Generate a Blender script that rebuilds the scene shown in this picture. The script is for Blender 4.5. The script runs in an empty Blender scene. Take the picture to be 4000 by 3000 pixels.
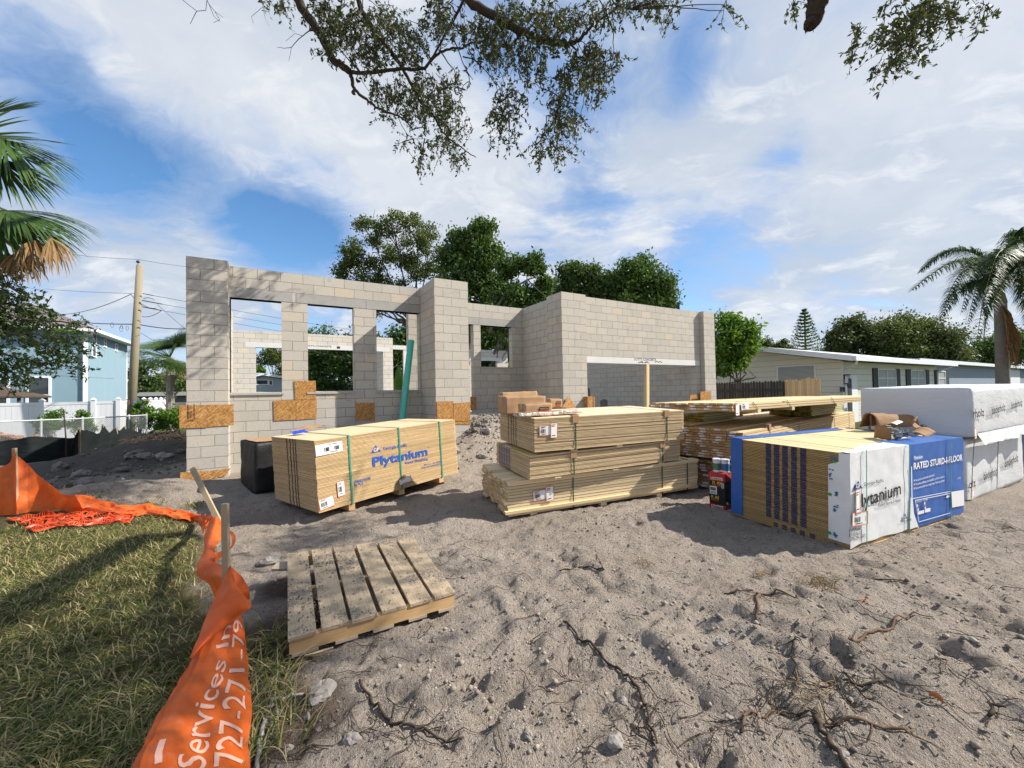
# Building site with an unfinished concrete-block house, lumber deliveries and an oak overhead.
import bpy, bmesh, math, random
import numpy as np
from mathutils import Vector, Matrix, noise
S = bpy.context.scene
COL = S.collection
R = math.radians
rnd = random.Random(11)

# ------------------------------------------------------------------ camera and survey helpers
F = 855.0; CA = R(30.3); CP = R(1.17); CR = R(1.1); CH = 1.6
fw = Vector((math.sin(CA)*math.cos(CP), math.cos(CA)*math.cos(CP), math.sin(CP)))
_r0 = Vector((math.cos(CA), -math.sin(CA), 0)); _u0 = _r0.cross(fw)
ri = math.cos(CR)*_r0 - math.sin(CR)*_u0
up = math.sin(CR)*_r0 + math.cos(CR)*_u0
EYE = Vector((0, 0, CH))
cam_d = bpy.data.cameras.new("camera"); cam = bpy.data.objects.new("camera", cam_d); COL.objects.link(cam)
cam_d.sensor_width = 36; cam_d.lens = 36*F/2212; cam_d.clip_start = .05; cam_d.clip_end = 2000
mw = Matrix.Identity(4)
for i in range(3):
    mw[i][0] = ri[i]; mw[i][1] = up[i]; mw[i][2] = -fw[i]; mw[i][3] = EYE[i]
cam.matrix_world = mw
S.camera = cam

def ray(p): return fw + ri*((p[0]-1106)/F) - up*((p[1]-829.5)/F)
def G(p, z=0.0):
    d = ray(p); return EYE + d*((z-CH)/d.z)
def PY(p, y):
    d = ray(p); return EYE + d*(y/d.y)
def PX(p, x):
    d = ray(p); return EYE + d*(x/d.x)
def PD(p, dep): return EYE + ray(p)*dep
def PV(p, q):
    d = ray(p); return EYE + d*(math.hypot(q[0], q[1])/math.hypot(d.x, d.y))
def RF(r, f, z): return Vector((r*math.cos(CA)+f*math.sin(CA), -r*math.sin(CA)+f*math.cos(CA), z))
def zz(ox, oy, sc): return lambda x, y: ((ox+x/sc)*.553, (oy+y/sc)*.553)
zA = zz(0, 900, 2.212); zB = zz(650, 950, 1.843); zC = zz(1700, 1050, 1.843); zM = zz(1800, 1450, 2.212)
zR = zz(2600, 1150, 1.58); zQ = zz(900, 1550, 2.011); zL = zz(0, 1650, 1.843); zI = zz(860, 1250, 2.765)
zG = zz(1000, 2100, 1.3825); zH = zz(2400, 2000, 1.3825); zE = zz(1780, 1150, 2.765); zF = zz(0, 1500, 2.765)

# ------------------------------------------------------------------ objects
def link(o, parent=None):
    COL.objects.link(o)
    if parent: o.parent = parent
    return o
def tag(o, label=None, cat=None, group=None, kind=None):
    if label: o['label'] = label
    if cat: o['category'] = cat
    if group: o['group'] = group
    if kind: o['kind'] = kind
    return o
def T(name, label, cat, loc=(0, 0, 0), rot=0.0, group=None, M=None):
    o = bpy.data.objects.new(name, None); link(o)
    o.empty_display_size = .1
    if M is not None: o.matrix_world = M
    else:
        o.location = loc; o.rotation_euler = (0, 0, rot)
    return tag(o, label, cat, group)

FONT = {}
def glyphs(body, bold=0.0):
    k = (body, bold)
    if k not in FONT:
        cu = bpy.data.curves.new('txt', 'FONT'); cu.body = body; cu.size = 1; cu.offset = bold; cu.resolution_u = 3
        o = bpy.data.objects.new('txt', cu); COL.objects.link(o)
        dg = bpy.context.evaluated_depsgraph_get()
        me = bpy.data.meshes.new_from_object(o.evaluated_get(dg))
        vs = [v.co.copy() for v in me.vertices]; fs = [list(p.vertices) for p in me.polygons]
        bpy.data.objects.remove(o); bpy.data.curves.remove(cu); bpy.data.meshes.remove(me)
        w = max(v.x for v in vs) if vs else 1
        FONT[k] = (vs, fs, w)
    return FONT[k]

class MB:
    def __init__(s): s.v = []; s.f = []; s.m = []; s.uv = []
    def face(s, pts, m=0, uv=None):
        b = len(s.v); s.v.extend([tuple(p) for p in pts]); s.f.append(tuple(range(b, b+len(pts)))); s.m.append(m)
        s.uv.append(uv or [(0, 0)]*len(pts))
    def box(s, x0, y0, z0, x1, y1, z1, m=0, mend=None, skip='', u0=0, v0=0):
        e = m if mend is None else mend
        def q(a, m_, uvf): s.face(a, m_, [uvf(p) for p in a])
        fx = lambda p: (p[1]-u0, p[2]-v0); fy = lambda p: (p[0]-u0, p[2]-v0); fz = lambda p: (p[0]-u0, p[1])
        if 'l' not in skip: q([(x0,y1,z0),(x0,y0,z0),(x0,y0,z1),(x0,y1,z1)], e, fx)
        if 'r' not in skip: q([(x1,y0,z0),(x1,y1,z0),(x1,y1,z1),(x1,y0,z1)], e, fx)
        if 'f' not in skip: q([(x0,y0,z0),(x1,y0,z0),(x1,y0,z1),(x0,y0,z1)], m, fy)
        if 'b' not in skip: q([(x1,y1,z0),(x0,y1,z0),(x0,y1,z1),(x1,y1,z1)], m, fy)
        if 'd' not in skip: q([(x0,y1,z0),(x1,y1,z0),(x1,y0,z0),(x0,y0,z0)], m, fz)
        if 't' not in skip: q([(x0,y0,z1),(x1,y0,z1),(x1,y1,z1),(x0,y1,z1)], m, fz)
        return s
    def hexa(s, p, m=0, mend=None):       # 8 corners: bottom 4 ccw, top 4 ccw
        e = m if mend is None else mend
        for k, (a, b, c, d) in enumerate(((0,1,5,4),(1,2,6,5),(2,3,7,6),(3,0,4,7),(4,5,6,7),(3,2,1,0))):
            P = [Vector(p[i]) for i in (a, b, c, d)]
            w = (P[1]-P[0]).length; h = (P[3]-P[0]).length
            s.face(P, e if k in (1, 3) else m, [(0,0),(w,0),(w,h),(0,h)])
        return s
    def obox(s, c, ex, ey, ez, m=0, mend=None):   # centre and three half-axis vectors
        c, ex, ey, ez = map(Vector, (c, ex, ey, ez))
        return s.hexa([c-ex-ey-ez, c+ex-ey-ez, c+ex+ey-ez, c-ex+ey-ez, c-ex-ey+ez, c+ex-ey+ez, c+ex+ey+ez, c-ex+ey+ez], m, mend)
    def tube(s, pts, rad, n=6, m=0, caps=True):
        pts = [Vector(p) for p in pts]
        if not hasattr(rad, '__len__'): rad = [rad]*len(pts)
        b = len(s.v); prev = None
        for i, p in enumerate(pts):
            t = (pts[min(i+1, len(pts)-1)]-pts[max(i-1, 0)])
            t = t.normalized() if t.length > 1e-9 else Vector((0, 0, 1))
            if prev is None: a = t.orthogonal().normalized()
            else:
                a = prev - t*prev.dot(t); a = a.normalized() if a.length > 1e-6 else t.orthogonal().normalized()
            prev = a; c = t.cross(a)
            for k in range(n):
                an = 2*math.pi*k/n; s.v.append(tuple(p+(a*math.cos(an)+c*math.sin(an))*rad[i]))
        L = 0
        for i in range(len(pts)-1):
            L2 = L+(pts[i+1]-pts[i]).length
            for k in range(n):
                k2 = (k+1) % n
                s.f.append((b+i*n+k, b+i*n+k2, b+(i+1)*n+k2, b+(i+1)*n+k)); s.m.append(m)
                s.uv.append([(k/n, L), ((k+1)/n, L), ((k+1)/n, L2), (k/n, L2)])
            L = L2
        if caps:
            s.f.append(tuple(b+k for k in reversed(range(n)))); s.m.append(m); s.uv.append([(0, 0)]*n)
            e = b+(len(pts)-1)*n
            s.f.append(tuple(e+k for k in range(n))); s.m.append(m); s.uv.append([(0, 0)]*n)
        return s
    def grid(s, fn, nu, nv, m=0, uvs=1.0, skip=None):
        b = len(s.v)
        for j in range(nv+1):
            for i in range(nu+1): s.v.append(tuple(fn(i/nu, j/nv)))
        for j in range(nv):
            for i in range(nu):
                if skip and skip(i/nu, j/nv): continue
                a = b+j*(nu+1)+i
                s.f.append((a, a+1, a+nu+2, a+nu+1)); s.m.append(m)
                s.uv.append([(i/nu*uvs, j/nv*uvs), ((i+1)/nu*uvs, j/nv*uvs), ((i+1)/nu*uvs, (j+1)/nv*uvs), (i/nu*uvs, (j+1)/nv*uvs)])
        return s
    def text(s, body, o, ex, ez, size, m=0, bold=0.0, width=None, fn=None):
        vs, fs, w = glyphs(body, bold)
        k = size; kx = size if width is None else width/w
        o, ex, ez = Vector(o), Vector(ex), Vector(ez); b = len(s.v)
        for v in vs: s.v.append(tuple(o+ex*(v.x*kx)+ez*(v.y*k)) if fn is None else tuple(fn(v.x*kx, v.y*k)))
        for f in fs: s.f.append(tuple(b+i for i in f)); s.m.append(m); s.uv.append([(0, 0)]*len(f))
        return s
    def build(s, name, mats, parent=None, smooth=False, weld=False):
        me = bpy.data.meshes.new(name); me.from_pydata(s.v, [], s.f)
        for mt in (mats if isinstance(mats, (list, tuple)) else [mats]): me.materials.append(mt)
        me.polygons.foreach_set('material_index', np.array(s.m, dtype=np.int32))
        uvl = me.uv_layers.new(name='UVMap')
        uvl.data.foreach_set('uv', np.array([c for f in s.uv for p in f for c in p], dtype=np.float32))
        if smooth: me.polygons.foreach_set('use_smooth', np.ones(len(s.f), dtype=bool))
        me.update(); me.validate()
        if weld:
            bm = bmesh.new(); bm.from_mesh(me); bmesh.ops.remove_doubles(bm, verts=bm.verts, dist=1e-5); bm.to_mesh(me); bm.free()
        return link(bpy.data.objects.new(name, me), parent)

def mesh_np(name, V, Fq, mat, parent=None, mi=None, smooth=False):
    """V (n,3); Fq (m,k) faces of equal size."""
    me = bpy.data.meshes.new(name); V = np.asarray(V, dtype=np.float32); Fq = np.asarray(Fq, dtype=np.int32)
    me.vertices.add(len(V)); me.vertices.foreach_set('co', V.ravel())
    k = Fq.shape[1]; me.loops.add(Fq.size); me.loops.foreach_set('vertex_index', Fq.ravel())
    me.polygons.add(len(Fq)); me.polygons.foreach_set('loop_start', np.arange(0, Fq.size, k, dtype=np.int32))
    for mt in (mat if isinstance(mat, (list, tuple)) else [mat]): me.materials.append(mt)
    if mi is not None: me.polygons.foreach_set('material_index', np.asarray(mi, dtype=np.int32))
    if smooth: me.polygons.foreach_set('use_smooth', np.ones(len(Fq), dtype=bool))
    me.update(calc_edges=True)
    return link(bpy.data.objects.new(name, me), parent)

# ------------------------------------------------------------------ material helpers
class N:
    def __init__(s, name):
        s.m = bpy.data.materials.new(name); s.m.use_nodes = True; s.t = s.m.node_tree
        s.b = s.t.nodes['Principled BSDF']; s.out = s.t.nodes['Material Output']
    def n(s, typ, ins=None, **pr):
        nd = s.t.nodes.new('ShaderNode'+typ)
        for k, v in pr.items(): setattr(nd, k, v)
        for k, v in (ins or {}).items(): s.set(nd.inputs[k], v)
        return nd
    def set(s, sock, v):
        if isinstance(v, bpy.types.NodeSocket): s.t.links.new(v, sock)
        else: sock.default_value = v
    def P(s, **k):
        for a, v in k.items():
            nm = {'col': 'Base Color', 'rough': 'Roughness', 'spec': 'Specular IOR Level', 'metal': 'Metallic', 'normal': 'Normal', 'alpha': 'Alpha', 'trans': 'Transmission Weight', 'sheen': 'Sheen Weight'}[a]
            if a == 'col' and isinstance(v, tuple): v = (*v[:3], 1)
            s.set(s.b.inputs[nm], v)
        return s
    def uv(s): return s.n('TexCoord').outputs['UV']
    def obj(s): return s.n('TexCoord').outputs['Object']
    def pos(s): return s.n('NewGeometry').outputs['Position']
    def map(s, vec, scale=(1, 1, 1), loc=(0, 0, 0), rot=(0, 0, 0)):
        return s.n('Mapping', {0: vec, 1: loc, 2: rot, 3: scale}).outputs[0]
    def noise(s, vec, scale, detail=3, rough=.55, dist=0.0, col=False):
        nd = s.n('TexNoise', {'Vector': vec, 'Scale': scale, 'Detail': detail, 'Roughness': rough, 'Distortion': dist})
        return nd.outputs[1 if col else 0]
    def vor(s, vec, scale, feature='F1', out='Distance', rand=1.0):
        nd = s.n('TexVoronoi', {'Vector': vec, 'Scale': scale, 'Randomness': rand}, feature=feature); return nd.outputs[out]
    def mix(s, f, a, b, blend='MIX'):
        nd = s.n('Mix', data_type='RGBA', blend_type=blend)
        s.set(nd.inputs[0], f)
        for i, v in ((6, a), (7, b)): s.set(nd.inputs[i], (*v[:3], 1) if isinstance(v, tuple) else v)
        return nd.outputs[2]
    def ma(s, op, a, b=0.0, c=0.0, clamp=False):
        nd = s.n('Math', operation=op, use_clamp=clamp)
        s.set(nd.inputs[0], a); s.set(nd.inputs[1], b); s.set(nd.inputs[2], c); return nd.outputs[0]
    def ramp(s, f, st, interp='LINEAR'):
        nd = s.n('ValToRGB', {0: f}); cr = nd.color_ramp; cr.interpolation = interp
        while len(cr.elements) > 1: cr.elements.remove(cr.elements[-1])
        cr.elements[0].position = st[0][0]; c = st[0][1]; cr.elements[0].color = (*c, 1) if isinstance(c, tuple) else (c, c, c, 1)
        for p, c in st[1:]:
            e = cr.elements.new(p); e.color = (*c, 1) if isinstance(c, tuple) else (c, c, c, 1)
        return nd.outputs[0]
    def sm(s, f, a, b):
        return s.n('MapRange', {0: f, 1: a, 2: b, 3: 0.0, 4: 1.0}, clamp=True).outputs[0]
    def bump(s, h, strength=.5, dist=.01, normal=None):
        i = {'Height': h, 'Strength': strength, 'Distance': dist}
        if normal is not None: i['Normal'] = normal
        return s.n('Bump', i).outputs[0]
    def rand(s): return s.n('ObjectInfo').outputs['Random']
    def island(s): return s.n('NewGeometry').outputs['Random Per Island']
    def hsv(s, col, h=.5, sa=1.0, v=1.0):
        nd = s.n('HueSaturation', {'Hue': h, 'Saturation': sa, 'Value': v, 'Color': col}); return nd.outputs[0]

def plain(name, col, rough=.7, spec=.3, metal=0.0, var=.12, scale=8.0, bump=0.0):
    k = N(name); p = k.obj(); f = k.noise(p, scale, 4)
    c = k.mix(f, tuple(x*(1-var) for x in col), tuple(min(1, x*(1+var)) for x in col))
    k.P(col=c, rough=rough, spec=spec, metal=metal)
    if bump: k.P(normal=k.bump(k.noise(p, scale*3, 4), bump, .01))
    return k.m

def lerp(a, b, t): return a+(b-a)*t

# blocks: brick coordinates are metres in UV
def mat_block(name, tint=(1, 1, 1), lo=(.43, .398, .345), hi=(.49, .452, .385)):
    k = N(name); uv = k.uv(); p = k.pos()
    wob = k.n('VectorMath', {0: k.noise(p, 9, 2, col=True), 1: (.5, .5, .5)}, operation='SUBTRACT').outputs[0]
    wob = k.n('VectorMath', {0: wob, 'Scale': .010}, operation='SCALE').outputs[0]
    uv2 = k.n('VectorMath', {0: uv, 1: wob}, operation='ADD').outputs[0]
    def br(c1, c2, mo, ms=.0066):
        return k.n('TexBrick', {'Vector': uv2, 'Color1': c1, 'Color2': c2, 'Mortar': mo, 'Scale': 1.0, 'Mortar Size': ms, 'Mortar Smooth': .35, 'Bias': 0.0, 'Brick Width': .4064, 'Row Height': .2032}, offset=.5)
    B = br((0, 0, 0, 1), (1, 1, 1, 1), (.5, .5, .5, 1)); t = B.outputs[0]; fac = B.outputs[1]
    base = k.ramp(t, [(0, lo), (.4, tuple(lerp(a, b, .5) for a, b in zip(lo, hi))), (.86, hi), (.94, (hi[0]*1.04, hi[1]*.99, hi[2]*.93)), (1, (hi[0]*1.08, hi[1]*.98, hi[2]*.84))])
    n1 = k.noise(p, 2.2, 5, .6); n2 = k.noise(p, 38, 4, .7); n3 = k.vor(p, 120)
    base = k.mix(k.ma('MULTIPLY', n1, .55), base, k.mix(.5, base, (.30, .275, .24)))
    base = k.mix(k.sm(n2, .55, .75), base, k.mix(.6, base, (.56, .52, .45)))
    base = k.mix(k.ma('MULTIPLY', k.sm(n2, .42, .30), .5), base, (.20, .18, .155))
    sm = k.sm(k.noise(p, 1.1, 4, .65, .6), .60, .72)
    base = k.mix(k.ma('MULTIPLY', sm, .35), base, (.24, .22, .195))
    smr = k.ma('MULTIPLY', k.sm(k.noise(k.map(p, (1, 1, .45)), 5.5, 4, .6, .8), .64, .70), k.sm(n2, .35, .5))
    base = k.mix(k.ma('MULTIPLY', smr, .6), base, (.31, .285, .25))
    mcol = k.mix(k.noise(p, 6, 3), (.165, .15, .128), (.36, .33, .29))
    col = k.mix(fac, base, mcol)
    if tint != (1, 1, 1): col = k.mix(1.0, col, tint, 'MULTIPLY')
    hgt = k.ma('ADD', k.ma('MULTIPLY', fac, -1.0), k.ma('MULTIPLY', n2, .35))
    k.P(col=col, rough=.93, spec=.15, normal=k.bump(hgt, .8, .008)); return k.m
BLOCK = mat_block('concrete_block'); BLOCKLIT = mat_block('sun_brightened_block', lo=(.55, .51, .44), hi=(.62, .57, .49))  # second one: same block, rear walls' sunlit brightness put into a paler colour

def mat_concrete(name, a, b):
    k = N(name); p = k.pos(); n = k.noise(p, 3, 6, .65, .3); n2 = k.noise(p, 45, 4, .7)
    c = k.mix(n, a, b); c = k.mix(k.ma('MULTIPLY', k.sm(n2, .6, .7), .5), c, tuple(x*.6 for x in a))
    k.P(col=c, rough=.9, spec=.2, normal=k.bump(n2, .35, .006)); return k.m
CONC = mat_concrete('grey_lintel_concrete', (.24, .235, .22), (.42, .405, .375))
CONCW = mat_concrete('pale_precast_concrete', (.56, .55, .52), (.66, .645, .615))
CONCD = mat_concrete('slab_concrete', (.30, .285, .26), (.44, .42, .38))

def mat_osb():
    k = N('oriented_strand_board'); p = k.obj()
    cs = []
    for i, (rz, seed) in enumerate(((.35, 0), (1.25, 5), (2.3, 9))):
        v = k.map(k.map(p, (1, 1, 1), (seed, seed, seed), (0, rz*1.7, 0)), (11, 11, 62)); cs.append(k.noise(v, 1.0, 2, .55, .5))
    f = k.ma('MAXIMUM', k.ma('MAXIMUM', cs[0], cs[1]), cs[2])
    v = k.map(p, (1, 1, 1), (3, 1, 2), (0, .5, 0))
    c = k.ramp(f, [(.48, (.16, .07, .018)), (.56, (.36, .165, .045)), (.64, (.50, .27, .085)), (.74, (.66, .46, .21))])
    c = k.mix(k.sm(k.noise(p, 40, 2, .6), .66, .72), c, (.10, .05, .02))
    c = k.mix(.3, c, k.mix(k.noise(p, 2.0, 3), (.36, .16, .045), (.52, .29, .105)))
    k.P(col=c, rough=.75, spec=.25, normal=k.bump(f, .4, .004)); return k.m
OSB = mat_osb()

def mat_wood(name, a, b, dark, knots=True, grain=1.0, vary=.18, rough=.7):
    """sawn board: grain runs along local x"""
    k = N(name); r = k.rand(); isl = k.island(); s_ = k.ma('ADD', r, isl)
    off = k.n('CombineXYZ', {0: k.ma('MULTIPLY', s_, 17.0), 1: k.ma('MULTIPLY', s_, 7.0), 2: k.ma('MULTIPLY', s_, 3.0)}).outputs[0]
    p = k.n('VectorMath', {0: k.obj(), 1: off}, operation='ADD').outputs[0]
    g = k.noise(k.map(p, (1.1, 26, 26)), 1.0*grain, 4, .6, .5)
    g2 = k.noise(k.map(p, (5, 150, 150)), 1.0, 2, .5)
    c = k.mix(g, a, b); c = k.mix(k.ma('MULTIPLY', k.sm(g2, .5, .75), .35), c, dark)
    if knots:
        kn = k.vor(k.map(p, (1.6, 9, 9)), 1.0); c = k.mix(k.sm(kn, .13, .06), c, tuple(x*.45 for x in dark))
    v = k.ma('MULTIPLY_ADD', k.n('TexWhiteNoise', {1: s_}, noise_dimensions='1D').outputs[0], vary*2, 1-vary)
    c = k.hsv(c, v=v)
    k.P(col=c, rough=rough, spec=.25, normal=k.bump(g2, .25, .003)); return k.m
WOOD = mat_wood('fresh_pine', (.60, .44, .235), (.68, .53, .31), (.50, .32, .14))
WOODP = mat_wood('pale_spruce', (.63, .485, .285), (.71, .57, .36), (.50, .33, .16), vary=.22)
WOODG = mat_wood('green_treated_pine', (.46, .45, .23), (.56, .53, .30), (.36, .33, .15))
WOODEND = mat_wood('sawn_end_grain', (.40, .235, .105), (.50, .31, .15), (.28, .15, .06), False, vary=.25)
WOODENDL = mat_wood('pale_end_grain', (.50, .335, .165), (.58, .40, .21), (.36, .21, .09), False, vary=.2)
PALLET = mat_wood('weathered_pallet_board', (.30, .235, .17), (.43, .345, .25), (.20, .15, .11), True, vary=.12, rough=.85)
PALLETW = mat_wood('pallet_stringer_pine', (.42, .26, .12), (.54, .35, .17), (.28, .15, .06))
STAKE = mat_wood('weathered_stake', (.33, .24, .15), (.43, .32, .20), (.25, .17, .1), False)
OLDFENCE = mat_wood('blackened_picket', (.045, .042, .038), (.085, .075, .065), (.03, .027, .024), False, vary=.35, rough=.9)
NEWFENCE = mat_wood('new_cedar_picket', (.55, .36, .17), (.66, .46, .24), (.42, .25, .10), False, vary=.18)

def mat_ply(name, face, edge):
    k = N(name+'_edge'); p = k.obj(); r = k.rand()
    off = k.n('CombineXYZ', {0: k.ma('MULTIPLY', r, 9), 1: k.ma('MULTIPLY', r, 5), 2: k.ma('MULTIPLY', r, 31)}).outputs[0]
    q = k.n('VectorMath', {0: p, 1: off}, operation='ADD').outputs[0]
    n = k.noise(k.map(q, (3, 3, 160)), 1.0, 3, .6); n2 = k.noise(k.map(q, (14, 14, 40)), 1.0, 2)
    c = k.mix(k.sm(n, .35, .65), tuple(x*.72 for x in edge), tuple(min(1, x*1.12) for x in edge))
    c = k.mix(k.ma('MULTIPLY', k.sm(n2, .68, .75), .8), c, tuple(x*.3 for x in edge))
    c = k.hsv(c, v=k.ma('MULTIPLY_ADD', r, .42, .74))
    k.P(col=c, rough=.8, spec=.2, normal=k.bump(n, .3, .003))
    j = N(name+'_face'); p = j.obj(); g = j.noise(j.map(p, (1.2, 12, 1)), 1.0, 5, .6, 1.2)
    c = j.mix(g, tuple(x*.85 for x in face), tuple(min(1, x*1.1) for x in face))
    kn = j.vor(j.map(p, (1.3, 5, 1)), 1.0); c = j.mix(j.ma('MULTIPLY', j.sm(kn, .12, .05), .8), c, tuple(x*.4 for x in face))
    c = j.mix(j.ma('MULTIPLY', j.sm(j.noise(p, 3, 4), .58, .70), .35), c, tuple(x*.55 for x in face))
    j.P(col=c, rough=.7, spec=.25); return [k.m, j.m]
PLY = mat_ply('plywood', (.66, .50, .305), (.60, .42, .215))
PLYW = mat_ply('whitewood_plywood', (.68, .54, .35), (.63, .465, .265))
PLYB = mat_ply('brown_plywood', (.62, .47, .26), (.42, .27, .11))

INKB = plain('blue_ink', (.02, .085, .34), .6, var=.3, scale=40)
INKK = plain('black_ink', (.012, .012, .014), .6, var=.3)
INKN = plain('navy_ink', (.035, .035, .09), .7, var=.3, scale=30)
INKG = plain('grey_blue_ink', (.14, .13, .20), .7, var=.25, scale=30)
PAPER = plain('white_paper', (.74, .73, .71), .6, var=.04)
ORANGEINK = plain('orange_label_ink', (.70, .17, .05), .6)
STRAPG = plain('green_plastic_strap', (.035, .26, .17), .35, .5)
STRAPD = plain('dark_green_strap', (.015, .075, .035), .35, .5)
CARD = plain('brown_cardboard', (.37, .225, .12), .8, .2, var=.14, scale=5, bump=.15)
CARDD = plain('dark_kraft_paper', (.27, .155, .075), .8, .2, var=.25, scale=6, bump=.3)
TAPE = plain('clear_tape', (.46, .33, .22), .25, .5)
YELLOWINK = plain('yellow_paint', (.55, .43, .03), .6)
TEAL = plain('teal_sewer_pipe', (.075, .44, .35), .28, .5, var=.08, scale=3)
# ------------------------------------------------------------------ sky and sun
SAZ, SEL = R(-28), R(39.3)
SUN = Vector((math.cos(SAZ)*math.cos(SEL), math.sin(SAZ)*math.cos(SEL), math.sin(SEL)))
ld = bpy.data.lights.new("sun", 'SUN'); ld.energy = 5.0; ld.angle = R(.55); ld.color = (1, .945, .86)
lo = link(bpy.data.objects.new("sun", ld)); lo.rotation_euler = SUN.to_track_quat('Z', 'Y').to_euler()
W = bpy.data.worlds.new("World"); S.world = W; W.use_nodes = True
def world():
    k = N.__new__(N); k.t = W.node_tree; nt = W.node_tree
    bg = nt.nodes['Background']; out = nt.nodes['World Output']
    sky = k.n('TexSky', sky_type='NISHITA', sun_disc=False, sun_elevation=SEL, sun_rotation=R(90)-SAZ, air_density=1.0, dust_density=.4, ozone_density=2.0)
    k.set(bg.inputs[0], k.hsv(sky.outputs[0], sa=1.22)); bg.inputs[1].default_value = .115
    d = k.n('TexCoord').outputs['Generated']
    sx = k.n('SeparateXYZ', {0: d}).outputs
    den = k.ma('ADD', k.ma('MAXIMUM', sx[2], 0.0), .30)
    P = k.n('CombineXYZ', {0: k.ma('DIVIDE', sx[0], den), 1: k.ma('DIVIDE', sx[1], den), 2: 0.0}).outputs[0]
    wv = k.n('VectorMath', {0: k.noise(P, 1.6, 4, .55, col=True), 1: (.5, .5, .5)}, operation='SUBTRACT').outputs[0]
    Pw = k.n('VectorMath', {0: P, 1: k.n('VectorMath', {0: wv, 'Scale': .55}, operation='SCALE').outputs[0]}, operation='ADD').outputs[0]
    Pr = k.map(Pw, (1.0, 1.0, 1.0), (3.3, 1.2, 0), (0, 0, R(35)))
    n1 = k.noise(k.map(Pr, (1.0, 1.5, 1.0)), 1.9, 12, .60); n2 = k.noise(k.map(Pw, loc=(4, 7, 2)), 1.3, 10, .58); n3 = k.noise(k.map(Pr, (1, 1.6, 1), (9, 1, 5)), 4.2, 10, .62)
    cov = k.ma('MULTIPLY_ADD', n1, 3.4, -1.0)
    cov = k.ma('ADD', cov, k.ma('MULTIPLY_ADD', n3, 1.5, -.75))
    spots = [((215, 340), .11, -1.25), ((330, 395), .10, -.8), ((590, 470), .10, -.95), ((690, 515), .07, -1.2), ((560, 505), .06, -.5), ((90, 250), .10, -.35), ((470, 390), .12, -.35), ((1485, 180), .05, -.7), ((1490, 80), .06, -.6), ((1690, 335), .05, -.9),
             ((1500, 570), .07, -.9), ((1630, 560), .06, -.7), ((1600, 410), .10, -.35), ((1850, 590), .05, -.5), ((1290, 400), .05, -.5), ((1290, 250), .06, -.3),
             ((420, 510), .09, .7), ((250, 520), .09, .6), ((1000, 400), .20, .6), ((1750, 130), .26, .7), ((2050, 380), .2, .7), ((1650, 690), .07, .6), ((1400, 480), .08, .4), ((850, 300), .2, .35), ((1900, 470), .12, .4), ((230, 90), .35, .50), ((600, 200), .2, .2)]
    for p, s_, a in spots:
        v = ray(p).normalized()
        dt = k.n('VectorMath', {0: d, 1: v}, operation='DOT_PRODUCT').outputs['Value']
        e = k.ma('EXPONENT', k.ma('MULTIPLY', k.ma('SUBTRACT', dt, 1.0), 2/(s_*s_)))
        cov = k.ma('MULTIPLY_ADD', e, a, cov)
    cf = k.sm(cov, -.22, .85)
    thick = k.sm(cov, .45, 1.30)
    c = k.mix(thick, (.33, .445, .67), (.60, .63, .675))
    c = k.mix(k.ma('MULTIPLY', k.sm(n2, .46, .66), .75), c, (.415, .475, .565))
    c = k.mix(k.ma('MULTIPLY', k.sm(n3, .52, .66), k.ma('MULTIPLY', thick, .65)), c, (.74, .75, .765))
    b2 = k.n('Background', {0: c, 1: .80}).outputs[0]
    ms = k.n('MixShader', {0: k.ma('MULTIPLY', cf, .95), 1: bg.outputs[0], 2: b2}).outputs[0]
    k.set(out.inputs[0], ms)
world()
S.view_settings.view_transform = 'Standard'; S.view_settings.look = 'None'; S.view_settings.exposure = .70; S.view_settings.gamma = 1.0
S.cycles.max_bounces = 6; S.cycles.transparent_max_bounces = 12; S.cycles.sample_clamp_indirect = 6.0
S.cycles.use_denoising = True

# ------------------------------------------------------------------ ground
def smooth(t): t = max(0.0, min(1.0, t)); return t*t*(3-2*t)
def gau(x, y, cx, cy, sx, sy, rot=0):
    dx, dy = x-cx, y-cy; c, s_ = math.cos(rot), math.sin(rot)
    return math.exp(-((dx*c+dy*s_)/sx)**2-((-dx*s_+dy*c)/sy)**2)
LAWN = [G((-420, 1140)), G((30, 1128)), G((250, 1112)), G((420, 1120)), G((440, 1180)), G((430, 1290)), G((470, 1380)), G((500, 1450)), G((490, 1560)), G((440, 1660)), RF(-1.3, 1.1, 0), RF(-1.2, -2, 0), RF(-6, -2, 0)]
LAWN = [(p.x, p.y) for p in LAWN]
def inpoly(x, y, P):
    c = False; j = len(P)-1
    for i in range(len(P)):
        if (P[i][1] > y) != (P[j][1] > y) and x < (P[j][0]-P[i][0])*(y-P[i][1])/(P[j][1]-P[i][1])+P[i][0]: c = not c
        j = i
    return c
def polyd(x, y, P):
    d = 1e9
    for i in range(len(P)):
        ax, ay = P[i-1]; bx, by = P[i]; vx, vy = bx-ax, by-ay; L = vx*vx+vy*vy
        t = max(0, min(1, ((x-ax)*vx+(y-ay)*vy)/L)) if L else 0
        d = min(d, math.hypot(x-ax-t*vx, y-ay-t*vy))
    return d
FORK = G((540, 1560))
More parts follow.
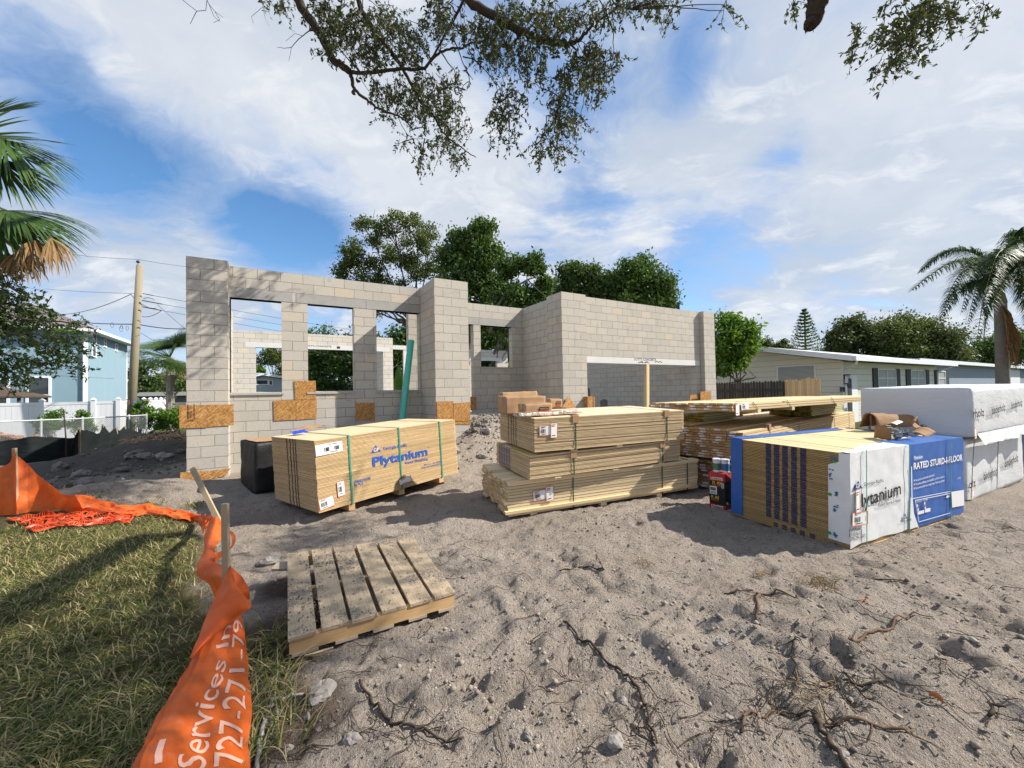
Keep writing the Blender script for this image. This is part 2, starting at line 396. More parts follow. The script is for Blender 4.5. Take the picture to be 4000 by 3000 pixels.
def hbase(x, y):
    v = .0
    v += .86*gau(x, y, 4.55, 9.15, 1.1, 1.25) + .30*gau(x, y, 3.7, 8.0, 1.1, .8)          # spoil heap at the entry
    v += .16*smooth((y-6.6)/2.0)*smooth((6.5-abs(x-1.5))/3)
    v += .20*gau(x, y, -2.3, 8.3, 1.5, .5) - .07*gau(x, y, -1.1, 8.8, .8, .45)              # low bank at the house corner
    v -= .10*gau(x, y, -2.6, 10.2, 1.6, 1.0)
    v += .35*gau(x, y, -3.4, 14.2, 1.7, .9) + .2*gau(x, y, -2.2, 13.4, 1.2, .8)           # dark debris bank
    v -= .25*smooth((y-14)/6)*smooth((-3.5-x)/3)
    v += .09*gau(x, y, 1.9, 4.9, .28, .55) + .05*gau(x, y, 3.3, 3.75, .8, .16) + .05*gau(x, y, 4.1, 3.3, .5, .2)
    return v
RUTS = [[G(q) for q in L] for L in ([zH(-300,250),zH(100,480),zH(500,640),zH(900,760)], [zH(150,450),zH(600,560),zH(1100,720),zH(1600,1000)], [zH(0,600),zH(350,850),zH(600,1150)], [zH(1000,480),zH(1700,700),zH(2200,1000)], [zH(1300,350),zH(1750,480),zH(2200,650)], [zG(1350,250),zG(1500,450),zG(1480,700),zG(1250,1000)], [zM(900,1330),zM(1500,1230),zM(2150,1180)], [zM(700,1420),zM(1300,1330),zM(2000,1300)], [zG(800,640),zG(1200,760),zG(1500,1000)])]
RUTB = [(min(p.x for p in L)-.25, max(p.x for p in L)+.25, min(p.y for p in L)-.25, max(p.y for p in L)+.25) for L in RUTS]
def rut(x, y):
    v = 0.0
    for L, (a, b, c, d) in zip(RUTS, RUTB):
        if not (a < x < b and c < y < d): continue
        m = 1e9
        for i in range(len(L)-1):
            vx, vy = L[i+1].x-L[i].x, L[i+1].y-L[i].y; t = max(0, min(1, ((x-L[i].x)*vx+(y-L[i].y)*vy)/(vx*vx+vy*vy))); m = min(m, math.hypot(x-L[i].x-t*vx, y-L[i].y-t*vy))
        m += .035*noise.noise(Vector((x*5, y*5, 6)))
        if m < .25: v += .78*(-.050*math.exp(-(m/.055)**2)+.030*math.exp(-((m-.13)/.05)**2))*(.75+.5*noise.noise(Vector((x*2, y*2, 8))))
    return v
FEET = {}
_r = random.Random(31)
for _ in range(190):
    g_ = G((_r.uniform(620, 2250), 1130+520*_r.random()**1.3)); a_ = _r.uniform(0, 3.14); F_ = (g_.x, g_.y, math.cos(a_), math.sin(a_), _r.uniform(.10, .16), _r.uniform(.04, .065), _r.uniform(.010, .024))
    for i_ in (-1, 0, 1):
        for j_ in (-1, 0, 1): FEET.setdefault((int(math.floor(g_.x/.35))+i_, int(math.floor(g_.y/.35))+j_), []).append(F_)
def feet(x, y):
    v = 0.0
    for (fx_, fy_, c, s_, l, w, dep) in FEET.get((int(math.floor(x/.35)), int(math.floor(y/.35))), ()):
        dx, dy = x-fx_, y-fy_; u, q = (dx*c+dy*s_)/l, (-dx*s_+dy*c)/w; r2 = u*u+q*q
        if r2 < 6: v += -dep*math.exp(-r2*r2)+dep*.6*math.exp(-((math.sqrt(r2)-1.45)/.3)**2)
    return v
def hdetail(x, y):
    p = Vector((x, y, 0))
    v = .044*noise.fractal(p*.75, 1, 2.1, 4)
    q = Vector((x*.62+y*.78, (-x*.78+y*.62)*.35, 3.0))
    v += .028*(1-abs(noise.noise(q*2.6)))*smooth((x-1.2)/1.5) - .012
    v += .030*noise.fractal(p*3.6+Vector((7, 3, 0)), .8, 2.2, 4)+.020*(.5-abs(noise.noise(p*5.5+Vector((2, 9, 0)))))+.012*noise.noise(p*12)+.008*noise.noise(p*21)
    return v
def near_damp(x, y):
    r = math.hypot(x, y); return 1.0 if r < 14 else max(.15, 1-(r-14)/14)
def lawn_rise(x, y):
    if x > 1.2 or y > 9.5 or y < -3: return 0.0
    d = polyd(x, y, LAWN); s_ = d if inpoly(x, y, LAWN) else -d
    return .05*smooth((s_+.02)/.22)
def hgt(x, y): return rut(x, y)+feet(x, y)+hbase(x, y)+hdetail(x, y)*near_damp(x, y)+lawn_rise(x, y)

def axis(a, b, lo_, hi_, st, grow):
    v = list(np.arange(a, b, st)); s_ = st; x = v[-1]
    while x < hi_: s_ *= grow; x += s_; v.append(x)
    s_ = st; x = a; l = []
    while x > lo_: s_ *= grow; x -= s_; l.append(x)
    return l[::-1]+v
gx = axis(-3.0, 7.2, -320, 420, .030, 1.08); gy = axis(.8, 6.6, -60, 420, .030, 1.07)
Vg = [(x, y, hgt(x, y)) for y in gy for x in gx]
nx = len(gx); idx = np.arange(len(gx)*len(gy)).reshape(len(gy), nx)
Fg = np.stack([idx[:-1, :-1], idx[:-1, 1:], idx[1:, 1:], idx[1:, :-1]], -1).reshape(-1, 4)

def mat_ground():
    k = N('sandy_soil'); p = k.pos(); sx = k.n('SeparateXYZ', {0: p}).outputs
    a = k.noise(p, .9, 5, .6); b = k.noise(p, 6, 5, .65); c = k.noise(p, 42, 4, .7); f = k.noise(p, 150, 3, .7)
    col = k.mix(k.sm(a, .35, .65), (.345, .287, .232), (.43, .365, .30))
    col = k.mix(k.ma('MULTIPLY', k.sm(b, .54, .68), .45), col, (.145, .122, .105))
    col = k.mix(k.ma('MULTIPLY', k.sm(c, .55, .68), .45), col, (.45, .405, .36))
    col = k.mix(k.ma('MULTIPLY', k.sm(c, .44, .33), .75), col, (.10, .082, .068))
    pe = k.n('TexVoronoi', {'Vector': p, 'Scale': 70.0}); pr = k.n('SeparateColor', {0: pe.outputs['Color']}).outputs[0]
    pm = k.ma('MULTIPLY', k.sm(pe.outputs['Distance'], .32, .22), k.sm(pr, .80, .84))
    col = k.mix(pm, col, k.mix(pr, (.42, .38, .33), (.62, .58, .53)))
    pe2 = k.n('TexVoronoi', {'Vector': p, 'Scale': 26.0}); pr2 = k.n('SeparateColor', {0: pe2.outputs['Color']}).outputs[1]
    pm2 = k.ma('MULTIPLY', k.sm(pe2.outputs['Distance'], .28, .18), k.sm(pr2, .86, .89))
    col = k.mix(pm2, col, (.16, .13, .11))
    # darker brown patches beside the lawn, thatch soil under it, weedy yards far off
    vm = k.n('VectorMath', {0: k.noise(p, 2.2, 4, col=True), 1: (.5, .5, .5)}, operation='SUBTRACT').outputs[0]
    def blob(cx, cy, rr):
        q = k.n('VectorMath', {0: p, 1: k.n('VectorMath', {0: vm, 'Scale': rr*.9}, operation='SCALE').outputs[0]}, operation='ADD').outputs[0]
        dd = k.n('VectorMath', {0: q, 1: (cx, cy, 0)}, operation='DISTANCE').outputs['Value']
        return k.sm(dd, rr*1.15, rr*.75)
    m = blob(-.1, 3.0, .42)
    for cx, cy, rr in ((-.35, 2.55, .4), (.0, 2.3, .3), (.05, 3.9, .3)): m = k.ma('MAXIMUM', m, blob(cx, cy, rr))
    col = k.mix(k.ma('MULTIPLY', m, .8), col, (.075, .048, .034))
    m2 = blob(-3.4, 13.6, 2.6); col = k.mix(k.ma('MULTIPLY', m2, .75), col, (.05, .042, .034))
    gm = k.ma('MULTIPLY', k.sm(k.ma('ADD', sx[1], k.ma('MULTIPLY', a, 4.0)), 19, 22), 1.0)
    gm = k.ma('MAXIMUM', gm, k.sm(sx[0], 15.5, 17.0))
    col = k.mix(gm, col, k.mix(b, (.05, .075, .022), (.12, .125, .05)))
    at = k.n('Attribute', attribute_name='lawn').outputs['Fac']
    col = k.mix(at, col, k.mix(b, (.085, .07, .034), (.18, .15, .075)))
    h = k.ma('ADD', k.ma('MULTIPLY', b, .8), k.ma('ADD', k.ma('MULTIPLY', c, .9), k.ma('MULTIPLY', f, .35)))
    h = k.ma('ADD', h, k.ma('MULTIPLY', pm, .25))
    k.P(col=col, rough=.97, spec=.12, normal=k.bump(h, 1.0, .055)); return k.m
ground = tag(mesh_np('ground', Vg, Fg, mat_ground(), smooth=True), kind='structure')
at = ground.data.attributes.new('lawn', 'FLOAT', 'POINT')
def lawnf(x, y):
    if x > 1.2 or y > 9.5 or y < -3: return 0.0
    d = polyd(x, y, LAWN); s_ = d if inpoly(x, y, LAWN) else -d
    return smooth((s_+.12+.1*noise.noise(Vector((x*5, y*5, 0))))/.2)
at.data.foreach_set('value', np.array([lawnf(v[0], v[1]) for v in Vg], dtype=np.float32))

# ------------------------------------------------------------------ grass: matted straw and green blades
def mat_grass():
    k = N('straw_grass'); i = k.island()
    c = k.ramp(i, [(0, (.045, .085, .013)), (.25, (.085, .13, .022)), (.47, (.15, .165, .04)), (.60, (.30, .245, .09)), (.85, (.44, .36, .17)), (1, (.58, .50, .28))])
    k.P(col=c, rough=.75, spec=.25)
    tr = k.n('BsdfTranslucent', {0: c}).outputs[0]
    k.set(k.out.inputs[0], k.n('MixShader', {0: .3, 1: k.b.outputs[0], 2: tr}).outputs[0]); return k.m
def grass(name, n, sampler, hfn, lens, mat, wid=.0045):
    V = []; Q = []
    for _ in range(n):
        x, y = sampler(); z = hfn(x, y); a = rnd.uniform(0, 2*math.pi)
        patch = noise.noise(Vector((x*1.3, y*1.3, 4)))
        lean = min(1.5, max(.1, rnd.gauss(1.38+.15*patch, .20))); L = rnd.uniform(*lens)*(1+.5*patch); w = wid*rnd.uniform(.6, 1.5)
        dx, dy = math.cos(a), math.sin(a); b = len(V); cur = Vector((x, y, z-.005)); th = math.pi/2-lean*.55
        for s_ in range(4):
            ww = w*(1-s_/3*.92); V.append((cur.x-dy*ww, cur.y+dx*ww, cur.z)); V.append((cur.x+dy*ww, cur.y-dx*ww, cur.z))
            cur = cur+Vector((dx*math.cos(th), dy*math.cos(th), math.sin(th)))*(L/3); th -= lean*.33
            cur.z = max(cur.z, z+.006)
        for s_ in range(3): Q.append((b+2*s_, b+2*s_+1, b+2*s_+3, b+2*s_+2))
    return mesh_np(name, V, Q, mat)
GM = mat_grass()
LX = [p[0] for p in LAWN]; LY = [p[1] for p in LAWN]
def lawn_pt():
    while True:
        # density falls with distance: sample in polar about the near corner
        r = .9+7.0*rnd.random()**1.25; a = rnd.uniform(R(55), R(150)); x, y = r*math.cos(a), r*math.sin(a)
        d = polyd(x, y, LAWN)
        n_ = noise.noise(Vector((x*1.1, y*1.1, 12)))
        if inpoly(x, y, LAWN):
            if (d > .25 or rnd.random() < .15+d*3) and rnd.random() < .92+n_*.6: return x, y
        elif d < .30 and rnd.random() < .10*(1-d/.3): return x, y
tag(grass('grass', 78000, lawn_pt, hgt, (.04, .15), GM, .0034), kind='stuff')
def tuft_pt():
    c = rnd.choice([(560, 1400), (575, 1470), (560, 1560), (585, 1600), (600, 1385), (420, 1100), (330, 1105), (200, 1110), (100, 1100), (640, 1365)]); g = G(c)
    return g.x+rnd.gauss(0, .09), g.y+rnd.gauss(0, .09)
tag(grass('weed_blades', 1100, tuft_pt, hgt, (.08, .22), GM, .0035), kind='stuff')

# ------------------------------------------------------------------ stones, chips, twigs
def mat_stone():
    k = N('rubble_stone'); p = k.obj(); i = k.island()
    c = k.ramp(i, [(0, (.13, .11, .095)), (.5, (.21, .185, .16)), (.85, (.27, .245, .22)), (1, (.37, .345, .31))])
    c = k.mix(k.noise(p, 30, 4), c, k.mix(.5, c, (.2, .17, .15)))
    k.P(col=c, rough=.95, spec=.1, normal=k.bump(k.noise(p, 60, 4), .6, .006)); return k.m
STONE = mat_stone()
def rock(mb, c, r, seed):
    bm = bmesh.new(); bmesh.ops.create_icosphere(bm, subdivisions=3, radius=1)
    b = len(mb.v); sx, sy, sz = (rnd.uniform(.7, 1.3) for _ in range(3)); o = Vector((seed*3.1, seed*1.7, seed))
    for v in bm.verts:
        d = 1+.5*noise.noise(v.co*1.2+o)+.22*noise.noise(v.co*2.6+o)+.10*noise.noise(v.co*6+o)
        mb.v.append((c[0]+v.co.x*r*d*sx, c[1]+v.co.y*r*d*sy, c[2]+v.co.z*r*d*sz*.7))
    for f in bm.faces: mb.f.append(tuple(b+v.index for v in f.verts)); mb.m.append(0); mb.uv.append([(0, 0)]*3)
    bm.free()
V = []; Q = []
def chip(x, y, r):
    z = hgt(x, y)+r*.25; b = len(V); a = rnd.uniform(0, 6.3)
    pts = [(math.cos(a+t)*r*rnd.uniform(.6, 1.2), math.sin(a+t)*r*rnd.uniform(.6, 1.2), rnd.uniform(-.2, .25)*r) for t in (0, 1.57, 3.14, 4.71)]
    for q in pts: V.append((x+q[0], y+q[1], z+q[2]))
    V.append((x, y, z+r*.75)); V.append((x, y, z-r*.6))
    for i in range(4):
        Q.append((b+i, b+(i+1) % 4, b+4)); Q.append((b+(i+1) % 4, b+i, b+5))
for _ in range(9000):
    r = 1.4+5.5*rnd.random()**1.5; a = rnd.uniform(R(8), R(92)); x, y = r*math.cos(a), r*math.sin(a)
    if inpoly(x, y, LAWN): continue
    chip(x, y, rnd.uniform(.003, .007)*(1 if rnd.random() < .93 else 2.2))
for _ in range(700):
    x, y = rnd.gauss(4.2, .9), rnd.gauss(8.3, .7); chip(x, y, rnd.uniform(.012, .04))
for _ in range(300):
    x, y = rnd.uniform(-5, -1.5), rnd.gauss(11.5, 1.4); chip(x, y, rnd.uniform(.012, .05))
tag(mesh_np('gravel_chips', V, Q, STONE), kind='stuff')
V = []; Q = []
for _ in range(1500):
    if rnd.random() < .6:
        L_ = rnd.choice(RUTS); i_ = rnd.randrange(len(L_)-1); q = L_[i_].lerp(L_[i_+1], rnd.random()); x, y = q.x+rnd.gauss(0, .14), q.y+rnd.gauss(0, .14)
    else: q = G((rnd.uniform(560, 2250), 1110+540*rnd.random())); x, y = q.x, q.y
    if not inpoly(x, y, LAWN): chip(x, y, min(.026, .004+.0055*rnd.expovariate(1)))
CL_ = N('sand_clod'); CL_.P(col=CL_.ramp(CL_.island(), [(0, (.17, .142, .118)), (.5, (.29, .245, .205)), (1, (.38, .33, .28))]), rough=.97, spec=.1)
tag(mesh_np('soil_clods', V, Q, CL_.m), kind='stuff')

rocks = [((580, 1560), .03, 'pale broken stone on the sand at the foot of the photo near the fence'), ((1330, 1608), .055, 'pale grey rounded rock lying on the sand near the bottom edge'),
         ((695, 1497), .085, 'brown clod of earth rising where the grey root bends'), ((1561, 1387), .055, 'pale lumpy rock half buried in the sand among tyre ruts'),
         ((577, 1209), .10, 'long pale chunk of concrete rubble beyond the pallet corner'), ((760, 1598), .035, 'small white stone chip at the bottom beside thin roots'),
         ((1345, 1495), .035, 'small brown stone close to the long dark root'), ((1578, 1540), .035, 'small dark pointed stone standing up from the sand'),
         ((1025, 985), .12, 'grey boulder of rubble on the spoil heap by the plywood')]
for i, (p, r, lab) in enumerate(rocks):
    g = G(p, .9 if i == 8 else 0.02)
    if i == 8: g = Vector((3.55, 7.35, 0))
    mb = MB(); rock(mb, (0, 0, 0), r, i+1)
    o = mb.build('stone', STONE, smooth=False); o.location = (g.x, g.y, hgt(g.x, g.y)+r*.05); o.scale = (.8, .8, .8); tag(o, lab, 'stone')
mb = MB()
for i in range(16):
    x, y = rnd.uniform(-4.5, -2.0), rnd.uniform(9.8, 13.2); rock(mb, (x, y, hgt(x, y)+.04), rnd.uniform(.05, .16), i+20)
for i in range(30):
    x, y = rnd.gauss(4.3, .8), rnd.gauss(8.2, .5); rock(mb, (x, y, hgt(x, y)+.02), rnd.uniform(.04, .11), i+50)
for i in range(40):
    p = G((rnd.uniform(560, 2150), rnd.uniform(1200, 1640))); rock(mb, (p.x, p.y, hgt(p.x, p.y)+.003), rnd.uniform(.010, .026), i+90)
tag(mb.build('rubble', STONE), kind='stuff')

BARK = plain('dark_root_bark', (.060, .045, .034), .9, .1, var=.4, scale=25)
BARKR = plain('split_root_wood', (.13, .08, .05), .85, .15, var=.35, scale=30)
BARKG = plain('grey_root_bark', (.30, .27, .235), .9, .1, var=.25, scale=20)
def drape(pp, lift=.012):
    lift += .008
    out = []
    for p in pp:
        g = G(p, .01); out.append(Vector((g.x, g.y, hgt(g.x, g.y)+lift)))
    # densify
    res = []
    for i in range(len(out)-1):
        for t in (0, .25, .5, .75):
            q = out[i].lerp(out[i+1], t); res.append(Vector((q.x+rnd.gauss(0, .006), q.y+rnd.gauss(0, .006), hgt(q.x, q.y)+lift)))
    return res+[out[-1]]
roots = [
 ([zG(1660,440), zG(1740,530), zG(1830,590), zG(1940,690), zG(2010,745), zG(2080,830), zG(2115,930), zG(2125,1010), zG(2170,1110), zG(2172,1240)], .013, BARK, 'long dark root snaking down the sand to the bottom edge'),
 ([zG(555,785), zG(630,890), zG(690,965), zG(750,1010), zG(820,1045), zG(900,1050), zG(1010,1095), zG(1120,1120)], .012, BARK, 'dark root with fine rootlets on the sand below the pallet'),
 ([zG(0,1240), zG(30,1080), zG(60,960), zG(100,885), zG(170,860), zG(255,840)], .018, BARKG, 'thick pale grey root bending beside the orange fence'),
 ([zH(780,605), zH(770,520), zH(778,460), zH(880,462), zH(1000,490)], .015, BARKR, 'bent brown root standing clear of the sand'),
 ([zH(1290,745), zH(1275,720), zH(1370,670), zH(1470,645), zH(1500,615), zH(1590,565), zH(1720,580)], .012, BARKR, 'curved root with a split reddish end on the right of the sand'),
 ([zH(960,1005), zH(985,920), zH(960,820), zH(965,745), zH(1010,735)], .009, BARK, 'thin root curling upright from the sand tangle'),
 ([zH(1260,1370), zH(1170,1240), zH(1090,1130), zH(1090,1075)], .018, BARK, 'thick dark root running off the bottom edge'),
 ([zH(1090,1130), zH(1280,1160), zH(1430,1185), zH(1580,1215), zH(1590,1180)], .012, BARKR, 'straight brown root pointing right among the tangle'),
 ([zH(690,1180), zH(700,1100), zH(770,1070), zH(855,1040), zH(850,950)], .010, BARKR, 'brown root looping left at the bottom of the sand'),
 ([zH(1230,950), zH(1340,970), zH(1450,975), zH(1580,990)], .010, BARK, 'straight dark stick on the sand right of the root tangle'),
 ([zH(590,455), zH(660,452), zH(750,445)], .010, BARK, 'short dark stick lying left of the dry grass clump'),
 ([zH(1290,340), zH(1430,375), zH(1595,400)], .010, BARK, 'straight thin stick lying in front of the blue wrapped plywood'),
 ([zG(1640,190), zG(1720,165), zG(1830,185), zG(1880,200), zG(1840,100)], .009, BARK, 'wiry dark root loop on the sand right of the pallet'),
 ([zH(2020,1110), zH(2060,1070), zH(2110,1085)], .012, BARK, 'short dark root stub at the right side of the sand'),
]
for pp, r, mt, lab in roots:
    r *= .62
    pts = drape(pp, r*.55); n_ = len(pts); mb = MB()
    mb.tube(pts, [r*(.55+.45*math.sin(math.pi*min(1, .25+i/n_*.8)))*rnd.uniform(.85, 1.15) for i in range(n_)], 7)
    for _ in range(4):
        a = rnd.randrange(1, n_-1); q = pts[a]; d = rnd.uniform(0, 6.28); L = rnd.uniform(.06, .22); br = []
        for s_ in range(5):
            d += rnd.uniform(-.5, .5); q = q+Vector((math.cos(d), math.sin(d), 0))*(L/4); br.append(Vector((q.x, q.y, hgt(q.x, q.y)+.006)))
        mb.tube([pts[a]]+br, [r*.4, r*.32, r*.28, r*.22, r*.16, r*.1], 4)
    tag(mb.build('dead_root', mt, smooth=True), lab, 'root')
mb = MB()
for _ in range(330):
    if rnd.random() < .62: c = rnd.choice([zH(1050,900), zH(1150,1000), zH(1000,1100), zH(1300,760), zH(1400,900), zG(2120,1000), zG(820,1040), zG(330,1100), zG(1650,180), zH(900,850), zH(1150,380), zH(2000,150), zH(1900,900), zH(700,1200), zG(1070,110), zG(1620,400), zH(300,1200), zH(1900,130)]); c = (c[0]+rnd.gauss(0, 55), c[1]+rnd.gauss(0, 30))
    else: c = (rnd.uniform(560, 2200), rnd.uniform(1180, 1655))
    q = G(c, .01)
    if inpoly(q.x, q.y, LAWN): continue
    d = rnd.uniform(0, 6.28); L = rnd.uniform(.05, .32); pts = []
    for s_ in range(6):
        d += rnd.uniform(-.55, .55); q = q+Vector((math.cos(d), math.sin(d), 0))*(L/5); pts.append(Vector((q.x, q.y, hgt(q.x, q.y)+.006+rnd.uniform(0, .012))))
    r = rnd.uniform(.0012, .0032); mb.tube(pts, [r, r, r*.9, r*.8, r*.6, r*.4], 3, caps=False)
tag(mb.build('twig_litter', BARK), kind='stuff')
mb = MB()
for c, n_, sp in ((zH(1110,395), 90, .075), (zH(800,330), 30, .045), (zH(1100,990), 45, .09), (zH(165,285), 25, .045)):
    g = G(c)
    for _ in range(n_):
        x, y = g.x+rnd.gauss(0, sp), g.y+rnd.gauss(0, sp*.7); d = rnd.uniform(0, 6.28); z = hgt(x, y); L = rnd.uniform(.05, .13)
        e = Vector((x+math.cos(d)*L, y+math.sin(d)*L, z+rnd.uniform(.0, .035))); mb.tube([(x, y, z+rnd.uniform(0, .03)), Vector((x, y, z)).lerp(e, .5)+Vector((0, 0, .02)), e], .0016, 3, caps=False)
tag(mb.build('dry_root_litter', plain('dry_straw', (.24, .16, .075), .9, .1, var=.4, scale=30)), kind='stuff')
leafm = plain('fallen_leaf', (.40, .17, .07), .7, .2, var=.3, scale=20)
for i, (p, lab) in enumerate(((zH(1350,515), 'orange brown fallen leaf on the sand right of the bent root'), (zH(1740,1085), 'rust coloured fallen leaf at the right of the sand'))):
    g = G(p); mb = MB(); mb.grid(lambda u, v: ((u-.5)*.055, (v-.5)*.026*math.sin(math.pi*min(.97, u+.03)), .02*(abs(v-.5)*2)**2+.012*math.sin(u*3)), 8, 4)
    o = mb.build('fallen_leaf', leafm, smooth=True); o.location = (g.x, g.y, hgt(g.x, g.y)+.012); o.rotation_euler = (.15, .1, i*1.3); tag(o, lab, 'leaf')
# ------------------------------------------------------------------ the unfinished block house
ZT = 4.17; BR = .2032
house = T('unfinished_house', 'unfinished roofless concrete block house shell with open window holes and garage opening', 'building', (0, 0, 0))
V0 = ZT-30*BR
def wall(name, ax, a0, a1, p, th, z0, z1, holes=(), u0=None, mat=BLOCK, parent=house):
    """ax 'y': wall in a plane y=p spanning x a0..a1 (thickness towards +y). ax 'x': plane x=p spanning y (thickness towards +x)."""
    u0 = a0 if u0 is None else u0
    us = sorted({a0, a1, *[h[0] for h in holes], *[h[1] for h in holes]}); vs = sorted({z0, z1, *[h[2] for h in holes], *[h[3] for h in holes]})
    us = [u for u in us if a0 <= u <= a1]; vs = [v for v in vs if z0 <= v <= z1]
    def solid(i, j):
        if not (0 <= i < len(us)-1 and 0 <= j < len(vs)-1): return False
        cu, cv = (us[i]+us[i+1])/2, (vs[j]+vs[j+1])/2
        return not any(h[0] < cu < h[1] and h[2] < cv < h[3] for h in holes)
    mb = MB(); pt = (lambda a, b, z: (a, b, z)) if ax == 'y' else (lambda a, b, z: (b, a, z))
    def q(pts, uv): mb.face([pt(*x) for x in (pts if ax == 'y' else pts[::-1])], 0, uv if ax == 'y' else uv[::-1])
    for i in range(len(us)-1):
        for j in range(len(vs)-1):
            if not solid(i, j): continue
            a, b, c, d = us[i], us[i+1], vs[j], vs[j+1]; A, B = a-u0, b-u0; C, D = c-V0, d-V0
            q([(a, p, c), (b, p, c), (b, p, d), (a, p, d)], [(A, C), (B, C), (B, D), (A, D)])
            q([(b, p+th, c), (a, p+th, c), (a, p+th, d), (b, p+th, d)], [(B, C), (A, C), (A, D), (B, D)])
            if not solid(i-1, j): q([(a, p+th, c), (a, p, c), (a, p, d), (a, p+th, d)], [(th, C), (0, C), (0, D), (th, D)])
            if not solid(i+1, j): q([(b, p, c), (b, p+th, c), (b, p+th, d), (b, p, d)], [(0, C), (th, C), (th, D), (0, D)])
            if not solid(i, j+1): q([(a, p, d), (b, p, d), (b, p+th, d), (a, p+th, d)], [(A, .01), (B, .01), (B, .19), (A, .19)])
            if not solid(i, j-1): q([(a, p+th, c), (b, p+th, c), (b, p, c), (a, p, c)], [(A, .01), (B, .01), (B, .19), (A, .19)])
    return mb.build(name, mat, parent)
def slabbox(name, x0, y0, z0, x1, y1, z1, mat, u0=None):
    return MB().box(x0, y0, z0, x1, y1, z1, u0=x0 if u0 is None else u0, v0=V0).build(name, mat, house)

# front left room
FW = 9.40; FP = 9.06
px0, px1 = PY(zB(142, 700), FP).x, PY(zB(424, 700), FP).x
px1 = px0+.61
wL = px1-.02
wx = [PY(zB(x, 700), FW).x for x in (830, 1018, 1350, 1513, 1795)]
mpF = 8.38; mx0 = 2.945; mx1 = mx0+.813
SILL = ZT-12*BR-.045; LB = ZT-3*BR
SILL = 1.69
wall('block_wall', 'y', wL, mx0+.2, FW, .2, -.2, ZT, [(px1+.0, wx[0], SILL, LB), (wx[1], wx[2], SILL, LB), (wx[3], mx0-.03, SILL, LB)], u0=px1+.05)
def pillar(x0, y0, x1, y1, z0, z1, u0=None):
    mb = MB(); u = x0 if u0 is None else u0
    mb.face([(x0,y0,z0),(x1,y0,z0),(x1,y0,z1),(x0,y0,z1)], 0, [(x0-u,z0-V0),(x1-u,z0-V0),(x1-u,z1-V0),(x0-u,z1-V0)])
    mb.face([(x0,y1,z0),(x0,y0,z0),(x0,y0,z1),(x0,y1,z1)], 0, [(y0-y1-u*0,z0-V0),(0.0,z0-V0),(0.0,z1-V0),(y0-y1,z1-V0)])
    mb.face([(x1,y0,z0),(x1,y1,z0),(x1,y1,z1),(x1,y0,z1)], 0, [(x1-u,z0-V0),(x1-u+y1-y0,z0-V0),(x1-u+y1-y0,z1-V0),(x1-u,z1-V0)])
    mb.face([(x1,y1,z0),(x0,y1,z0),(x0,y1,z1),(x1,y1,z1)], 0, [(0,z0-V0),(x1-x0,z0-V0),(x1-x0,z1-V0),(0,z1-V0)])
    mb.face([(x0,y0,z1),(x1,y0,z1),(x1,y1,z1),(x0,y1,z1)], 0, [(0,.02),(x1-x0,.02),(x1-x0,.18),(0,.18)])
    return mb.build('pillar', BLOCK, house)
pillar(px0, FP, px1, FP+.61, -.2, ZT)
pillar(mx0, mpF, mx1, FW+.25, -.2, ZT)
for a, b in ((px1-.05, (wx[0]+wx[1])/2-.04), ((wx[0]+wx[1])/2+.03, (wx[2]+wx[3])/2+.02), ((wx[2]+wx[3])/2+.03, mx0-.004)):
    slabbox('lintel', a, FW-.006, LB, b, FW+.206, LB+.195, CONC)
for a, b in ((px1+.004, wx[0]+.03), (wx[1]-.02, wx[2]+.03), (wx[3]-.02, mx0-.004)):
    MB().hexa([(a, FW-.03, SILL-.05), (b, FW-.03, SILL-.05), (b, FW+.203, SILL-.05), (a, FW+.203, SILL-.05), (a, FW-.03, SILL-.012), (b, FW-.03, SILL-.012), (b, FW+.203, SILL+.012), (a, FW+.203, SILL+.012)]).build('window_sill', CONCD, house)
# left flank of the house running back from the corner pillar
wall('block_wall', 'x', FP+.61, 14.6, px0+.02, .2, -.2, ZT)
# entry recess
GF, GW, ge0 = 8.10, 8.26, 6.25
sideX = 6.45; EW = PX(zC(635, 600), sideX).y
ex = [PY(zE(x, 600), EW).x for x in (195, 272, 612)]
es = PY(zE(420, 786), EW).z; el = ZT-3*BR
wall('block_wall', 'y', 2.9, ex[0]-.95, EW, .2, .6, ZT)
wall('block_wall', 'y', ex[0], sideX, EW, .2, .6, ZT, [(ex[1], ex[2], es, el)], u0=ex[0])
wall('block_wall', 'y', ex[0]-.95, ex[0], EW+.001, .198, el, ZT, u0=ex[0])
slabbox('lintel', ex[0]-1.1, EW-.006, el, ex[0]+.17, EW+.206, el+.195, CONC)
slabbox('lintel', ex[0]+.18, EW-.006, el, ex[2]+.12, EW+.206, el+.195, CONC)
slabbox('window_sill', ex[1]-.03, EW-.02, es-.04, ex[2]+.03, EW+.203, es+.004, CONCD)
# garage: pier, flank, front with wide opening, right pier
pillar(ge0, GF, ge0+.813, 8.75, -.2, ZT)
wall('block_wall', 'x', 8.75, EW, sideX, .2, -.2, ZT-.002)
gx1 = 12.10; gT = PY(zC(1100, 628), GW).z; gLB = PY(zC(1092, 675), GW).z
wall('block_wall', 'y', ge0+.81, gx1+.05, GW, .2, .2, ZT, [(ge0+.85, 11.93, .2, gT-.02)], u0=ge0+.1)
lm = MB().box(ge0+.83, GW-.008, gLB, gx1-.005, GW+.21, gT-.004)
tx = PY(zC(1430, 640), GW).x
lm.text("LOTT'S CONCRETE", (tx, GW-.0095, gLB+.105), (1, 0, 0), (0, 0, 1), .105, 1, .012, width=.95)
for i in range(7): lm.box(tx+.17+.07*i, GW-.0096, gLB+.03+.012*(i % 2), tx+.225+.07*i, GW-.0082, gLB+.055+.016*(i % 3), 1)
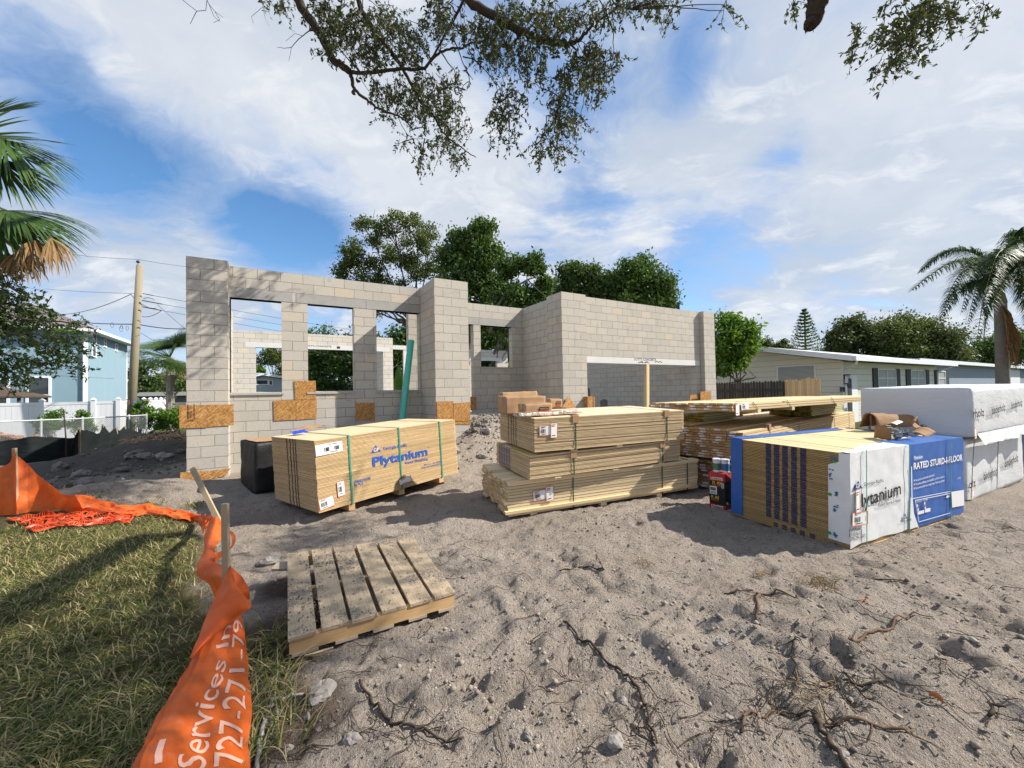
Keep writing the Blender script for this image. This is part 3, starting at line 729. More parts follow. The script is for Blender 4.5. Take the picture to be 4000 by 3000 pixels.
for i in range(5): lm.box(tx+.9+.07*i, GW-.0096, gLB+.06+.02*(i % 2), tx+.955+.07*i, GW-.0082, gLB+.085+.02*(i % 2), 1)
lm.build('lintel', [CONCW, INKK], house)
pillar(gx1+.06, GF, gx1+.65, GW+.45, -.2, ZT)
wall('block_wall', 'x', GW+.2, 19.0, gx1+.10, .2, .2, ZT)
# floor slab and stem
MB().box(px0+.25, FW+.205, .3, 6.44, 20.6, 1.02).build('floor_slab', CONCD, house)
MB().box(mx1-.02, mpF+.75, -.1, sideX-.005, FW+.2, 1.04).build('entry_slab', CONCD, house)
MB().box(6.66, GW+.21, -.1, gx1+.09, 18.9, .55).build('garage_slab', CONCD, house)
# rear wall with the wide opening, rear right wall and porch beam
BW = 19.0
b0 = PY(zI(385, 600), BW).x; b1 = PY(zI(1762, 600), BW).x; be = PY(zI(1866, 400), BW).x
bl = PY(zI(700, 305), BW).z
wall('block_wall', 'y', -2.6, be, BW, .2, .9, ZT+.1, [(b0, b1, .9, bl)], u0=b0, mat=BLOCKLIT)
lm = MB().box(b0-.35, BW-.006, bl, b1+.3, BW+.206, bl+.2)
tx = PY(zI(945, 300), BW).x
lm.text("LOTT'S CONCRETE", (tx-.12, BW-.008, bl+.105), (1, 0, 0), (0, 0, 1), .10, 1, .012, width=1.05)
lm.box(tx+1.15, BW-.008, bl+.06, tx+1.28, BW-.0062, bl+.16, 1)
lm.build('lintel', [CONCW, INKK], house)
wall('block_wall', 'x', BW+.2, BW+1.6, b1+.02, .2, .9, ZT, mat=BLOCKLIT)
pb = PY(zI(1980, 320), 21.5)
MB().box(be+.1, 21.5, pb.z, be+3.2, 21.7, pb.z+.22).build('porch_beam', CONCW, house)
MB().box(pb.x, 21.52, .5, pb.x+.36, 21.68, pb.z-.002).build('porch_post', CONCW, house)
c0 = PY(zE(275, 598), 21.0); c1 = PY(zE(445, 720), 21.0)
wall('block_wall', 'y', c0.x-1.2, 12.0, 21.0, .2, .9, c0.z, [(c0.x-.6, c1.x, 1.9, c1.z)], mat=BLOCKLIT)
slabbox('lintel', c0.x-.8, 20.994, c1.z, c1.x+.35, 21.206, c1.z+.2, CONCW)

# oriented-strand-board cover panels nailed over the clean-outs
def osb(p, y, dy=.012, lab=None, txt=False):
    q = [PY(a, y) for a in p]      # tl, tr, br, bl
    mb = MB(); F0 = [q[3], q[2], q[1], q[0]]
    A = [(v.x, y-dy, v.z) for v in F0]; B = [(v.x, y, v.z) for v in F0]
    mb.hexa([A[0], A[1], B[1], B[0], A[3], A[2], B[2], B[3]])
    if txt:
        w = q[1].x-q[0].x; zb = q[3].z
        for k in range(2):
            mb.box(q[0].x+w*.30+.11*k*w/.5, y-dy-.0015, zb+.16, q[0].x+w*.33+.11*k*w/.5, y-dy-.0005, zb+.42, 1)
        mb.text("1 1/2", (q[0].x+w*.36, y-dy-.0015, zb+.18), (0, 0, 1), (-1, 0, 0), .05, 1); mb.text("PANEL", (q[0].x+w*.46, y-dy-.0015, zb+.18), (0, 0, 1), (-1, 0, 0), .045, 1)
        mb.box(q[0].x+w*.28, y-dy-.0015, zb+.115, q[0].x+w*.5, y-dy-.0005, zb+.13, 1)
    return mb.build('osb_panel', [OSB, INKK], house)
osb([zB(92,1168), zB(292,1164), zB(294,1326), zB(95,1332)], FP-.002, .016, txt=True)
osb([zB(293,1162), zB(485,1160), zB(485,1310), zB(296,1322)], FP-.002, .012)
osb([zB(922,992), zB(1075,990), zB(1077,1124), zB(928,1127)], FW-.002, .016)
osb([zB(770,1134), zB(932,1127), zB(934,1270), zB(776,1278)], FW-.002, .014)
osb([zB(934,1130), zB(1082,1122), zB(1082,1262), zB(935,1273)], FW-.002, .011)
osb([zB(1363,1150), zB(1499,1150), zB(1497,1278), zB(1363,1274)], FW-.002, .014)
osb([zB(1945,1140), zB(2064,1136), zB(2066,1276), zB(1949,1276)], mpF-.002, .014)
osb([zB(2066,1152), zB(2183,1144), zB(2185,1277), zB(2068,1280)], mpF-.002, .018)
osb([zB(1955,1283), zB(2184,1276), zB(2184,1304), zB(1955,1304)], mpF-.002, .010)
osb([zC(252,920), zC(295,920), zC(295,1018), zC(254,1020)], EW-.002, .014)
osb([zC(1908,884), zC(1985,881), zC(1985,945), zC(1908,945)], GF-.002, .014)
osb([zC(1832,908), zC(1908,905), zC(1908,960), zC(1832,960)], GW-.012, .014)
osb([zL(1298,360), zL(1503,350), zL(1503,440), zL(1300,440)], FP-.004, .014)
osb([zL(1504,350), zL(1660,330), zL(1620,385), zL(1504,410)], FP-.003, .012)
# triangular and narrow boards leaning at the garage corner
q = [PY(zC(915,1000), GF-.12), PY(zC(1015,1000), GF-.12), PY(zC(960,917), GF-.05)]
mb = MB(); mb.face(q); mb.face([v+Vector((0, .015, 0)) for v in q[::-1]])
for i in range(3): mb.face([q[i], q[i]+Vector((0, .015, 0)), q[(i+1) % 3]+Vector((0, .015, 0)), q[(i+1) % 3]])
tag(mb.build('osb_scrap', OSB), 'triangular offcut of strand board leaning at the foot of the garage pier', 'board')
a = PY(zC(1098, 1010), GF-.15); b = PY(zC(1146, 918), GF-.15)
tag(MB().box(a.x, a.y, a.z-.4, b.x-.05, a.y+.3, b.z).box(b.x-.045, a.y-.01, a.z-.4, b.x, a.y+.29, b.z-.006).build('osb_box', OSB), 'upright strand board form standing right of the garage pier', 'board')
# prop post under the garage lintel
a = PY(zC(1515, 985), GW-.05); b = PY(zC(1520, 690), GW-.05)
prop = T('timber_prop', 'doubled timber prop standing under the pale garage lintel', 'prop', (0, 0, 0))
for k, (o0, w) in enumerate(((0, .065), (.07, .045), (.118, .035))):
    MB().hexa([(a.x+o0, GW-.06+.015*k, .2), (a.x+o0+w, GW-.06+.015*k, .2), (a.x+o0+w, GW+.05, .2), (a.x+o0, GW+.05, .2), (b.x+o0, GW-.06+.015*k, gLB-.01), (b.x+o0+w, GW-.06+.015*k, gLB-.01), (b.x+o0+w, GW+.05, gLB-.01), (b.x+o0, GW+.05, gLB-.01)], 0).build('post', WOOD, prop)
# clutter on the garage floor edge
STEELD = plain('dark_grey_metal', (.07, .075, .085), .5, .5)
a = PY(zC(1113, 985), 9.0); tag(MB().hexa([(a.x, 9.0, .5), (a.x+.08, 9.0, .5), (a.x+.08, 9.03, .5), (a.x, 9.03, .5), (a.x+.14, 9.2, PY(zC(1125,855),9.2).z), (a.x+.2, 9.2, PY(zC(1125,855),9.2).z-.05), (a.x+.2, 9.23, PY(zC(1125,855),9.2).z-.05), (a.x+.14, 9.23, PY(zC(1125,855),9.2).z)]).build('metal_strip', STEELD), 'dark metal strip leaning inside the left edge of the garage opening', 'strip')
a = PY(zC(1213, 985), 9.0); b = PY(zC(1241, 946), 9.0); tag(MB().box(a.x, 9.0, a.z-.35, b.x, 9.15, b.z).box(a.x+.04, 8.98, b.z, b.x-.06, 9.1, b.z+.03).build('grey_block', STEELD), 'small dark grey canister on the garage floor beyond the plywood', 'canister')
# teal pipe leaning in the corner of the front room
a = PY(zB(1690, 1330), 9.12); b = PY(zB(1762, 700), 9.30)
a2 = a+(a-b).normalized()*.75; mb = MB()
mb.tube([a2, b], .075, 20, caps=False); mb.tube([b, a2], .068, 20, caps=False)
d = (b-a2).normalized(); o1 = d.orthogonal().normalized(); o2 = d.cross(o1)
for P_ in (a2, b):
    for k in range(20):
        t0, t1 = 2*math.pi*k/20, 2*math.pi*(k+1)/20
        w0, w1 = o1*math.cos(t0)+o2*math.sin(t0), o1*math.cos(t1)+o2*math.sin(t1); mb.face([P_+w0*.068, P_+w0*.075, P_+w1*.075, P_+w1*.068])
tag(mb.build('sewer_pipe', TEAL, smooth=True), 'teal green plastic pipe leaning in the corner of the block walls', 'pipe')
# ------------------------------------------------------------------ lumber deliveries
def frame(P0, P1, P2):
    ex = (Vector(P1)-Vector(P0)).normalized(); ey = Vector(P2)-Vector(P0); ey = (ey-ex*ey.dot(ex)).normalized(); ez = ex.cross(ey)
    M = Matrix.Identity(4)
    for i in range(3): M[i][0] = ex[i]; M[i][1] = ey[i]; M[i][2] = ez[i]; M[i][3] = P0[i]
    return M
def local(M, p, axis, val):
    """where the sight line through photo point p meets the local plane axis=val of frame M"""
    Mi = M.inverted(); o = Mi @ EYE; d = Mi.to_3x3() @ ray(p); return o+d*((val-o[axis])/d[axis])

def ply_stack(root, L, Wd, H, n, mats, z0=0.0, marks=(), inkm=INKK, jit=.004):
    """n sheets; marks: (y0, y1, z0, z1) ink bands on the left end"""
    pt = H/n; rr = random.Random(n)
    for i in range(n):
        z = z0+i*pt; jx = rr.uniform(-jit, jit); jy = rr.uniform(-jit, jit)
        mb = MB(); mb.box(jx, jy, z, L+jx+rr.uniform(-jit, jit), Wd+jy, z+pt*(.68 if i < n-1 else .9), 0)
        for k in (4, 5): mb.m[k] = 1
        for (a, b, c, d) in marks:
            if c <= z+pt*.5 <= d: mb.box(jx-.0012, a+rr.uniform(-.0025, .0025), z+pt*.02, jx+.002, b+rr.uniform(-.0025, .0025), z+pt*.67, 2)
        mb.build('plywood_sheet', mats+[inkm], root)
def strap(root, x, Wd, z0, z1, mat, w=.016, tie=False, lean=0.0):
    t = .0025; o = .007; mb = MB()
    mb.hexa([(x-w/2, -o-t, z0-o), (x+w/2, -o-t, z0-o), (x+w/2, -o, z0-o), (x-w/2, -o, z0-o), (x-w/2+lean, -o-t, z1+o), (x+w/2+lean, -o-t, z1+o), (x+w/2+lean, -o, z1+o), (x-w/2+lean, -o, z1+o)])
    mb.box(x-w/2+lean, -o-t, z1+o-.002, x+w/2+lean, Wd+o, z1+o+t-.002); mb.box(x-w/2, Wd+o, z0, x+w/2, Wd+o+t, z1+o); mb.box(x-w/2, -o, z0-o-t, x+w/2, Wd+o, z0-o)
    mb.build('strap', mat, root)
    if tie: MB().hexa([(x-.045+lean, -.014, z1-.085), (x+.045+lean, -.014, z1-.085), (x+.045+lean, -.004, z1-.085), (x-.045+lean, -.004, z1-.085), (x-.045+lean, -.014, z1+.012), (x+.045+lean, -.014, z1+.012), (x+.045+lean, .05, z1+.012), (x-.045+lean, .05, z1+.012)]).build('corner_guard', CARD, root)
def label_card(root, x, y, z, w, h, bars=True, border=True, rot=0.0, name='paper_label', lines=True, ny=-1):
    """a shipping label on the front face (normal -y)"""
    mb = MB(); c, s_ = math.cos(rot), math.sin(rot)
    def rect(a, b, cc, d, yy, m): mb.face([(x+u*c-v*s_, y-yy+.004*math.sin(u*40), z+u*s_+v*c) for u, v in ((a, b), (cc, b), (cc, d), (a, d))], m)
    rect(-w/2, -h/2, w/2, h/2, .0, 0)
    if border:
        b = min(w, h)*.06
        for r_ in ((-w/2, -h/2, w/2, -h/2+b), (-w/2, h/2-b, w/2, h/2), (-w/2, -h/2, -w/2+b, h/2), (w/2-b, -h/2, w/2, h/2)): rect(*r_, .0012, 1)
    if bars:
        u = -w*.36; rr = random.Random(int(x*999))
        while u < w*.34:
            q = w*rr.uniform(.01, .035); rect(u, -h*.22, u+q, h*.16, .0012, 2); u += q+w*rr.uniform(.012, .03)
    if lines:
        for k in range(2): rect(-w*.36, h*(.26+.09*k), w*(.1+.2*k), h*(.30+.09*k), .0012, 2)
        rect(-w*.3, -h*.36, w*.3, -h*.31, .0012, 2)
    mb.build(name, [PAPER, ORANGEINK, INKK], root)
def skids(root, xs, Wd, z0, h, mat=WOODP):
    for x in xs: MB().box(x-.045, .01, z0-h, x+.045, Wd-.01, z0-.003, 0).build('skid', mat, root)

# --- big sheathing stack on the left
M = frame((.41, 5.65, .10), (2.68, 6.53, .21), PD((589.5, 1067), 6.2)); s1 = T('plywood_stack', 'tall strapped plywood stack with blue lettering, nearest the orange fence', 'plywood stack', M=M)
lz = lambda p: local(M, p, 0, 0.0)
mk = [(lz(zQ(x, 600)).y-.012, lz(zQ(x, 600)).y+.022, -1, 2) for x in (460, 485, 508, 526)]
H1 = .93; ply_stack(s1, 2.44, 1.36, H1, 56, PLY, marks=mk)
lf = lambda p: local(M, p, 1, 0.0)
for x in (925, 1322, 1645): strap(s1, lf(zQ(x, 300)).x, 1.36, 0, H1, STRAPG, .024)
skids(s1, [lf(zQ(x, 800)).x for x in (955, 1355, 1670)], 1.22, 0, .09, PALLETW)
mb = MB(); Y0 = -.0055
def lett(mb, body, p, q, h, bold=0.0, m=0, fl=lf, y=Y0):
    a, b = fl(p), fl(q); e = (b-a); e.y = 0; w = e.length; e.normalize(); mb.text(body, (a.x, y, a.z), e, Vector((-e.z, 0, e.x)), h, m, bold, width=w)
hq = lambda x, y0, y1: abs(lf(zQ(x, y0)).z-lf(zQ(x, y1)).z)
lett(mb, "Plytanium", zQ(1112, 548), zQ(1548, 455), hq(1150, 475, 548)*1.38, .03)
lett(mb, "Georgia-Pacific", zQ(1198, 417), zQ(1386, 387), hq(1200, 393, 417)*1.4, .015)
lett(mb, "Rated Sheathing", zQ(1370, 530), zQ(1550, 494), hq(1400, 505, 527)*1.35, .012)
mb.build('ink_print', [INKB, WOODP], s1); mb = MB()
lett(mb, "Madison, GA 30650", zQ(1520, 540), zQ(1655, 512), .034, .01); lett(mb, "15/32 CAT SHEATHING", zQ(1495, 568), zQ(1655, 532), .034, .01)
mb.build('ink_print', [INKB, WOODP], s1); mb = MB()
lett(mb, "25826235305", zQ(968, 680), zQ(1102, 648), .052, .012); lett(mb, "56 PCS", zQ(970, 705), zQ(1042, 688), .052, .012)
mb.build('ink_print', [INKB, WOODP], s1); mb = MB()
lett(mb, "o", zQ(1550, 400), zQ(1562, 398), .03)
a, b, c = lf(zQ(1100, 445)), lf(zQ(1183, 428)), lf(zQ(1140, 380))
def tri(a, b, c, y, m):
    a, b, c = Vector(a), Vector(b), Vector(c)
    for k in range(5): mb.face([(p.x, y, p.z) for p in (a.lerp(c, k/5+.0), b.lerp(c, k/5), b.lerp(c, k/5+.165), a.lerp(c, k/5+.165))], m)
tri(a, b, c, Y0, 0); mb.text("GP", (a.lerp(b, .27).x, Y0-.001, a.lerp(c, .12).z), (1, 0, 0), (0, 0, 1), .075, 1, .02)
mb.build('ink_print', [INKB, WOODP], s1)
for p, w, h, r_ in ((zQ(775, 405), .36, .14, 0.03), (zQ(868, 720), .11, .20, .03), (zQ(755, 832), .2, .145, .12)):
    a = lf(p); label_card(s1, a.x, -.008, a.z, w, h, True, h != .14, r_)
a = lf(zQ(1365, 655)); label_card(s1, a.x, -.03, a.z, .22, .09, False, True, .12)

# --- dark wrapped bundle behind it with cardboard and a blue scrap on top
BLACKW = plain('black_stretch_wrap', (.008, .008, .009), .55, .4, var=.3, scale=12, bump=.5)
g = G(zL(1838, 520), .08); gl = G(zL(1726, 490), .08)
M = frame(g, g+Vector((2.31, .79, .0)), gl+(gl-g)*.4); s2 = T('wrapped_bundle', 'black plastic wrapped bundle standing behind the tall plywood stack', 'wrapped bundle', M=M)
def puffy(L, Wd, H, n, amp, freq, seed, taper=0.0, r_=.03):
    mb = MB(); o = Vector((seed*7.3, seed*2.1, seed*4.4))
    def dsp(p):
        p = Vector(p); d = noise.noise_vector(p*freq+o)*amp+noise.noise_vector(p*freq*3+o)*amp*.45+noise.noise_vector(Vector((p.x*freq*.4, p.y*freq*.4, p.z*freq*6))+o)*amp*.3
        return p+d
    N_ = lambda l: max(3, int(l*n))
    for (a, b, c) in (((0,0,0),(L,0,0),(0,0,H)), ((L,0,0),(0,Wd,0),(0,0,H)), ((L,Wd,0),(-L,0,0),(0,0,H)), ((0,Wd,0),(0,-Wd,0),(0,0,H)), ((0,0,H),(L,0,0),(0,Wd,0)), ((0,Wd,0),(L,0,0),(0,-Wd,0))):
        a, b, c = Vector(a), Vector(b), Vector(c)
        def fn(u, v, a=a, b=b, c=c):
            p = a+b*u+c*v; ctr = Vector((min(max(p.x, r_), L-r_), min(max(p.y, r_), Wd-r_), min(max(p.z, r_), H-r_))); q = p-ctr
            if q.length > 1e-6: p = ctr+q.normalized()*min(q.length, r_)
            return dsp(p)
        mb.grid(fn, N_(b.length), N_(c.length))
    return mb
puffy(2.0, .75, .80, 22, .012, 5, 3, 0, .02).build('wrap', BLACKW, s2, smooth=True, weld=True)
mb = MB(); mb.grid(lambda u, v: (u*1.9+.03, v*.7+.02, .815+.02*noise.noise(Vector((u*4, v*3, 1)))+.05*max(0, u-.5)), 14, 6); mb.build('cardboard_lid', CARD, s2, smooth=True)
M2 = M
mb = MB(); mb.grid(lambda u, v: (.75+u*.5, .3+v*.4, .90+.06*u+.05*noise.noise(Vector((u*3, v*3, 7)))), 8, 6)
o = mb.build('cardboard_flap', CARD, smooth=True); o.matrix_world = M; tag(o, 'loose bent cardboard sheet on top of the black wrapped bundle', 'cardboard')
BLUE = plain('royal_blue_plastic', (.012, .06, .48), .45, .4)
q = local(M, zL(2160, 72), 2, 1.0); mb = MB(); mb.grid(lambda u, v: (q.x-.02+u*.20, q.y+.17+v*.16, .965+.03*v+.03*noise.noise(Vector((u*3, v*3, 2)))+.02*u), 8, 5)
o = mb.build('plastic_scrap', BLUE, smooth=True); o.matrix_world = M; tag(o, 'royal blue plastic scrap lying on the black wrapped bundle', 'plastic scrap')

# --- central pile: lumber at the bottom, two plywood packs on top
def lumber(root, L, nx, nz, bw, bh, mats, jit=.03, gap=.004, jags=.0, tags=0, rs=3, z0=0.0, y0=0.0, skipf=None, tagmat=None):
    rr = random.Random(rs)
    for j in range(nz):
        for i in range(nx):
            if skipf and skipf(i, j, nx, nz): continue
            a = rr.uniform(-jit, jit)+(rr.uniform(-jags, jags) if rr.random() < .25 else 0); e = rr.uniform(-jit, jit)
            yj = rr.uniform(-.006, .006); zj = rr.uniform(-.0005, .0005)
            mb = MB(); y = y0+i*(bw+gap)+yj; z = z0+j*(bh+.0015)+zj
            mb.box(a, y, z, L+e, y+bw, z+bh-.006, 0, 1)
            if tags and rr.random() < tags:
                ty = y+bw*rr.uniform(.2, .5); tz = z+bh*rr.uniform(.14, .22)
                mb.box(a-.0018, ty, tz, a+.001, ty+min(.085, bw*.45), tz+bh*.62, 2); 
                for k in range(3): mb.box(a-.0022, ty+.008+.014*k, tz+bh*.14, a-.0015, ty+.014+.014*k, tz+bh*.36, 3)
            mb.build('board', mats, root)
M = frame((2.46, 4.36, .03), (5.46, 3.81, .09), (2.54, 5.66, .08)); s3 = T('lumber_bundle', 'pale strapped framing lumber at the bottom of the central pile, on the sand', 'lumber bundle', M=M)
lumber(s3, 3.05, 8, 11, .140, .0372, [WOODP, WOODENDL, PAPER, INKK], .012, .012, .05, .14, 5)
lf = lambda p: local(M, p, 1, 0.0)
o = MB().box(-.02, -.03, .413, 3.04, .095, .449, 0, 1).build('board', [WOODP, WOODENDL], s3)
o = MB().box(-.05, -.035, .042, 2.9, .06, .078, 0, 1).build('board', [WOOD, WOODENDL], s3)
for p in ((970, 1100), (1738, 1000), (1955, 900)): strap(s3, lf(zM(*p)).x, 1.19, 0, .455 if p[0] != 1955 else .45, STRAPD, .016)
a = lf(zM(678, 1070)); label_card(s3, a.x, -.012, a.z, .19, .13, True, True, .08); a = lf(zM(765, 1055)); label_card(s3, a.x, -.016, a.z, .115, .19, False, True, .05)
skids(s3, [.35, 1.4, lf(zM(1720, 1090)).x], 1.2, 0, .05)
M = frame((2.68, 4.18, .505), (5.09, 3.83, .555), (2.72, 5.40, .53)); s4 = T('plywood_pack', 'low plywood pack in the middle of the central pile, grey blue band on its end', 'plywood pack', M=M)
lf = lambda p: local(M, p, 1, 0.0); lz = lambda p: local(M, p, 0, 0.0)
ya, yb = lz(zM(330, 740)).y, lz(zM(432, 790)).y; w5 = (yb-ya)/5
ply_stack(s4, 2.44, 1.22, .295, 18, PLYW, marks=[(ya+w5*k+w5*.1, ya+w5*k+w5*.8, -1, 1) for k in range(5)], inkm=INKG, jit=.008)
for p in ((975, 800), (1742, 690)): strap(s4, lf(zM(*p)).x, 1.22, 0, .295, STRAPD, .016, True)
skids(s4, (.4, 1.3, 2.1), 1.22, -.003, .03)
YB = [0.02, .12, .21, .3, .40, .50, .62, .98, 1.08, 1.17]
mb = MB()
for y in YB: mb.box(-.005, y, .298, .05, y+.035, .304, 0)
mb.build('yellow_end_mark', YELLOWINK, s4)
M = frame((2.72, 4.13, .845), (5.14, 3.79, .86), (2.75, 5.34, .88)); s5 = T('plywood_pack', 'strapped plywood pack topping the central pile, under the boxes', 'plywood pack', M=M)
lf = lambda p: local(M, p, 1, 0.0); lz = lambda p: local(M, p, 0, 0.0); H5 = .425
mk = [(lz(zM(x, 500)).y-.011, lz(zM(x, 500)).y+.016, -1, 2) for x in (414, 438, 458, 478)]
ply_stack(s5, 2.44, 1.22, H5, 26, PLYW, marks=mk, inkm=INKK, jit=.005)
for p in ((990, 520), (1778, 450)): strap(s5, lf(zM(*p)).x, 1.22, 0, H5, STRAPD, .016, True)
skids(s5, [lf(zM(985, 660)).x, 1.3, lf(zM(1785, 570)).x], 1.22, 0, .035)
a = lf(zM(726, 512)); label_card(s5, a.x, -.012, a.z, .17, .13, True, True, 0.0); a = lf(zM(800, 510)); label_card(s5, a.x, -.018, a.z, .10, .19, False, True, -.03)
MT = M; ZT5 = H5+.012
# cardboard boxes on top
ORB = plain('orange_box_print', (.42, .07, .025), .7)
def carton(name, lab, p, sx, sy, sz, rot, rx=0.0, ry=0.0, zoff=0.0, word=None, dent=.012, extra=None):
    q = local(MT, p, 2, ZT5+zoff); root = T(name, lab, 'box', M=MT @ Matrix.Translation((q.x, q.y, ZT5+zoff)) @ Matrix.Rotation(rot, 4, 'Z') @ Matrix.Rotation(ry, 4, 'Y') @ Matrix.Rotation(rx, 4, 'X'))
    mb = puffy(sx, sy, sz, 40, dent, 4, sx*13+sy, 0, .007)
    mb.build('carton', CARD, root, smooth=True, weld=True)
    MB().box(.0, sy/2-.025, sz+.002, sx, sy/2+.025, sz+.006).box(-.006, sy/2-.025, sz*.55, -.002, sy/2+.025, sz).build('packing_tape', TAPE, root)
    if word:
        mb = MB(); fx = sx*.5; w = sx*.36; y = -dent-.002
        mb.box(fx, y-.002, sz*.24, fx+w, y, sz*.42, 1); mb.box(fx, y-.002, sz*.45, fx+w, y, sz*.72, 0); mb.text(word, (fx+w*.08, y-.0035, sz*.50), (1, 0, 0), (0, 0, 1), sz*.22, 2, .02, width=w*.84)
        mb.build('printed_panel', [INKK, ORB, CARD], root)
    return root
carton('cardboard_box', 'long crushed cardboard box standing tilted at the back left of the box pile', zM(372, 345), .62, .16, .30, .05, -.28, 0.0, .0)
carton('cardboard_box', 'large dented cardboard box in front of the crushed one', zM(388, 372), .62, .30, .235, .02)
carton('cardboard_box', 'small cardboard box with a black and orange print, front of the box pile', zM(556, 392), .40, .22, .155, .03, word="SIMPSON", dent=.006)
carton('cardboard_box', 'smallest printed cardboard box half hidden at the right back of the box pile', zM(770, 322), .24, .2, .15, .05, word="SIMPSON", dent=.005)
mb = MB(); q = local(MT, zM(390, 260), 2, ZT5+.25)
root = carton('paper_parcel', 'flat parcel crumpled in clear film and brown paper along the front edge of the pack', zM(500, 400), 1.0, .16, .05, .10, dent=.015)
FILM = N('crumpled_clear_film'); pn = FILM.pos(); nn = FILM.noise(pn, 22, 4, .7, 1.0)
FILM.P(col=FILM.mix(FILM.sm(nn, .40, .60), (.42, .28, .18), (.72, .69, .66)), rough=.22, spec=.6, normal=FILM.bump(nn, 1.0, .03)); FILM = FILM.m
for c in root.children:
    if c.name.startswith('carton'): c.data.materials[0] = FILM

# --- right rear lumber: four bundles on each other
Pn = G(zR(475, 830), 1.0); Pe = G(zR(1195, 705), 1.0); dirx = (Pe-Pn); dirx.z = 0; dirx.normalize(); diry = Vector((-dirx.y, dirx.x, 0))
def fr(o, dx=0.0, dy=0.0, z=0.0, yaw=0.0, tilt=0.0):
    b = Vector((o.x, o.y, 0))+dirx*dx+diry*dy; b.z = z
    ex = (Matrix.Rotation(yaw, 3, 'Z') @ dirx)+Vector((0, 0, tilt)); ey = Matrix.Rotation(yaw, 3, 'Z') @ diry
    return frame(b, b+ex, b+ey)
s6 = T('lumber_bundle', 'dark lowest lumber bundle of the right rear pile, its board ends dabbed yellow', 'lumber bundle', M=fr(Pn, .08, .02, .05))
WOODDK = mat_wood('dark_board_end', (.20, .13, .07), (.30, .19, .10), (.12, .08, .05), False, vary=.3)  # darker brown end tone for the lowest bundle
lumber(s6, 5.6, 6, 11, .235, .0375, [WOOD, WOODDK, PAPER, INKK], .02, .004, .05, .45, 8)
mb = MB()
for i in range(10): mb.box(-.035, .04+.14*i, .385+.003*(i % 3), -.026, .10+.14*i, .402, 0)
mb.build('yellow_end_mark', YELLOWINK, s6)
s7 = T('lumber_bundle', 'middle lumber bundle of the right rear pile, white tags covering its board ends', 'lumber bundle', M=fr(Pn, 0, 0, .52))
lumber(s7, 6.7, 6, 12, .235, .0375, [WOOD, WOODEND, PAPER, INKK], .012, .004, .03, .8, 9, skipf=lambda i, j, a, b: j == 11 and i < 1)
M = s7.matrix_world.copy(); lf = lambda p: local(M, p, 1, 0.0)
for p, t in ((640, 800), (820, 790), (1040, 760), (1130, 750)): strap(s7, lf(zR(p, t)).x, 1.43, 0, .47, STRAPD, .012, p == 640)
M = fr(Pn, 0, .45, .99); s7b = T('lumber_board', 'single wide board lying on the white tagged bundle under the long boards', 'board', M=M); MB().box(.03, .35, .005, 1.7, .75, .042, 0, 1).build('board', [WOOD, WOODEND], s7b)
M = fr(Pn, lf(zR(745, 760)).x, .02, 1.01); s8 = T('lumber_bundle', 'greenish treated lumber bundle with a teal board on top, under the long boards', 'lumber bundle', M=M)
WOODYE = mat_wood('yellow_dabbed_end', (.14, .12, .03), (.42, .34, .05), (.06, .05, .03), False, vary=.5)
lumber(s8, 2.45, 8, 6, .089, .0375, [WOODG, WOODYE, PAPER, INKK], .03, .006, .1, .0, 12)
MB().box(-.1, -.005, .236, 2.3, .085, .262, 0, 0).build('teal_board', plain('teal_stained_board', (.02, .17, .16), .6, var=.3, scale=6), s8)
lf8 = lambda p: local(M, p, 1, 0.0)
for p in (825, 1045): strap(s8, lf8(zR(p, 740)).x, .76, 0, .237, STRAPD, .012)
mb = MB(); q = lf8(zR(1100, 688)); mb.grid(lambda u, v: (q.x-.1+u*.22, -.015-.03*math.sin(3*u), q.z-.06+v*.12+.04*u), 6, 4); mb.build('paper_flag', PAPER, s8, smooth=True)
o6 = MB(); 
for i in range(7): o6.box(.0, .62+i*.094, .0, 2.3, .62+i*.094+.089, .20, 0, 1)
o6b = T('lumber_bundle', 'yellow ended short lumber tucked behind the greenish bundle under the long boards', 'lumber bundle', M=fr(Pn, .55, .0, 1.01))
lumber(o6b, 1.6, 5, 3, .089, .0375, [WOODG, WOODYE, PAPER, INKK], .02, .006, .1, .0, 14, y0=.82, z0=.03)
Pt = G(zR(415, 720), 1.27); Pt2 = G(zR(1195, 662), 1.27); ex = (Pt2-Pt).normalized(); ey = Vector((-ex.y, ex.x, 0)); M = frame(Pt, Pt+ex, Pt+ey)
s9 = T('lumber_bundle', 'long boards topping the right rear pile, uneven at their brown ends', 'lumber bundle', M=M)
lumber(s9, 5.4, 3, 3, .235, .0375, [WOOD, WOODEND, PAPER, INKK], .02, .004, .0, .75, 16)
lumber(s9, 5.1, 3, 2, .235, .0375, [WOOD, WOODEND, PAPER, INKK], .04, .004, .0, .75, 17, y0=.72, z0=.03, skipf=lambda i, j, a, b: i == 0 and j == 0)
lf = lambda p: local(M, p, 1, 0.0)
for p in (585, 790, 1060): strap(s9, lf(zR(p-15, 700)).x, .72, 0, .118, STRAPD, .012, lean=-.16)
for p in (575, 785, 1060): MB().box(lf(zR(p, 705)).x-.045, -.01, -.055, lf(zR(p, 705)).x+.045, 1.4, -.003).build('skid', WOODP, s9)
a = lf(zR(425, 703)); label_card(s9, .10, -.012, .03, .11, .20, False, True); label_card(s9, .29, -.018, .06, .19, .10, True, False, .1)

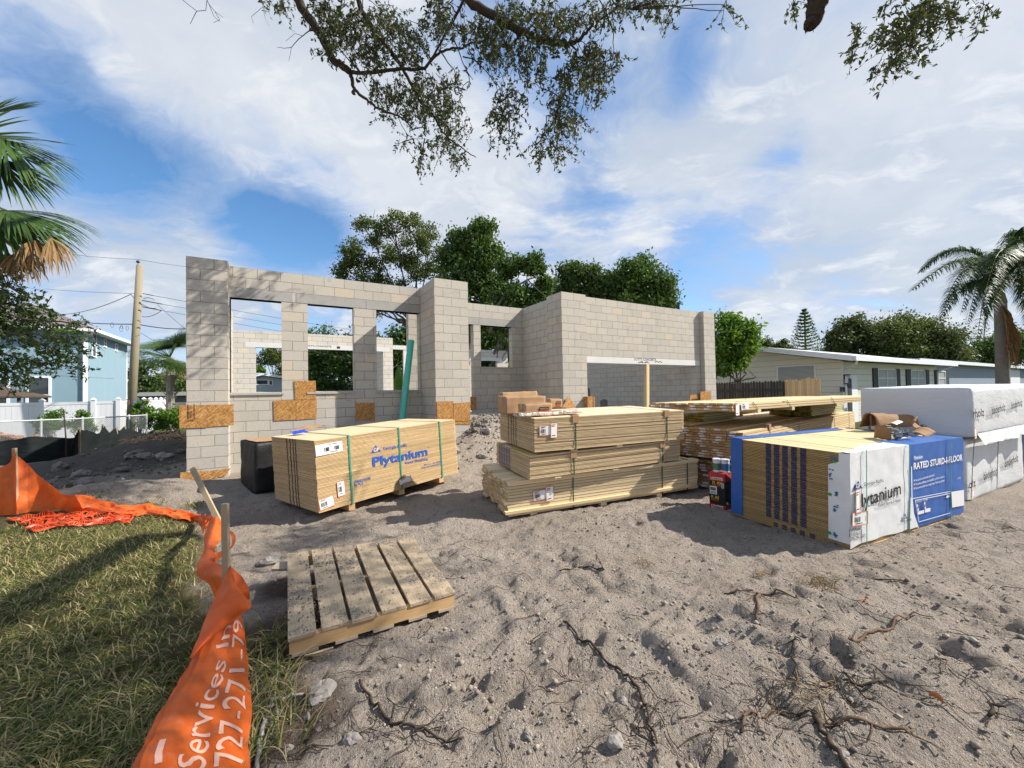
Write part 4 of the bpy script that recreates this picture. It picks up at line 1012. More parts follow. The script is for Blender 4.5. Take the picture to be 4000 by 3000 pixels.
# --- wrapped subfloor pack with blue and white cover
M = frame((4.71, 1.69, .0), (7.14, 1.44, -.01), (4.78, 2.90, .03)); s10 = T('plywood_stack', 'plywood stack wrapped in white and blue printed paper, navy stripes on its end', 'plywood stack', M=M)
lf = lambda p: local(M, p, 1, 0.0); lz = lambda p: local(M, p, 0, 0.0); H10 = .945
mk = []
for x, z0, z1 in ((636, .10, 2), (686, .10, 2), (738, .10, 2), (793, .10, 2), (850, .10, 2)):
    y = lz(zR(x, 1150)).y; mk.append((y-.03, y+.03, z0, z1))
for x in (680, 735, 788, 845, 906): y = lz(zR(x, 1440)).y; mk.append((y-.025, y+.025, .025, .075))
ply_stack(s10, 2.44, 1.22, H10, 54, PLYB, marks=mk, inkm=INKN, jit=.004)
BL = .055
xs = lf(zR(1495, 1100)).x   # white | blue boundary
WP = N('printed_wrap_white'); pw = WP.pos(); n0 = WP.noise(pw, 7, 5, .6, .8); WP.P(col=WP.mix(WP.sm(WP.noise(pw, 3, 5), .5, .75), (.72, .72, .71), (.62, .62, .61)), rough=.45, spec=.4, normal=WP.bump(n0, .3, .012)); WP = WP.m
BP = N('printed_wrap_blue'); pw = BP.pos(); n0 = BP.noise(pw, 6, 5, .6, .8); BP.P(col=BP.mix(BP.noise(pw, 3, 4), (.020, .095, .34), (.028, .125, .41)), rough=.4, spec=.45, normal=BP.bump(n0, .3, .012)); BP = BP.m
def sheet(mb, fn, nu, nv, m): mb.grid(fn, nu, nv, m)
wob = lambda x, z, s_=0.0: -.010-.005*noise.noise(Vector((x*2.5, z*2.5, s_)))-.004*noise.noise(Vector((x*8, z*8, s_+3)))
x0c = -.012; top = H10+.010
mb = MB()
edge = lambda u: BL+.02*noise.noise(Vector((u*3, 0, 5)))-.02*math.exp(-(u/.08)**2)
mb.grid(lambda u, v: (lerp(x0c, xs, u), wob(lerp(x0c, xs, u), v), lerp(edge(u), top, v)), 36, 24, 0)
mb.grid(lambda u, v: (lerp(xs, 2.455, u), wob(lerp(xs, 2.455, u), v), lerp(BL-.01, top, v)), 36, 24, 1)
# turned over the top and around the left end
mb.grid(lambda u, v: (lerp(x0c, xs, u), lerp(wob(lerp(x0c, xs, u), 1), .09+.12*smooth((u-.15)/.5)+.02*noise.noise(Vector((u*6, 1, 1))), v), top+.003*noise.noise(Vector((u*5, v*3, 2)))), 24, 6, 0)
mb.grid(lambda u, v: (lerp(xs, 2.455, u), lerp(wob(lerp(xs, 2.455, u), 1), .27+.03*noise.noise(Vector((u*6, 1, 1))), v), top+.003*noise.noise(Vector((u*5, v*3, 2)))), 24, 6, 1)
mb.grid(lambda u, v: (-.010-.004*noise.noise(Vector((u*3, v*5, 9))), lerp(wob(x0c, v), .175-.09*smooth((v-.86)/.03), u), lerp(BL+.02, top-.012, v)), 6, 40, 0)
mb.grid(lambda u, v: (2.456, lerp(wob(2.456, v), 1.2, u), lerp(BL, top, v)), 6, 10, 1)
ew = lambda p, q, h, b, m, bold=0.0: lett(mb, b, p, q, h, bold, m, fl=lf, y=-.024)
hr = lambda x, y0, y1: abs(lf(zR(x, y0)).z-lf(zR(x, y1)).z)
ew(zR(1190, 1312), zR(1435, 1228), hr(1250, 1195, 1290)*1.25, "lytanium", 2, .012)
ew(zR(1205, 1180), zR(1328, 1153), hr(1220, 1155, 1178)*1.35, "Georgia-Pacific", 2, .004)
ew(zR(1292, 1308), zR(1433, 1275), hr(1300, 1283, 1306)*1.3, "Rated Sturd-I-Floor", 2, .002)
ew(zR(1112, 1466), zR(1182, 1451), .052, "BuildGP.com", 2); ew(zR(1112, 1494), zR(1193, 1474), .052, "800-Build-GP", 2); ew(zR(1120, 1518), zR(1215, 1494), .052, "(800-284-5347)", 2)
ew(zR(1432, 1408), zR(1500, 1390), .038, "Georgia-Pacific", 2)
a, b, c = lf(zR(1143, 1203)), lf(zR(1197, 1192)), lf(zR(1170, 1146)); mb.face([(p.x, -.0235, p.z) for p in (a, b, c)], 3); mb.text("GP", (lerp(a.x, b.x, .24), -.025, lerp(a.z, c.z, .12)), (1, 0, 0), (0, 0, 1), .062, 4, .02)
a, b, c = lf(zR(1447, 1384)), lf(zR(1476, 1377)), lf(zR(1460, 1348)); mb.face([(p.x, -.0235, p.z) for p in (a, b, c)], 3); mb.text("GP", (lerp(a.x, b.x, .24), -.025, lerp(a.z, c.z, .12)), (1, 0, 0), (0, 0, 1), .038, 4, .02)
ew(zR(1512, 1078), zR(1815, 1020), hr(1600, 1020, 1062)*1.32, "RATED STURD-I-FLOOR", 4, .03); ew(zR(1515, 1018), zR(1568, 1008), .055, "Plytanium", 4, .02)
for y0, y1, b in ((1152, 1117, "Versatile and durable plywood"), (1176, 1126, "Provides stiffness and stability to floor systems"), (1200, 1150, "Recommended as a single-layer flooring system")):
    ew(zR(1524, y0), zR(1640 if 'dur' in b else 1703, y1), .038, b, 4); q = lf(zR(1515, y0+2)); mb.face([(q.x, -.024, q.z), (q.x+.02, -.024, q.z+.015), (q.x, -.024, q.z+.03)], 4)
ew(zR(1784, 1138), zR(1803, 1134), .03, "SCAN", 4)
def ln(p, q, t, m=4):
    a, b = lf(p), lf(q); mb.face([(a.x, -.024, a.z-t), (b.x, -.024, b.z-t), (b.x, -.024, b.z+t), (a.x, -.024, a.z+t)], m)
ln(zR(1500, 1258), zR(1745, 1212), .004); ln(zR(1522, 1268), zR(1740, 1225), .004); ln(zR(1545, 1400), zR(1740, 1345), .004)
a = lf(zR(1522, 1268)); b = lf(zR(1545, 1400)); mb.face([(a.x, -.024, a.z), (b.x, -.024, b.z), (b.x+.008, -.024, b.z), (a.x+.008, -.024, a.z)], 4)
for p, m_ in ((zR(1534, 1300), 4), (zR(1536, 1312), 5), (zR(1540, 1325), 4), (zR(1580, 1285), 4), (zR(1582, 1300), 5), (zR(1584, 1316), 4)):
    q = lf(p); mb.box(q.x-.012, -.026, q.z-.012, q.x+.012, -.0235, q.z+.012, m_)
ln(zR(1540, 1346), zR(1578, 1336), .018); ln(zR(1583, 1332), zR(1616, 1324), .020); ln(zR(1715, 1246), zR(1735, 1242), .012)
ew(zR(1530, 1283), zR(1565, 1276), .03, "CATEGORY", 4); ew(zR(1572, 1273), zR(1602, 1267), .03, "FOOTPRINT", 4); ew(zR(1708, 1234), zR(1735, 1228), .03, "MILL No.", 4)
q = [lf(p) for p in (zR(1750, 1312), zR(1825, 1298), zR(1822, 1203), zR(1745, 1215))]; mb.face([(p.x, -.0255, p.z) for p in q], 4)
ew(zR(1755, 1262), zR(1815, 1252), .12, "T+G", 2, .012)
q = lf(zR(1490, 1100))
# white border curve between the two halves
pts = [lf(p) for p in (zR(1497, 1060), zR(1500, 1250), zR(1510, 1350), zR(1540, 1440))]
for i in range(3): mb.face([(pts[i].x, -.0235, pts[i].z), (pts[i].x+.02, -.0235, pts[i].z), (pts[i+1].x+.02, -.0235, pts[i+1].z), (pts[i+1].x, -.0235, pts[i+1].z)], 4)
lst = [(pts[0].x-.02, pts[0].z)]+[(p.x, p.z) for p in pts]
mb.face([(lf(zR(1490, 1440)).x, -.0233, BL+.0), (pts[3].x, -.0233, BL+.0), (pts[3].x, -.0233, pts[3].z), (pts[2].x, -.0233, pts[2].z), (pts[1].x, -.0233, pts[1].z), (xs-.002, -.0233, pts[1].z)], 0)
mb.build('paper_wrap', [WP, BP, INKK, plain('navy_logo_ink', (.02, .05, .22), .6), PAPER, plain('orange_dot_ink', (.75, .25, .03), .6), INKG], s10, smooth=True)
MB().box(-.014, 1.085, .03, -.006, 1.225, H10+.012).box(-.014, 1.222, .03, 2.3, 1.232, H10+.014).box(-.012, 1.10, H10+.003, 2.2, 1.228, H10+.009).build('blue_wrap_end', BP, s10)
GD = plain('green_marker_dot', (.04, .30, .04), .6)
for p in (zR(1047, 1030), zR(1020, 1232), zR(1018, 1470), zR(389, 925), zR(398, 1105), zR(388, 1290)):
    q = lz(p); MB().tube([(-.0195, q.y, q.z), (-.0155, q.y, q.z)], .016, 9).build('green_marker_dot', GD, s10)
mb = MB()
for p, w, h in ((zR(1022, 1105), .06, .09), (zR(1058, 1235), .03, .05), (zR(1055, 1322), .03, .05), (zR(1040, 1530), .10, .02), (zR(1052, 1490), .02, .05), (zR(1040, 1010), .05, .03)):
    q = lz(p)
    for _ in range(8): yy, z_ = q.y+rnd.gauss(0, w*.3), q.z+rnd.gauss(0, h*.35); mb.box(-.0165, yy-.008, z_-.006, -.0150, yy+.008, z_+.006)
mb.build('blue_smudge', plain('blue_smear', (.06, .14, .30), .7, var=.4, scale=40), s10)
for p, t in ((1215, 1100), (1480, 1100), (1735, 1000)):
    a = lf(zR(p, 985)); strap(s10, a.x, 1.22, 0, H10+.016, STRAPG, .012, lean=0); 
for o in s10.children:
    if o.name.startswith('strap'):
        for v in o.data.vertices:
            if v.co.y < 0: v.co.y -= .024
a = lf(zR(1166, 1272)); label_card(s10, a.x, -.028, a.z, .085, .23, False, True, .02); a = lf(zR(1178, 1378)); label_card(s10, a.x, -.030, a.z, .26, .13, True, True, -.05)
MTop = M; ZT10 = H10+.004
# torn kraft box and metal connectors on it
def onTop(p, z=0.0): return local(MTop, p, 2, ZT10+z)
q = onTop(zR(1275, 890)); bx = T('torn_box', 'torn brown kraft box spilling metal connectors on the blue and white stack', 'box', M=MTop @ Matrix.Translation((q.x, q.y, ZT10)))
def crump(fn, nu, nv, name, seed, amp=.012):
    mb = MB(); o_ = Vector((seed, seed*2, 1))
    def f2(u, v): p = Vector(fn(u, v)); return p+noise.noise_vector(p*9+o_)*amp
    mb.grid(f2, nu, nv); o = mb.build(name, CARDD, bx, smooth=True); m_ = o.modifiers.new('thick', 'SOLIDIFY'); m_.thickness = .005; return o
sv = lambda p, z=0.0: (onTop(p, z)-q)
a0, a1 = sv(zR(1278, 880)), sv(zR(1385, 905))
crump(lambda u, v: (a0.x+(a1.x-a0.x)*u, a0.y+(a1.y-a0.y)*u-.02*v, v*.15), 10, 6, 'side_panel', 1)
b0_, b1_ = sv(zR(1268, 845)), sv(zR(1345, 840))
crump(lambda u, v: (b0_.x+.18*u, b0_.y+.10*u, .02+v*(.20+.05*math.sin(u*5))), 8, 6, 'side_panel', 2, .02)
c0_, c1_ = sv(zR(1320, 850)), sv(zR(1575, 835))
crump(lambda u, v: (c0_.x+(c1_.x-c0_.x)*u, c0_.y+.12+(c1_.y-c0_.y)*u+.10*math.cos(v*math.pi), .02+.20*math.sin(v*math.pi)*(1-.25*u)+.03), 16, 10, 'lid_panel', 3, .015)
d0_ = sv(zR(1610, 870)); crump(lambda u, v: (d0_.x+.05+.16*u+.05*math.cos(v*3), d0_.y+.02+.12*math.sin(v*2.5)+.06*u, .005+.17*v+.05*u), 8, 8, 'flap_panel', 4, .02)
e0_ = sv(zR(1590, 880)); crump(lambda u, v: (e0_.x+.28*u, e0_.y-.02+.20*v, .004+.05*u*u+.05*math.sin(v*3)), 8, 6, 'flap_panel', 5, .01)
mb = MB(); t = sv(zR(1485, 835)); mb.box(t.x, t.y-.03, .10, t.x+.20, t.y-.026, .15, 0); mb.box(t.x, t.y-.032, .128, t.x+.05, t.y-.0295, .148, 1)
mb.build('paper_label', [PAPER, ORANGEINK], bx)
mb = MB(); t = sv(zR(1300, 882)); mb.box(t.x+.0, t.y-.03, .03, t.x+.07, t.y-.026, .07, 0); mb.text("SIMPSON", (t.x+.005, t.y-.0315, .045), (1, 0, 0), (0, 0, 1), .02, 1); mb.build('printed_panel', [ORB, INKK], bx)
GALV = plain('galvanised_steel', (.26, .285, .295), .45, .5, metal=.6, var=.25, scale=20)
mb = MB(); rr = random.Random(4)
for i in range(34):
    p = onTop(zR(rr.uniform(1390, 1520) if i < 22 else rr.uniform(1350, 1600), rr.uniform(880, 905) if i < 22 else rr.uniform(845, 870)))
    c = Vector((p.x, p.y, ZT10+rr.uniform(.008, .06))); Rm = Matrix.Rotation(rr.uniform(0, 6.3), 3, 'Z') @ Matrix.Rotation(rr.uniform(-.8, .8), 3, 'X')
    ex_, ey_, ez_ = Rm @ Vector((.03, 0, 0)), Rm @ Vector((0, .018, 0)), Rm @ Vector((0, 0, .0015))
    mb.obox(c, ex_, ey_, ez_); mb.obox(c+ey_+Rm @ Vector((0, 0, .018)), ex_, Rm @ Vector((0, .0015, 0)), Rm @ Vector((0, 0, .018))); mb.obox(c-ey_+Rm @ Vector((0, 0, .018)), ex_, Rm @ Vector((0, .0015, 0)), Rm @ Vector((0, 0, .018)))
o = mb.build('metal_connectors', GALV); o.matrix_world = MTop; tag(o, kind='stuff')
mb = MB(); c = onTop(zR(1440, 848)); mb.grid(lambda u, v: (c.x-.06+u*.18, c.y+v*.12, ZT10+.10+.03*u+.02*math.sin(v*4)), 6, 4)
o = mb.build('paper_sheet', PAPER, smooth=True); o.matrix_world = MTop; tag(o, 'white instruction leaflet lying in the torn kraft box', 'paper')

# --- red and black carton of adhesive tubes with white tubs on it
g0 = G(zR(272, 1312), .0); M = frame(g0, G(zR(357, 1330), .0), g0+Vector((.12, .3, 0)))
ad = T('adhesive_carton', 'red and black adhesive carton beside the blue wrapped stack', 'carton', M=M)
CBK = plain('carton_black', (.018, .015, .016), .5, var=.2); CRD = plain('carton_red', (.48, .035, .03), .5, var=.1)
Wc = (G(zR(357, 1330))-g0).length*1.15; wz = lambda y: PV(zR(290, y), g0).z
zt = wz(1098); mb = MB()
mb.box(0, 0, 0, Wc, .22, zt*.5-.004, 0); mb.box(0.003, .002, zt*.5, Wc-.002, .218, zt, 0)
for z0_, z1_ in ((0, .055), (zt-.105, zt-.045)): mb.box(-.0015, -.0015, z0_, Wc+.0015, .2215, z1_, 1)
mb.box(-.001, -.001, zt-.045, Wc+.001, .221, zt+.001, 1)
mb.text("LOCTITE", (Wc*.12, -.004, zt-.088), (1, 0, 0), (0, 0, 1), .05, 2, .03, width=Wc*.76); mb.text("LOCTITE", (Wc*.12, -.004, .01), (1, 0, 0), (0, 0, 1), .05, 2, .03, width=Wc*.76)
mb.text("PL 400", (Wc*.22, -.004, zt*.68), (1, 0, 0), (0, 0, 1), .06, 3, .03, width=Wc*.62); mb.text("PL 400", (Wc*.12, -.004, zt*.27), (1, 0, 0), (0, 0, 1), .06, 3, .03, width=Wc*.5)
mb.box(Wc*.2, -.004, zt*.63, Wc*.85, -.002, zt*.665, 1); mb.box(Wc*.1, -.004, zt*.22, Wc*.6, -.002, zt*.25, 1)
mb.box(Wc*.05, -.004, zt*.40, Wc*.5, -.002, zt*.62, 2)
for k in range(7): mb.box(Wc*(.09+.05*k), -.005, zt*.50, Wc*(.09+.05*k)+.008, -.004, zt*.59, 0)
for k in range(2): mb.box(Wc*.09, -.005, zt*(.425+.03*k), Wc*.44, -.004, zt*(.44+.03*k), 0)
mb.box(Wc*.78, -.004, zt*.60, Wc*.95, -.002, zt*.74, 2)
for k in range(5): mb.box(Wc*.79, -.005, zt*(.615+.024*k), Wc*.94, -.004, zt*(.625+.024*k), 0)
mb.build('carton_body', [CBK, CRD, PAPER, YELLOWINK], ad)
TUB = plain('white_plastic_tub', (.74, .76, .78), .35, .5, var=.03); TUBL = plain('blue_tub_label', (.05, .16, .33), .5); GRT = plain('green_tub_label', (.10, .22, .10), .5)
for i, (x, y, lab, ml) in enumerate(((Wc*.34, .09, 'white tub with a green label on the red and black adhesive carton', GRT), (Wc*.82, .12, 'white tub with a pale blue label on the adhesive carton, against the blue wrap', TUBL))):
    t_ = T('plastic_tub', lab, 'tub', M=M @ Matrix.Translation((x, y, zt+.002)), group='tubs on the adhesive carton'); r_ = Wc*.24
    mb = MB(); mb.tube([(0, 0, 0), (0, 0, .005), (0, 0, .155)], [r_*.88, r_*.92, r_], 20); mb.build('tub_body', TUB, t_, smooth=False)
    mb = MB(); mb.tube([(0, 0, .157), (0, 0, .178)], [r_*1.05, r_*1.05], 20); mb.build('lid', TUB, t_)
    mb = MB(); mb.tube([(0, 0, .03), (0, 0, .12)], [r_*.955, r_*.985], 20, caps=False); mb.build('label_band', ml, t_)

# --- two white film wrapped timber packs
FW_ = N('white_tarpaulin_film'); pw = FW_.pos(); n0 = FW_.noise(FW_.map(pw, (1, 1, 2.2)), 5, 6, .62, 1.4); n1 = FW_.noise(pw, 1.3, 4)
FW_.P(col=FW_.mix(n1, (.56, .565, .56), (.66, .66, .65)), rough=.5, spec=.35, normal=FW_.bump(n0, .4, .022)); FW_ = FW_.m
LM = plain('leaf_green_ink', (.25, .45, .04), .6)
def wrapped(lab, P0, P1, P2, L, Wd, H, words, seed, cols=True):
    M = frame(P0, P1, P2); r_ = T('wrapped_timber', lab, 'wrapped timber', M=M, group='white wrapped timber packs')
    puffy(L, Wd, H, 16, .012, 2.2, seed).build('film_wrap', FW_, r_, smooth=True, weld=True)
    l_ = lambda p: local(M, p, 1, -.035)
    for a, b, h, w in words:
        mb = MB(); A, B = l_(a), l_(b); e = B-A; e.y = 0; wd = e.length; e.normalize(); mb.text(w, (A.x, -.034, A.z), e, Vector((-e.z, 0, e.x)), h, 0, .012, width=wd)
        mb.box(B.x-wd*.12, -.0345, B.z-.03, B.x-wd*.06, -.0335, B.z-.005, 1)
        mb.build('printed_lettering', [INKK, LM], r_)
    return r_, M
wrA, MA = wrapped('upper white film wrapped timber pack, casting shade on its left end', (7.95, 1.47, .87), (10.25, 1.30, .90), (8.02, 2.67, .88), 2.5, 1.22, .675,
   [(zR(1897, 762), zR(1968, 748), .15, "rholz"), (zR(2015, 740), zR(2098, 715), .15, "binderholz"), (zR(2135, 708), zR(2203, 685), .15, "binderholz")], 2)
wrB, MBm = wrapped('lower white film wrapped timber pack, resting on the sand', (7.90, 1.55, -.02), (10.2, 1.40, .01), (7.97, 2.75, .0), 2.45, 1.22, .855,
   [(zR(1965, 1148), zR(2050, 1112), .17, "binderholz"), (zR(2095, 1070), zR(2178, 1028), .17, "binderholz"), (zR(1872, 1200), zR(1915, 1182), .15, "olz")], 5)
mb = MB(); l_ = lambda p: local(MBm, p, 1, -.04)
for pp in (((1905, 905), (1895, 1060), (1885, 1260)), ((2055, 870), (2050, 1000), (2045, 1200))):
    mb.tube([(l_(zR(*p)).x, -.04, l_(zR(*p)).z) for p in pp], .004, 4)
mb.build('lashing', STRAPD, wrB)
a = local(MA, zR(1910, 850), 1, -.04); label_card(wrA, a.x, -.045, a.z, .10, .17, False, True)
a = local(MBm, zR(1897, 1225), 1, -.04); label_card(wrB, a.x, -.045, a.z, .09, .15, False, True, .2)
# loose film skirt at the far right and at the waist
mb = MB(); mb.grid(lambda u, v: (.02+u*2.4, -.03-.05*v-.02*math.sin(u*23+2*v)*v, .06-.14*v-.03*noise.noise(Vector((u*7, 0, 3)))*v), 50, 5); mb.build('film_skirt', FW_, wrA, smooth=True)
# --- dark tarped pile at the far right edge
tb = T('tarped_pile', 'navy tarp covered pile just past the wrapped timber at the right edge', 'tarped pile', M=frame((10.5, 1.55, -.05), (12, 1.40, -.05), (10.6, 2.8, -.05)))
puffy(1.6, 1.2, 1.42, 14, .03, 2.2, 8).build('tarp', plain('navy_tarp', (.02, .03, .075), .5, .4, bump=.4), tb, smooth=True, weld=True)
mb = MB(); mb.grid(lambda u, v: (-.02, u*1.2, 1.3-v*.25+.03*math.sin(u*9)), 12, 4); mb.build('tarp_fold', plain('navy_tarp_fold', (.03, .04, .09), .5), tb, smooth=True)
# ------------------------------------------------------------------ wooden pallet in the foreground
def mat_pallet_dirty():
    k = N('soiled_pallet_board'); s_ = k.ma('ADD', k.rand(), 0.0)
    off = k.n('CombineXYZ', {0: k.ma('MULTIPLY', s_, 17.0), 1: k.ma('MULTIPLY', s_, 7.0), 2: 0.0}).outputs[0]
    p = k.n('VectorMath', {0: k.obj(), 1: off}, operation='ADD').outputs[0]
    g = k.noise(k.map(p, (28, 1.6, 28)), 1.0, 4, .6, .6); g2 = k.noise(k.map(p, (150, 5, 150)), 1.0, 2)
    c = k.mix(g, (.34, .255, .165), (.48, .375, .25)); c = k.mix(k.ma('MULTIPLY', k.sm(g2, .48, .72), .5), c, (.19, .15, .11))
    w = k.pos(); d = k.noise(w, 5, 5, .65); d2 = k.noise(w, 60, 4, .7)
    dm = k.ma('MULTIPLY', k.sm(d, .50, .62), k.sm(d2, .42, .58)); c = k.mix(dm, c, (.155, .14, .125))
    st = k.sm(k.noise(k.map(p, (4, 2, 1)), 1.0, 4, .6), .55, .7); c = k.mix(k.ma('MULTIPLY', st, .4), c, (.20, .15, .10))
    k.P(col=c, rough=.9, spec=.15, normal=k.bump(k.ma('ADD', g2, k.ma('MULTIPLY', dm, 1.5)), .6, .006)); return k.m
PD_ = mat_pallet_dirty()
bl, br_, tl, tr_ = G(zG(172, 545), .135), G(zG(1076, 290), .135), G(zG(170, 85), .235), G(zG(852, -2), .20)
pal = T('wooden_pallet', 'weathered wooden pallet lying on the sand, soil crumbs on its boards', 'pallet', loc=(bl.x, bl.y, 0))
po = Vector((bl.x, bl.y, 0))
def pm(u, v, w): return (bl*(1-u)*(1-v)+br_*u*(1-v)+tl*(1-u)*v+tr_*u*v)+Vector((0, 0, -w))-po
def phex(name, u0, u1, v0, v1, w0, w1, mat, u0b=None, u1b=None):
    a, b = (u0 if u0b is None else u0b), (u1 if u1b is None else u1b)
    return MB().hexa([pm(u0, v0, w1), pm(u1, v0, w1), pm(b, v1, w1), pm(a, v1, w1), pm(u0, v0, w0), pm(u1, v0, w0), pm(b, v1, w0), pm(a, v1, w0)]).build(name, mat, pal)
fu = lambda x, y: (G(zG(x, y), .135).x-bl.x)/(br_.x-bl.x)
for (x0, y0), (x1, y1), dv in (((172, 545), (326, 503), 0), ((356, 492), (500, 452), .005), ((520, 447), (655, 408), -.004), ((681, 400), (810, 364), .006), ((832, 358), (948, 327), 0), ((966, 322), (1076, 290), .003)):
    a, b = fu(x0, y0), fu(x1, y1); phex('deck_board', a, b, -.005+dv, 1+dv, 0, .020, PD_)
for v in (0.005, .48, .95): phex('stringer', .006, .995, v, v+.035, .0205, .105, PALLETW)
for a, b in ((.02, .155), (.245, .37), (.46, .585), (.68, .80), (.88, .99)): phex('bottom_board', a, b, 0, 1, .1055, .124, PALLET)
V = []; Q = []
for _ in range(420):
    u, v = (rnd.gauss(.09, .06), rnd.gauss(.28, .12)) if rnd.random() < .35 else ((rnd.gauss(.3, .12), rnd.gauss(.75, .12)) if rnd.random() < .5 else (rnd.random(), rnd.random()))
    if not (0 < u < 1 and 0 < v < 1): continue
    p = pm(u, v, 0)+po; r = rnd.uniform(.003, .010); b = len(V)
    for t in (0, 1.57, 3.14, 4.71): V.append((p.x+math.cos(t)*r*rnd.uniform(.6, 1.2), p.y+math.sin(t)*r*rnd.uniform(.6, 1.2), p.z))
    V.append((p.x, p.y, p.z+r))
    for i in range(4): Q.append((b+i, b+(i+1) % 4, b+4))
tag(mesh_np('soil_crumbs', V, Q, plain('damp_soil_crumb', (.13, .115, .10), .95, .1, var=.4, scale=40)), kind='stuff')
a = G(zG(130, 120), .06); tag(MB().hexa([pm(-.11, .9, .08)+po, pm(.0, .87, .08)+po, pm(.0, .985, .08)+po, pm(-.07, 1.0, .08)+po, pm(-.11, .9, .06)+po, pm(.0, .87, .06)+po, pm(.0, .985, .06)+po, pm(-.07, 1.0, .06)+po]).build('board_offcut', PALLET), 'broken board offcut sticking out at the far left corner of the pallet', 'board')
mb = MB(); q = pm(.08, -.02, .10)+po
for i in range(4): mb.hexa([q+Vector((.02*i, -.01*i, -.02)), q+Vector((.02*i+.09, -.045-.01*i, -.02+.012*i)), q+Vector((.02*i+.095, -.04-.01*i, -.02+.012*i)), q+Vector((.02*i+.01, 0, -.02)), q+Vector((.02*i, -.01*i, -.012)), q+Vector((.02*i+.09, -.045-.01*i, -.012+.012*i)), q+Vector((.02*i+.095, -.04-.01*i, -.012+.012*i)), q+Vector((.02*i+.01, 0, -.012))])
o = mb.build('wood_splinter', WOOD, pal); o.location = -po

# ------------------------------------------------------------------ orange safety silt fence
def mat_orange():
    k = N('orange_woven_fabric'); p = k.pos(); i = k.noise(p, 5, 5, .6, .7); w = k.noise(k.map(k.uv(), (1, 1, 1)), 240, 2)
    c = k.mix(k.sm(i, .35, .7), (.74, .115, .012), (.86, .18, .03)); c = k.mix(k.ma('MULTIPLY', k.sm(k.noise(p, 14, 4, .65), .56, .70), .35), c, (.60, .27, .16)); c = k.mix(k.ma('MULTIPLY', k.sm(k.noise(p, 9, 5, .7), .58, .68), .30), c, (.30, .17, .10))
    k.P(col=c, rough=.42, spec=.4, normal=k.bump(k.ma('ADD', k.ma('MULTIPLY', i, 1.0), k.ma('MULTIPLY', w, .12)), .6, .02))
    tr = k.n('BsdfTranslucent', {0: k.hsv(c, v=.9)}).outputs[0]
    k.set(k.out.inputs[0], k.n('MixShader', {0: .30, 1: k.b.outputs[0], 2: tr}).outputs[0]); return k.m
ORG = mat_orange()
WHITEP = plain('white_fabric_print', (.72, .42, .32), .5, var=.06, scale=60)
zN = zz(400, 2000, 1.659)
def rows_fn(rows, amp=.012, freq=6, seed=0.0, bulge=0.0):
    """rows: list of lists of (px, depth or None->on ground). returns fn(u across, v along)"""
    P = []
    for r in rows:
        rr = []
        for p, d in r: rr.append(PD(p, d) if d is not None else (lambda g: Vector((g.x, g.y, hgt(g.x, g.y)+.02)))(G(p)))
        P.append(rr)
    def cr(a, b, c, d, t): return .5*((2*b)+(c-a)*t+(2*a-5*b+4*c-d)*t*t+(3*b-a-3*c+d)*t*t*t)
    def sp(L, t):
        n = len(L)-1; x = max(0, min(n-1e-6, t*n)); i = int(x); f = x-i
        return cr(L[max(i-1, 0)], L[i], L[min(i+1, n)], L[min(i+2, n)], f)
    def fn(u, v, off=0.0):
        q = sp([sp(r, u) for r in P], v)
        w = noise.noise_vector(Vector((q.x*freq, q.y*freq, q.z*freq+seed)))*amp+noise.noise_vector(Vector((q.x*freq*2.7, q.y*freq*2.7, q.z*freq*2.7+seed)))*amp*.4
        q = q+w
        if off: q = q+(EYE-q).normalized()*off
        return q
    return fn
of = T('orange_fence', 'orange fabric safety fence sagging along the lawn edge, white lettering on its nearest panel', 'fence', (0, 0, 0))
def solid(o, t=.0016):
    return o
# front panel and folded flap
mainr = [[(zN(735, 560), 2.52), (zN(800, 600), 2.5), (zN(880, 620), 2.60)], [(zN(682, 700), 2.42), (zN(765, 735), 2.36), (zN(915, 720), 2.53)], [(zN(600, 880), 2.22), (zN(700, 890), 2.15), (zN(936, 880), 2.38)],
         [(zN(540, 1030), 2.06), (zN(640, 1040), 1.99), (zN(955, 1050), 2.19)], [(zN(440, 1185), 1.86), (zN(560, 1190), 1.80), (zN(966, 1200), 2.01)], [(zN(345, 1350), 1.67), (zN(475, 1350), 1.62), (zN(966, 1350), 1.87)],
         [(zN(265, 1490), 1.52), (zN(430, 1500), 1.48), (zN(962, 1500), 1.77)], [(zN(195, 1659), 1.39), (zN(385, 1659), 1.36), (zN(960, 1659), 1.67)], [(zN(120, 1880), 1.22), (zN(330, 1880), 1.2), (zN(950, 1880), 1.53)]]
mfn0 = rows_fn(mainr, .011, 6, 1.0)
def mfn(u, v, off=0.0):
    q = mfn0(u, v, off); a = (u-.3)*9+1.5*noise.noise(Vector((v*3, u*2, 4))); return q+fw*-.010*math.sin(a*2.2)*smooth(v*4)*(1-.4*v)+up*.008*noise.noise(Vector((u*11, v*3.2, 9)))
mb = MB(); mb.grid(mfn, 30, 70, 0)
def tmap(vb, vt, ub, ut):
    return lambda x, y: mfn(lerp(ub, ut, y), lerp(vb, vt, x), .006)
